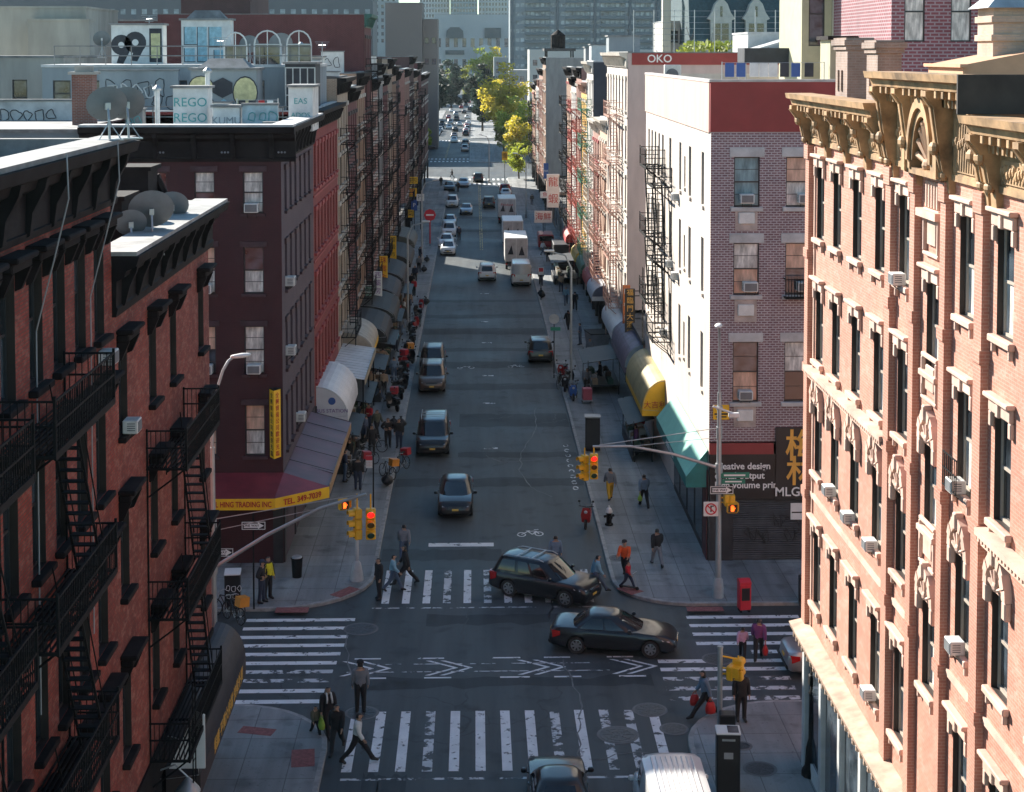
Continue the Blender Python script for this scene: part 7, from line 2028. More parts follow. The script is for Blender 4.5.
    if S.get('ribs'):
        q = MB()
        for k in range(9): x = -.6+.15*k; q.bbox(x-.025,x+.025,yR1+.25,yF1-.35,H-.03,H+.03,.012)
        P['roof_rib'] = [(q.mesh('roof_rib', P_white), None)]
    _cars[kind] = (body, cabin, P)
    return _cars[kind]

PAINTED = {'body','cabin','door','handle','mirror','roof_rib'}
def recolor(o, m):
    if o.material_slots: o.material_slots[0].link = 'OBJECT'; o.material_slots[0].material = m
def car(kind, loc, rz, pm, label, cat='car', group='cars along the street', name=None, detail=True):
    body, cabin, P = car_meshes(kind)
    r = empty(name or {'suv':'parked_suv','cargo_van':'cargo_van','minivan':'minivan','sedan':'sedan_car','hatchback':'hatchback_car'}[kind], (loc[0],loc[1],.001), R(rz), label, cat, group)
    b = inst('body', body, r); recolor(b, pm)
    c = inst('cabin', cabin, r); recolor(c, pm)
    for nm, L in P.items():
        if not detail and nm in ('door','number_plate','grille','bumper','roof_rail'): continue
        for it in L:
            if nm == 'wheel':
                o = inst('wheel', it[0], r, it[2], (0, 0, 0 if it[3] > 0 else math.pi)); inst('rim', it[1], o) if detail else None
            else:
                o = inst(nm, it[0], r)
                if nm in PAINTED: recolor(o, pm)
                if it[1] is not None and detail: q = inst('handle', it[1], o); recolor(q, pm)
    return r

car('suv', (2.95,66.75), -121, P_navy, 'dark SUV turning across the far crosswalk with golden light in its windscreen', name='turning_suv')
car('sedan', (5.35,60.75), -100.4, P_grey, 'dark grey sedan crossing the junction side on')
car('sedan', (2.5,47.3), 0, P_black, 'black car waiting at the bottom picture edge left of the white van')
car('cargo_van', (5.75,44.9), 0, P_white, 'white cargo van with ribbed roof at the bottom picture edge', 'van')
car('sedan', (13.9,58.3), -90, P_silver, 'car leaving to the right, half hidden by the ornate building')
car('hatchback', (-1.0,80.1), 180, P_black, 'black hatchback driving towards the camera before the stop line')
car('minivan', (-2.45,92.6), 180, P_black, 'black minivan with roof rails at the left kerb behind the black hatchback')
car('suv', (-2.95,109.4), 180, P_brown, 'bronze SUV parked at the left kerb behind the minivan')
car('suv', (-3.1,115.6), 180, P_navy, 'blue black SUV parked directly behind the bronze one')
car('suv', (4.85,119.6), 0, P_black, 'black SUV parked at the right kerb seen from the rear')
car('suv', (1.2,162.3), 0, P_white, 'white SUV driving away in the middle of the street')
car('cargo_van', (4.55,159.4), 0, P_white, 'white van at the right kerb in front of the white box truck', 'van')
for (k, x, y, rz, pm, lab) in (('hatchback',-3.1,183.2,180,P_white,'white hatchback, first of the parked white cars on the left'),('sedan',-3.45,190.5,180,P_white,'white sedan, second of the parked white cars on the left'),('suv',-3.3,201.5,180,P_white,'white SUV, third of the parked cars on the left by the red sign'),
      ('sedan',-3.4,213,180,P_silver,'silver sedan, fourth of the parked cars on the left'),('suv',-3.45,240,180,P_white,'white SUV parked alone farther down the left kerb'),('sedan',-1.27,229,180,P_silver,'silver sedan driving towards the camera beyond the parked white cars'),
      ('suv',2.05,238.5,0,P_black,'black SUV driving away beside the far box truck'),('sedan',-2.0,276,180,P_silver,'pale sedan coming through the far crosswalk'),('suv',.55,286,0,P_black,'black SUV driving away in the far crossing'),
      ('sedan',-5.7,436,180,P_brown,'brown car alone in the far street'),('hatchback',-5.4,413,180,P_white,'white car just before the farthest crosswalk'),('suv',-2.4,395,0,P_black,'black SUV parked under the yellow trees'),('sedan',-2.4,404,0,P_silver,'silver car parked under the yellow trees'),
      ('sedan',-2.4,385,0,P_black,'black car parked nearest under the yellow trees'),('suv',-2.4,376,0,P_silver,'silver SUV at the far right kerb'),('minivan',-10.4,385,180,P_black,'dark minivan at the far left kerb'),('sedan',-4.3,268,180,P_black,'black car parked at the left kerb by the far crossing'),('suv',4.9,262,0,P_red,'red SUV parked at the right kerb by the far crossing'),('sedan',4.9,255,0,P_silver,'silver sedan parked at the right kerb behind the red SUV')):
    car(k, (x,y), rz, pm, lab, detail=y < 260)
rg = random.Random(31); cols_ = [P_white, P_silver, P_black, P_white, P_grey, P_red]
where = ['beyond the farthest crosswalk','in the crowded far street','near the dark trees','at the street end','under the pale crown at the street end']
spots = [(-10.4,446),(-10.4,453),(-10.4,462),(-10.4,471),(-2.4,446),(-2.4,455),(-2.4,464),(-2.4,474),(-5.6,470),(-8.0,486),(-10.4,488),(-2.4,490),(-5.0,505),(-8,520),(-10.4,510),(-2.4,515),(-6,545),(-9,560),(-3,560),(-7,590),(-4,610),(-9,625),(-2,640),(-6,665),(-1,670),(-10,680),(-4,700),(1,705),(-8,715),(-3,735),(2,745),(-7,760),(-1,775),(-5,800),(1,820),(-2,850)]
for i, (x, y) in enumerate(spots):
    pm = cols_[i % 6]; k = ('sedan','suv','hatchback')[i % 3]
    car(k, (x+rg.uniform(-.3,.3), y), 180 if x < -6 else 0, pm, '%s car %s' % ({'white_car_paint':'white','silver_car_paint':'silver','black_car_paint':'black','dark_grey_car_paint':'grey','red_car_paint':'red'}[pm.name], where[min(4,int((y-440)/90))]), group='cars in the far street', detail=False)

# box trucks
_tr = {}
def box_truck(x, y, L, label, roof_m=None):
    r = empty('box_truck', (x, y, .001), 0, label, 'truck', 'white box trucks at the right kerb')
    w, H = 1.2, 3.45; c = MB()
    c.bbox(-w,w,0,L-2.2,.95,H,.04); c.build('cargo_box', sign_white, r)
    d = MB()
    for s in (-1,1): d.bbox(s*.03,s*(w-.08),-.03,0,1.05,H-.12,.01)
    d.build('rear_door', mat('truck_rear_door',(.5,.5,.5),.5,var=.2), r)
    for s in (-1,1):
        g = MB(); g.prism([(s*.25,1.6),(s*.9,1.6),(s*.6,2.6)] if s > 0 else [(-.9,1.7),(-.3,1.7),(-.5,2.7)], 'y', -.04, -.031); g.build('graffiti', gblk, r)
    k = MB(); rr_ = [[(sx*w*.92, yy, zz) for sx, zz in ((-1,z0),(1,z0),(1,z1),(-1,z1))] for yy, z0, z1 in ((L-2.15,.5,2.45),(L-1.2,.45,2.45),(L-.75,.45,1.7),(L-.05,.45,1.45),(L,.5,1.2))]
    k.loft(rr_); k.build('cab', P_white, r)
    g = MB(); g.add([(-w*.85,L-1.18,2.4),(w*.85,L-1.18,2.4),(w*.85,L-.73,1.74),(-w*.85,L-.73,1.74)],[(0,1,2,3)]); [g.box(s*w*.925,s*w*.93,L-2.0,L-1.1,1.7,2.3) for s in (-1,1)]; g.build('cab_window', car_glass, r)
    f = MB(); f.box(-.45,.45,.05,L-.3,.55,.94); f.box(-w*.95,w*.95,-.1,.02,.45,.6); f.build('chassis', trim, r)
    for yy in (1.1, L-1.15):
        for s in (-1,1):
            o = MB().lathe([(.25,-.12),(.43,-.12),(.46,-.08),(.46,.08),(.43,.12),(.25,.12)], n=18, axis='x').build('wheel', rubber, r, loc=(s*(w-.2),yy,.46))
    for s in (-1,1):
        t = MB(); t.box(s*(w-.25),s*(w-.05),-.12,-.1,.62,.74); t.build('tail_light', lens_r, r)
    return r
t1 = box_truck(4.35, 168.6, 9.5, 'white box truck with black graffiti on its doors at the right kerb')
t2 = box_truck(4.4, 186, 8.5, 'white box truck hidden behind the first one at the right kerb')
t3 = box_truck(4.3, 214.8, 8.5, 'white box truck with red lettering far down the right kerb')
text('Produce', t3, (0,-.04,2.6), .5, ink_red, depth=.004)
r = empty('flatbed_lorry', (9.3, 166, SW), 0, 'dark lorry parked on the right sidewalk beside the white van', 'truck')
MB().bbox(-1.1,1.1,0,5.5,.8,2.9,.05).build('cargo_box', dk[0], r); MB().bbox(-1.0,1.0,5.6,7.2,.5,2.3,.15).build('cab', P_black, r)
[MB().lathe([(.25,-.12),(.43,-.12),(.43,.12),(.25,.12)], n=14, axis='x').build('wheel', rubber, r, loc=(s*.9,y,.43)) for s in (-1,1) for y in (1.0,6.2)]
r = empty('flatbed_lorry', (8.2, 184, SW), 0, 'red fronted van standing behind the lobster sign lot', 'van')
MB().bbox(-.9,.9,0,4.2,.4,1.9,.12).build('body', P_red, r); MB().box(-.75,.75,-.01,0,1.15,1.75).build('rear_window', car_glass, r)

# ------------------------------------------------------------------ bicycles and scooters
def torus(mb, c, r, t, axis='x', n=20, mi=0):
    pts = [(c[0], c[1]+r*math.cos(2*math.pi*k/n), c[2]+r*math.sin(2*math.pi*k/n)) for k in range(n)]
    mb.path(pts, t, 5, mi, closed=True)
_bk = {}
def bicycle(loc, rz, label, basket=None, fm=None):
    if not _bk:
        for nm, y in (('f',.52),('r',-.52)):
            w_ = MB(); torus(w_, (0,0,0), .33, .024); _bk['w'] = w_.mesh('wheel', rubber)
            s = MB()
            for k in range(10): a = 2*math.pi*k/10; s.tube((0,0,0),(0,.32*math.cos(a),.32*math.sin(a)),.004,3)
            s.lathe([(.03,-.04),(.03,.04)], n=8, axis='x'); _bk['s'] = s.mesh('spokes', steel)
        f = MB(); A, B, C, D, E = (0,-.52,.33), (0,-.08,.3), (0,-.22,.82), (0,.32,.86), (0,.52,.33)
        for p, q in ((A,B),(A,C),(B,C),(B,D),(C,D)): f.tube(p,q,.022,6)
        f.path([D,(0,.36,.72),E],.02,6); _bk['f'] = f.mesh('frame', P_black)
        s = MB(); s.tube((0,-.22,.8),(0,-.24,.95),.018,6); s.loft([[(x*w_,y,z) for x, z in ((-1,.95),(1,.95),(.8,1.01),(-.8,1.01))] for y, w_ in ((-.38,.1),(-.25,.09),(-.08,.03))]); _bk['d'] = s.mesh('saddle', trim)
        h = MB(); h.path([(-.3,.2,1.02),(-.22,.3,1.04),(0,.33,1.0),(.22,.3,1.04),(.3,.2,1.02)],.017,6); h.tube((0,.33,1.0),(0,.32,.84),.018,6); _bk['h'] = h.mesh('handlebar', steel)
        b = MB(); b.box(-.22,.22,-.2,.2,0,.38); _bk['b'] = b.mesh('delivery_box', trim)
        p = MB(); p.lathe([(.09,-.01),(.09,.01)],(0,-.08,.3),12,0,'x'); p.tube((.02,-.08,.3),(.06,.02,.16),.012,5); p.tube((-.02,-.08,.3),(-.06,-.18,.44),.012,5); _bk['p'] = p.mesh('crank', steel)
    r = empty('bicycle', loc, R(rz), label, 'bicycle', 'bicycles on the sidewalks')
    r.rotation_euler[1] = R(6)
    fr = inst('frame', _bk['f'], r); 
    if fm: recolor(fr, fm)
    for y in (-.52,.52): o = inst('wheel', _bk['w'], r, (0,y,.35)); inst('spokes', _bk['s'], o)
    inst('saddle', _bk['d'], r); inst('handlebar', _bk['h'], r); inst('crank', _bk['p'], r)
    if basket: o = inst('delivery_box', _bk['b'], r, (0,-.55,.78)); recolor(o, basket)
    return r
_sc = {}
def scooter(loc, rz, label, pm=None, box=None):
    if not _sc:
        b = MB(); b.loft([[(x*w_,y,z) for x, z in ((-1,z0),(1,z0),(.9,z1),(-.9,z1))] for y, w_, z0, z1 in ((-.85,.1,.55,.72),(-.6,.17,.42,.78),(-.2,.18,.3,.76),(-.05,.16,.26,.4),(.35,.16,.26,.36),(.45,.15,.3,.5))]); b.loft([[(x*.2,y+.0,z) for x, y, z in ((-1,.42,.3),(1,.42,.3),(1,.48,.33),(-1,.48,.33))],[(x*.24,y,z) for x, y, z in ((-1,.56,.7),(1,.56,.7),(1,.62,.72),(-1,.62,.72))],[(x*.15,y,z) for x, y, z in ((-1,.5,1.02),(1,.5,1.02),(1,.56,1.05),(-1,.56,1.05))]]); _sc['b'] = fix_normals(b.mesh('body', P_black, angle=40))
        s = MB(); s.bbox(-.16,.16,-.85,-.05,.78,.88,.04); _sc['s'] = s.mesh('saddle', trim)
        h = MB(); h.path([(-.36,.36,1.08),(-.2,.47,1.1),(0,.5,1.08),(.2,.47,1.1),(.36,.36,1.08)],.02,6); h.tube((-.28,.42,1.1),(-.33,.42,1.3),.01,4); h.tube((.28,.42,1.1),(.33,.42,1.3),.01,4); h.bbox(-.39,-.28,.41,.44,1.28,1.38,.01); h.bbox(.28,.39,.41,.44,1.28,1.38,.01); _sc['h'] = h.mesh('handlebar', trim)
        w_ = MB(); w_.lathe([(.12,-.05),(.22,-.055),(.25,-.03),(.25,.03),(.22,.055),(.12,.05)], n=16, axis='x'); w_.lathe([(.12,-.03),(.12,.03)], n=10, axis='x'); _sc['w'] = w_.mesh('wheel', rubber)
        l = MB(); l.ball((0,.63,.86),.09,.05,.08,8); _sc['l'] = l.mesh('headlight', lens_w)
        x = MB(); x.bbox(-.25,.25,-.25,.25,0,.45,.03); _sc['x'] = x.mesh('delivery_box', trim)
    r = empty('scooter', loc, R(rz), label, 'scooter', 'scooters parked on the sidewalks')
    b = inst('body', _sc['b'], r); 
    if pm: recolor(b, pm)
    inst('saddle', _sc['s'], r); inst('handlebar', _sc['h'], r); inst('headlight', _sc['l'], r)
    for y in (-.6,.62): inst('wheel', _sc['w'], r, (0,y,.25))
    if box: o = inst('delivery_box', _sc['x'], r, (0,-.8,.86)); recolor(o, box)
    return r
P_rd = paint('red_scooter_paint', (.32,.02,.02)); P_bl = paint('blue_scooter_paint', (.03,.12,.4)); bx_or = mat('orange_delivery_box', (.65,.25,.03), .5); bx_rd = mat('red_delivery_box', (.4,.02,.03), .5)
for (px, py, rz, pm, bx, lab) in ((587,526,170,P_rd,None,'red scooter parked at the right kerb under the traffic lights'),(404,384,20,None,None,'black scooter nearest in the row on the left sidewalk'),(401,377,-15,None,None,'black scooter second in the row on the left sidewalk'),(408,358,15,None,bx_or,'scooter with orange box in the row on the left sidewalk'),(404,366,-20,P_rd,None,'red scooter in the row on the left sidewalk'),(413,344,10,None,None,'scooter with shining screen at the end of the left row'),(410,350,-10,None,None,'black scooter beside the orange boxed one'),
      (566,390,170,None,None,'black scooter on the right sidewalk beside the lamp post'),(572,399,185,P_bl,None,'blue scooter in front of the right sidewalk bicycles'),(563,378,160,P_rd,None,'red black scooter behind the bicycles on the right sidewalk'),(569,384,190,None,None,'scooter squeezed between the others on the right sidewalk')):
    scooter(G(px,py,SW), rz, lab, pm, bx)
for (px, py, rz, bx, lab) in ((387,478,35,bx_or,'delivery bicycle with orange box near the left kerb'),(402,471,150,bx_rd,'delivery bicycle with red box near the left kerb'),(373,452,80,None,'bicycle standing behind the men on the left sidewalk'),(366,463,60,None,'bicycle leaning by the purple awning'),(362,470,20,bx_rd,'bicycle with red box by the purple awning'),(352,480,30,None,'bicycle against the shop under the purple awning'),
      (577,396,175,None,'bicycle on the right sidewalk before the scooters'),(560,388,165,None,'bicycle at the right kerb before the scooters'),(226,617,70,None,'bicycle on the far left corner beside the parcel box'),(233,622,40,bx_or,'bicycle with small orange box at the far left corner'),(396,392,20,None,'bicycle at the left kerb beyond the two bags'),(419,326,10,None,'bicycle at the left kerb in the middle of the row')):
    bicycle(G(px,py,SW), rz, lab, bx)

for i, (px, py, rz) in enumerate(((398,398,25),(402,391,-20),(406,372,10),(409,365,-25),(412,336,15),(415,330,-10),(418,318,20),(396,404,-5),(421,312,0),(393,410,30))):
    scooter(G(px,py,SW), rz, ['dark scooter in the packed row along the left kerb, %s' % t for t in ('below the two black bags','second from the black bags','beside the orange boxed one','behind the red one','by the thin post','just past the thin post','by the round black bag','closest to the bags','beyond the thin post','between bags and bicycles')][i], [None, P_navy, P_rd][i % 3], [None, None, None, bx_rd][i % 4])
# ------------------------------------------------------------------ people
def mix3(a, b, t): return tuple(lerp(a[i], b[i], t) for i in range(3))
def skeleton(pose):
    """joint positions for a 1.72 m figure facing +y"""
    J = dict(pel=(0,0,.95), sp=(0,-.005,1.12), ch=(0,0,1.3), nk=(0,-.005,1.47), hd0=(0,.012,1.55), hd1=(0,.02,1.635), hd2=(0,.012,1.695))
    ls, la, lb = pose.get('legs', (0,0,0)), pose.get('armL', (6,0,12)), pose.get('armR', (6,0,12))
    for s, n in ((-1,'L'),(1,'R')):
        J['sh'+n] = (s*.175,-.005,1.405); J['hp'+n] = (s*.09,0,.92)
        swing, knee = (pose['legL'] if n == 'L' else pose['legR']) if 'legL' in pose else (0, 3)
        a = R(swing); k = Vector((s*.1, .43*math.sin(a), .92-.43*math.cos(a))); b = R(swing-knee)
        an = k+Vector((0, .42*math.sin(b), -.42*math.cos(b))); f = R(swing-knee)
        J['kn'+n] = tuple(k); J['an'+n] = tuple(an); 
        up = max(0, (-(swing-knee))*.6) if swing-knee < 0 else 0
        J['to'+n] = tuple(an+Vector((s*.02, .17*math.cos(R(up)), -.055-.17*math.sin(R(up))*.8)))
        J['he'+n] = tuple(an+Vector((0, -.05, -.05)))
        sw, out, el = pose.get('arm'+n, (0, 8, 14)); a = R(sw); o = R(out); sh = Vector(J['sh'+n])
        d = Vector((s*math.sin(o), math.sin(a)*math.cos(o), -math.cos(a)*math.cos(o))); e = sh+d*.285
        b = R(sw+el); d2 = Vector((s*math.sin(o)*.4-s*pose.get('in'+n,0), math.sin(b)*math.cos(o), -math.cos(b)*math.cos(o))).normalized(); w = e+d2*.245
        J['el'+n] = tuple(e); J['wr'+n] = tuple(w); J['ha'+n] = tuple(w+d2*.075); J['d'+n] = tuple(d2)
    lean = R(pose.get('lean', 0)); dz = min(min(J['an'+n][2]-.075, J['to'+n][2]-.028) for n in 'LR')
    out = {}
    for k, v in J.items():
        if k in ('dL','dR'): out[k] = v; continue
        x, y, z = v
        if lean and z > .9 and not k.startswith(('kn','an','to','he')):
            y, z = y+math.sin(lean)*(z-.95), .95+(z-.95)*math.cos(lean)
        out[k] = (x, y, z-dz)
    return out
RAD = dict(pel=(.155,.115), sp=(.145,.1), ch=(.165,.115), nk=(.058,.058), hd0=(.07,.08), hd1=(.078,.098), hd2=(.05,.06), sh=(.07,.07), el=(.045,.045), wr=(.03,.03), ha=(.034,.022), hp=(.098,.1), kn=(.06,.06), an=(.042,.042), to=(.04,.028), he=(.04,.03))
BONES = [('pel','sp'),('sp','ch'),('ch','nk'),('nk','hd0'),('hd0','hd1'),('hd1','hd2'),('ch','shL'),('ch','shR'),('shL','elL'),('elL','wrL'),('wrL','haL'),('shR','elR'),('elR','wrR'),('wrR','haR'),('pel','hpL'),('hpL','knL'),('knL','anL'),('anL','toL'),('anL','heL'),('pel','hpR'),('hpR','knR'),('knR','anR'),('anR','toR'),('anR','heR')]
def skin_mesh(vs, rad, es, roots, sub=1):
    me = bpy.data.meshes.new('skin'); me.from_pydata(vs, es, []); o = bpy.data.objects.new('skin_tmp', me); COL.objects.link(o)
    md = o.modifiers.new('s', 'SKIN'); md.use_smooth_shade = True
    for i, r in enumerate(rad): me.skin_vertices[0].data[i].radius = r
    for i in roots: me.skin_vertices[0].data[i].use_root = True
    if sub: sm = o.modifiers.new('u', 'SUBSURF'); sm.levels = sub; sm.render_levels = sub
    dg = bpy.context.evaluated_depsgraph_get(); out = bpy.data.meshes.new_from_object(o.evaluated_get(dg)); bpy.data.objects.remove(o)
    return out
_pose = {}
POSES = {
 'walk': dict(legL=(27,6), legR=(-20,22), armL=(-24,8,14), armR=(24,8,22)),
 'walk2': dict(legL=(-22,26), legR=(24,5), armL=(22,7,18), armR=(-20,9,12)),
 'stride': dict(legL=(36,6), legR=(-26,16), armL=(-16,8,10), armR=(18,8,20), lean=5),
 'stand': dict(legL=(2,3), legR=(-3,3), armL=(2,9,14), armR=(-2,9,14)),
 'phone': dict(legL=(3,4), legR=(-4,2), armL=(14,10,95), armR=(2,9,14), inL=.4),
 'hips': dict(legL=(4,3), legR=(-4,4), armL=(-18,34,70), armR=(-18,34,70), inL=.9, inR=.9),
 'carry': dict(legL=(-18,20), legR=(22,5), armL=(6,10,8), armR=(4,10,6)),
 'push': dict(legL=(22,5), legR=(-18,20), armL=(34,6,30), armR=(34,6,30), lean=8),
}
def pose_meshes(pk):
    if pk in _pose: return _pose[pk]
    J = skeleton(POSES[pk]); names = [k for k in J if k not in ('dL','dR')]; idx = {k: i for i, k in enumerate(names)}
    vs = [J[k] for k in names]; rad = [RAD[k] if k in RAD else RAD[k[:-1]] for k in names]; es = [(idx[a], idx[b]) for a, b in BONES]; roots = [idx['pel']]
    # fingers and thumb: chains rooted inside each palm
    for n, s in (('L',-1),('R',1)):
        w, h, d = Vector(J['wr'+n]), Vector(J['ha'+n]), Vector(J['d'+n]).normalized()
        side = Vector((0,1,0))-d*d.y; side = side.normalized() if side.length > .1 else Vector((0,0,1)); nor = d.cross(side).normalized()*s
        for k, L in enumerate((.075,.085,.08,.062)):
            o = side*(.032-.021*k); p = h-d*.01+o
            b0 = len(vs); vs += [tuple(p), tuple(p+d*L*.55-nor*.006), tuple(p+d*L-nor*.024)]; rad += [(.0095,)*2,(.009,)*2,(.007,)*2]; es += [(b0,b0+1),(b0+1,b0+2)]; roots.append(b0)
        p = w+d*.03+side*.012; b0 = len(vs); vs += [tuple(p), tuple(p+side*.035+d*.03), tuple(p+side*.042+d*.062-nor*.012)]; rad += [(.012,)*2,(.0105,)*2,(.008,)*2]; es += [(b0,b0+1),(b0+1,b0+2)]; roots.append(b0)
    body = skin_mesh(vs, rad, es, roots, 1)
    body.name = 'person'
    seg = [(a, b, Vector(J[a]), Vector(J[b])) for a, b in BONES]
    import bmesh
    bm_ = bmesh.new(); bm_.from_mesh(body); bmesh.ops.recalc_face_normals(bm_, faces=bm_.faces)
    # nose, ears and lips belong to the same body mesh
    hd = Vector(J['hd1']); fy = .098
    def blob(c, rx, ry, rz):
        M = Matrix.Translation(c) @ Matrix.Diagonal((rx, ry, rz, 1)); bmesh.ops.create_uvsphere(bm_, u_segments=7, v_segments=5, radius=1, matrix=M)
    blob(hd+Vector((0,.1,-.018)), .014,.022,.026); blob(hd+Vector((.08,.0,-.015)), .012,.022,.034); blob(hd+Vector((-.08,.0,-.015)), .012,.022,.034)
    bm_.normal_update()
    cl = {}
    for f in bm_.faces:
        c = f.calc_center_median(); best = None
        for a, b, p, q in seg:
            d = q-p; t = max(0, min(1, (c-p).dot(d)/d.length_squared)); dist = (c-p-d*t).length
            if best is None or dist < best[0]: best = (dist, a, b, t)
        cl[f.index] = best
    def region(fn, off, name):
        keep = [f for f in bm_.faces if fn(cl[f.index], f)]
        vv = {}; vl = []; fl = []
        for f in keep:
            q = []
            for v in f.verts:
                if v.index not in vv: vv[v.index] = len(vl); vl.append(v.co+v.normal*off)
                q.append(vv[v.index])
            fl.append(q)
        m = bpy.data.meshes.new(name); m.from_pydata([tuple(v) for v in vl], [], fl); m.polygons.foreach_set('use_smooth', [True]*len(fl)); m.update(); return m
    bm_.faces.ensure_lookup_table(); bm_.verts.index_update()
    up = lambda q, f: (q[1] in ('pel','sp','ch') and q[2] in ('sp','ch','shL','shR')) or (q[1] == 'ch' and q[2] == 'nk' and q[3] < .8) or q[1] in ('shL','shR') or (q[1] in ('elL','elR') and q[3] < .88)
    lo = lambda q, f: q[2] in ('hpL','hpR') or q[1] in ('hpL','hpR') or (q[1] in ('knL','knR') and q[3] < .93) or (q[1] == 'pel' and q[3] < .45)
    sh = lambda q, f: (q[1] in ('anL','anR')) or (q[1] in ('knL','knR') and q[3] >= .86)
    shirt = region(up, .03, 'jacket'); trs = region(lo, .022, 'trousers'); shoe = region(sh, .014, 'shoes')
    hz = J['hd1'][2]; hy = J['hd1'][1]
    hair = region(lambda q, f: q[1] in ('hd0','hd1') and (f.calc_center_median().z > hz+.03 or f.calc_center_median().y < hy-.02) and f.calc_center_median().z > hz-.07, .016, 'hair')
    fc = MB()
    for s in (-1,1): fc.ball((hd.x+s*.03, hd.y+fy-.012, hd.z+.012), .011,.006,.007,6,0); fc.box(hd.x+s*.03-.016,hd.x+s*.03+.016,hd.y+fy-.012,hd.y+fy-.002,hd.z+.028,hd.z+.034,0)
    fc.box(hd.x-.022,hd.x+.022,hd.y+fy-.014,hd.y+fy-.006,hd.z-.056,hd.z-.048,1)
    face = fc.mesh('face', [mat('dark_eyes',(.02,.015,.012),.3), mat('lips',(.3,.12,.1),.6)])
    bm_.to_mesh(body); bm_.free(); body.polygons.foreach_set('use_smooth', [True]*len(body.polygons)); body.materials.clear()
    skin = mat('skin', (.42,.25,.17), .55, var=.06); body.materials.append(skin)
    for m, mm in ((shirt, dk[0]), (trs, dk[0]), (shoe, trim), (hair, trim)): m.materials.append(mm)
    _pose[pk] = (body, shirt, trs, shoe, hair, face, J)
    return _pose[pk]
def cloth(n, c): return mat('cloth_'+n, c, .85, var=.12, scale=6)
C = dict(black=cloth('black',(.018,.018,.02)), navy=cloth('navy',(.03,.04,.07)), grey=cloth('grey',(.17,.18,.2)), blue=cloth('light_blue',(.2,.36,.45)), denim=cloth('denim',(.07,.1,.15)), white=cloth('white',(.62,.63,.62)), orange=cloth('orange',(.7,.1,.02)), red=cloth('red',(.5,.02,.03)), mustard=cloth('mustard',(.6,.32,.02)), purple=cloth('purple',(.16,.05,.16)), pink=cloth('lilac_pink',(.5,.33,.48)), vest=cloth('yellow_vest',(.65,.55,.02)), steel=cloth('steel_blue',(.15,.21,.28)), olive=cloth('olive',(.09,.09,.06)), tan=cloth('tan',(.35,.26,.18)))
hair_d = mat('dark_hair', (.016,.013,.012), .5, var=.2)
def person(px, py, pose, rz, top, bot, label, h=1.72, z=SW, cap=None, p=None):
    body, shirt, trs, shoe, hair, face, J = pose_meshes(pose); s = h/1.72
    r = inst('person', body, None, p if p is not None else G(px, py, z), (0,0,R(rz)), (s*1.1,s*1.06,s)); tag(r, label, 'person')
    for nm, me, m in (('jacket',shirt,C[top]),('trousers',trs,C[bot]),('shoes',shoe,None),('hair',hair,hair_d if cap is None else C[cap]),('face',face,None)):
        o = inst(nm, me, r)
        if m is not None: recolor(o, m)
    if cap is not None:
        b = MB(); hz = J['hd1']; b.lathe([(.115,hz[2]+.05),(.105,hz[2]+.09),(.09,hz[2]+.13),(.02,hz[2]+.155)], (hz[0],hz[1],0), 14); b.loft([[(hz[0]+x,hz[1]+y,hz[2]+.055+q) for x, y, q in ((-.08,.07,0),(.08,.07,0),(.08,.07,.012),(-.08,.07,.012))],[(hz[0]+x,hz[1]+y,hz[2]+.04+q) for x, y, q in ((-.06,.2,0),(.06,.2,0),(.06,.2,.012),(-.06,.2,.012))]]); b.build('cap', C[cap], r, smooth=True)
    return r
def hand_pt(o, pose, n):
    J = pose_meshes(pose)[6]; return o.matrix_basis @ Vector(J['ha'+n])
def bag(o, pose, n, m, label, w_=.34, h_=.4):
    """carrier bag hanging from a hand"""
    p = hand_pt(o, pose, n); r = empty('carrier_bag', p, o.rotation_euler[2], label, 'bag', 'carrier bags in hands')
    rings = []
    for z, a, b in ((-.08-h_,.7,.55),(-.06-h_,.95,.8),(-.1-h_*.55,1.05,1.0),(-.1-h_*.2,.9,.6),(-.1,.7,.25)):
        rings.append([(b*.12*math.cos(2*math.pi*k/10)*(1+.12*math.sin(3*k)), a*w_/2*math.sin(2*math.pi*k/10), z) for k in range(10)])
    b = MB(); b.loft(rings); fix_normals(b.build('sack', m, r, smooth=True).data)
    b = MB()
    for x in (-.02,.02): b.path([(x,-w_*.25,-.1),(x,-.04,.0),(x,.04,.0),(x,w_*.25,-.1)],.008,4)
    b.build('handle', m, r)
    return r
bag_red = mat('red_carrier_bag', (.55,.02,.02), .45, var=.15, scale=8); bag_grn = mat('green_carrier_bag', (.3,.45,.06), .5); bag_wht = mat('white_carrier_bag', (.6,.6,.58), .5); bag_pk = mat('pink_bag', (.5,.1,.14), .5)

person(379,599,'stand',120,'black','black','man in black standing at the left end of the far crosswalk',1.75,0)
person(393.5,591,'walk',-95,'blue','denim','person in a light blue shirt on the left of the far crosswalk',1.65,0)
person(406,585,'stride',95,'black','black','man in a black suit walking on the far crosswalk',1.84,0)
person(404,560,'walk2',0,'grey','denim','person in grey behind the man in the black suit',1.7,0)
o = person(328,735,'carry',-150,'black','black','woman in black with a white scarf stepping off the near left corner',1.72,0); 
b = MB(); J = pose_meshes('carry')[6]; q = J['nk']; b.path([(-.1,.13,1.12),(-.075,.13,1.3),(-.07,.07,1.46),(0,-.07,1.49),(.07,.07,1.46),(.075,.13,1.3),(.09,.14,1.16)],.032,6); b.build('scarf', C['white'], o, smooth=True)
person(315.5,737,'walk',-150,'olive','black','small child walking beside the woman with the white scarf',1.12,0)
bag(o,'carry','R',bag_grn,'green bag held by the woman with the white scarf')
person(337,752,'walk2',170,'black','black','dark clad person just behind the man in the white shirt',1.66,0)
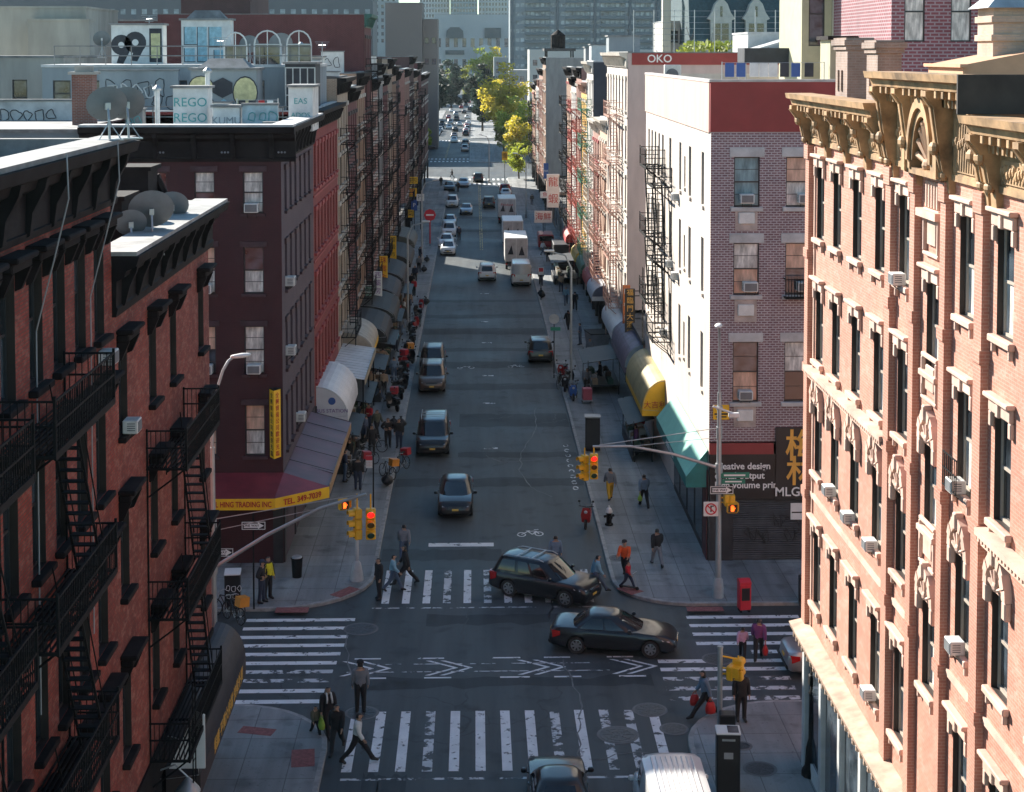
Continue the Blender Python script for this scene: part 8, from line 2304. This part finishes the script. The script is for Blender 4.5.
person(360.5,712,'stand',10,'grey','black','man in grey with a dark hat on the cross street',1.78,0,'black')
person(357,763,'stride',-95,'white','black','man in a white shirt striding across the near crosswalk',1.76,0)
person(555.5,573,'stand',0,'steel','denim','man in a steel blue shirt standing behind the turning SUV',1.68,0)
o = person(596,594,'stride',-80,'blue','denim','man in a light blue shirt with a red bag crossing by the SUV',1.78,0); bag(o,'stride','L',bag_red,'red bag carried by the man in light blue',.4,.5)
person(625,577,'push',160,'orange','black','woman in an orange jacket with dark cap pushing a child scooter',1.68,SW,'black')
person(628,588,'walk',-120,'red','navy','child in a red jacket on the scooter before the orange jacket',1.2,SW)
person(657,566,'walk',10,'black','grey','man in a loose black top walking away on the right sidewalk',1.76)
person(610,500,'walk2',5,'grey','mustard','person in grey top and mustard trousers walking away',1.72)
o = person(644,507,'walk',8,'steel','black','man in a steel blue jacket with a green bag walking away',1.74); bag(o,'walk','L',bag_grn,'green bag in the hand of the man in the steel blue jacket',.3,.32)
person(742.5,658,'walk',-10,'pink','black','girl in a lilac jacket in the right crosswalk',1.25,0)
o = person(758.5,660,'walk2',-12,'purple','black','woman in a purple jacket holding a red bag in the right crosswalk',1.66,0); bag(o,'walk2','R',bag_red,'red bag of the woman in the purple jacket',.34,.4)
o = person(705,718,'stride',95,'steel','black','man in a pale blue shirt with red bags by the near right corner',1.78,0); bag(o,'stride','L',bag_red,'red bag nearer the camera with the man in pale blue',.36,.42); bag(o,'stride','R',bag_red,'second red bag on the far side of the man in pale blue',.34,.4)
person(741,721,'stand',185,'black','black','man in black behind the yellow signal on the near right corner',1.74,SW)
o = person(268,599,'stand',-130,'black','black','officer in black with a yellow vest under the red awning',1.8)
b = MB(); me = pose_meshes('stand')[1]; v = inst('vest', me, o, (0,0,.0), (0,0,0), (1.05,1.1,1.0)); recolor(v, C['vest'])
v.location = (0,-.0,0); v.scale = (.86,1.12,.985)
person(262,603,'hips',-100,'black','navy','second officer in black with a cap at the far left corner',1.76,SW,'navy')
for (px, py, ps, rz, a, bt, lab) in ((382,383,'stand',10,'black','black','man in black seen from behind between the left stalls'),(394,381,'stand',20,'steel','denim','man in grey blue standing on the left sidewalk beyond the bags'),(376,380,'walk',60,'blue','denim','woman in pale blue close to the left stall'),
      (372,455,'stand',200,'black','black','tall dark figure by the purple awning edge'),(388,447,'hips',185,'black','black','man with hands on hips near the left kerb'),(399,448,'stand',170,'black','navy','man in dark clothes at the left kerb beside the minivan'),(362,450,'stand',150,'navy','black','man in navy among the bicycles by the purple awning'),(356,458,'phone',160,'grey','black','man in grey by the shop under the purple awning'),(350,470,'stand',120,'black','denim','man in black leaning near the awning shop'),
      (371,395,'walk2',180,'tan','black','woman in tan before the corrugated canopy'),(367,405,'stand',100,'white','black','trader in white under the corrugated canopy'),(363,420,'stand',80,'black','black','trader in black under the white barrel awning'),(391,345,'walk',0,'black','denim','pedestrian in black walking away before the tan awning'),(398,322,'walk2',180,'red','black','pedestrian in red farther down the left sidewalk'),
      (406,300,'stand',160,'pink','navy','pedestrian in lilac by the yellow signs'),(412,290,'walk',0,'black','black','pedestrian in black by the kerb near the yellow signs'),(415,282,'walk2',180,'navy','black','pedestrian in navy near the second yellow sign'),(419,272,'stand',180,'grey','black','pedestrian in grey below the red sign'),(409,310,'walk',170,'tan','denim','pedestrian in tan among the left stalls'),
      (587,392,'push',185,'grey','black','man in grey pushing a pink cart on the right sidewalk'),(636,455,'stand',90,'purple','black','person in purple by the olive awning'),(640,440,'walk',0,'red','black','person in dark red by the olive awning shop'),(575,310,'walk',0,'black','black','pedestrian in black on the far part of the right sidewalk'),(566,305,'walk2',180,'blue','denim','pedestrian in light blue farther down the right sidewalk'),(548,262,'stand',0,'black','black','man in black beside the white van'),
      (541,285,'walk',180,'black','navy','man in dark clothes at the right kerb beyond the sign post'),(552,248,'walk2',180,'white','black','pedestrian in white below the lobster sign'),(458,192,'stand',0,'black','black','person standing in the far road beside the cars'),(459,240,'stand',20,'navy','black','person beside the parked white cars'),(452,178,'walk',90,'black','black','person crossing at the far crosswalk'),(441,186,'walk2',0,'black','black','pedestrian at the far left corner'),(532,205,'walk',0,'black','denim','pedestrian beyond the box trucks')):
    road = px in (458,459,452)
    person(px, py, ps, rz, a, bt, lab, 1.72, 0 if road else SW)
extra = [(384,395),(379,402),(369,432),(377,437),(345,482),(358,490),(366,442),(401,336),(396,352),(404,318),(383,372),(410,306),(414,296),(400,310),(420,262),(568,330),(580,345),(590,362),(556,275),(543,255),(561,292),(600,385)]
tops = ['black','navy','grey','tan','olive','denim','white','red','black','blue']; words = {'black':'black','navy':'navy','grey':'grey','tan':'tan','olive':'olive','denim':'dark denim','white':'white','red':'red','blue':'light blue'}
for i, (px, py) in enumerate(extra):
    c_ = tops[(i*7+3) % 10]; ps = ['stand','walk','phone','walk2','hips','stand'][i % 6]
    w_ = 'beside the left stalls' if px < 400 and py < 410 else ('near the bicycles by the purple awning' if px < 400 else ('far down the left sidewalk' if px < 450 else (('by the refuse container on the right sidewalk' if px > 585 else 'on the right sidewalk behind the stalls') if py > 320 else 'far down the right sidewalk')))
    person(px, py, ps, (i*73) % 360, c_, ['black','denim','navy'][i % 3], '%s person in %s and %s trousers %s' % ({'stand':'standing','walk':'walking','phone':'phoning','walk2':'strolling','hips':'waiting'}[ps], words[c_], ['black','denim','navy'][i % 3], w_), 1.62+.03*(i % 6))
# child scooter and hand cart
p = G(629,589,SW); r = empty('kick_scooter', p, R(-120), 'small kick scooter under the child in red', 'scooter')
b = MB(); b.bbox(-.07,.07,-.35,.3,.08,.12,.015); b.build('deck', trim, r); b = MB(); b.tube((0,.34,.1),(0,.26,.75),.018,6); b.tube((-.2,.26,.75),(.2,.26,.75),.015,6); b.build('handlebar', steel, r)
for y in (-.38,.38): MB().lathe([(.08,-.02),(.08,.02)], (0,y,.08), 12, 0, 'x').build('wheel', rubber, r)
p = G(587,403,SW); r = empty('hand_cart', p, R(5), 'hand cart with pink box pushed by the man in grey', 'cart')
MB().bbox(-.3,.3,-.3,.3,.25,1.0,.03).build('box', bag_pk, r); b = MB(); b.box(-.34,.34,-.34,.34,.18,.24); b.path([(-.3,.34,.2),(-.3,.42,1.1),(.3,.42,1.1),(.3,.34,.2)],.018,5); b.build('frame', steel, r)
for x in (-.28,.28): MB().lathe([(.1,-.03),(.1,.03)], (x,.2,.1), 10, 0, 'x').build('wheel', rubber, r)
# ------------------------------------------------------------------ daylight
SUN_EL, SUN_AZ = 28.8, 127.0        # the sun stands beyond the left-hand row: azimuth measured from +X towards +Y
sd = Vector((math.cos(R(SUN_EL))*math.cos(R(SUN_AZ)), math.cos(R(SUN_EL))*math.sin(R(SUN_AZ)), math.sin(R(SUN_EL))))
ld_ = bpy.data.lights.new('sun', 'SUN'); ld_.energy = 5.0; ld_.angle = R(.53); ld_.color = (1.0, .93, .83)
so = bpy.data.objects.new('sun', ld_); COL.objects.link(so)
so.rotation_euler = sd.to_track_quat('Z', 'Y').to_euler()
w = bpy.data.worlds.new('World'); scn.world = w; w.use_nodes = True
nt = w.node_tree; bg = nt.nodes['Background']
sky = nt.nodes.new('ShaderNodeTexSky'); sky.sky_type = 'NISHITA'; sky.sun_disc = False
sky.sun_elevation = R(SUN_EL); sky.sun_rotation = R(90 - SUN_AZ); sky.dust_density = .1; sky.ozone_density = 2.2
tn = nt.nodes.new('ShaderNodeMix'); tn.data_type = 'RGBA'; tn.blend_type = 'MULTIPLY'; tn.inputs[0].default_value = 1; tn.inputs[7].default_value = (.82,1.0,.97,1)
nt.links.new(sky.outputs[0], tn.inputs[6]); nt.links.new(tn.outputs[2], bg.inputs[0]); bg.inputs[1].default_value = .076
scn.view_settings.view_transform = 'Standard'; scn.view_settings.look = 'None'
scn.view_settings.exposure = 1.36; scn.view_settings.gamma = 1.0
scn.render.engine = 'CYCLES'
c = scn.cycles
c.use_denoising = True
c.max_bounces = 5; c.diffuse_bounces = 3; c.glossy_bounces = 3; c.transmission_bounces = 2; c.transparent_max_bounces = 8; c.volume_bounces = 0
c.sample_clamp_indirect = 4.0; c.caustics_reflective = False; c.caustics_refractive = False
c.use_adaptive_sampling = True; c.adaptive_threshold = .015

# the air between here and the far blocks
hz = MB(); hz.box(-330, 330, -90, 1340, -1.2, 101)
hm = bpy.data.materials.new('haze'); hm.use_nodes = True
t = hm.node_tree; t.nodes.clear(); ot = t.nodes.new('ShaderNodeOutputMaterial'); pv = t.nodes.new('ShaderNodeVolumePrincipled')
pv.inputs['Density'].default_value = .00005; pv.inputs['Color'].default_value = (.8,.9,.95,1); pv.inputs['Anisotropy'].default_value = .2
t.links.new(pv.outputs[0], ot.inputs['Volume'])
ho = hz.build('haze', hm); ho['kind'] = 'stuff'
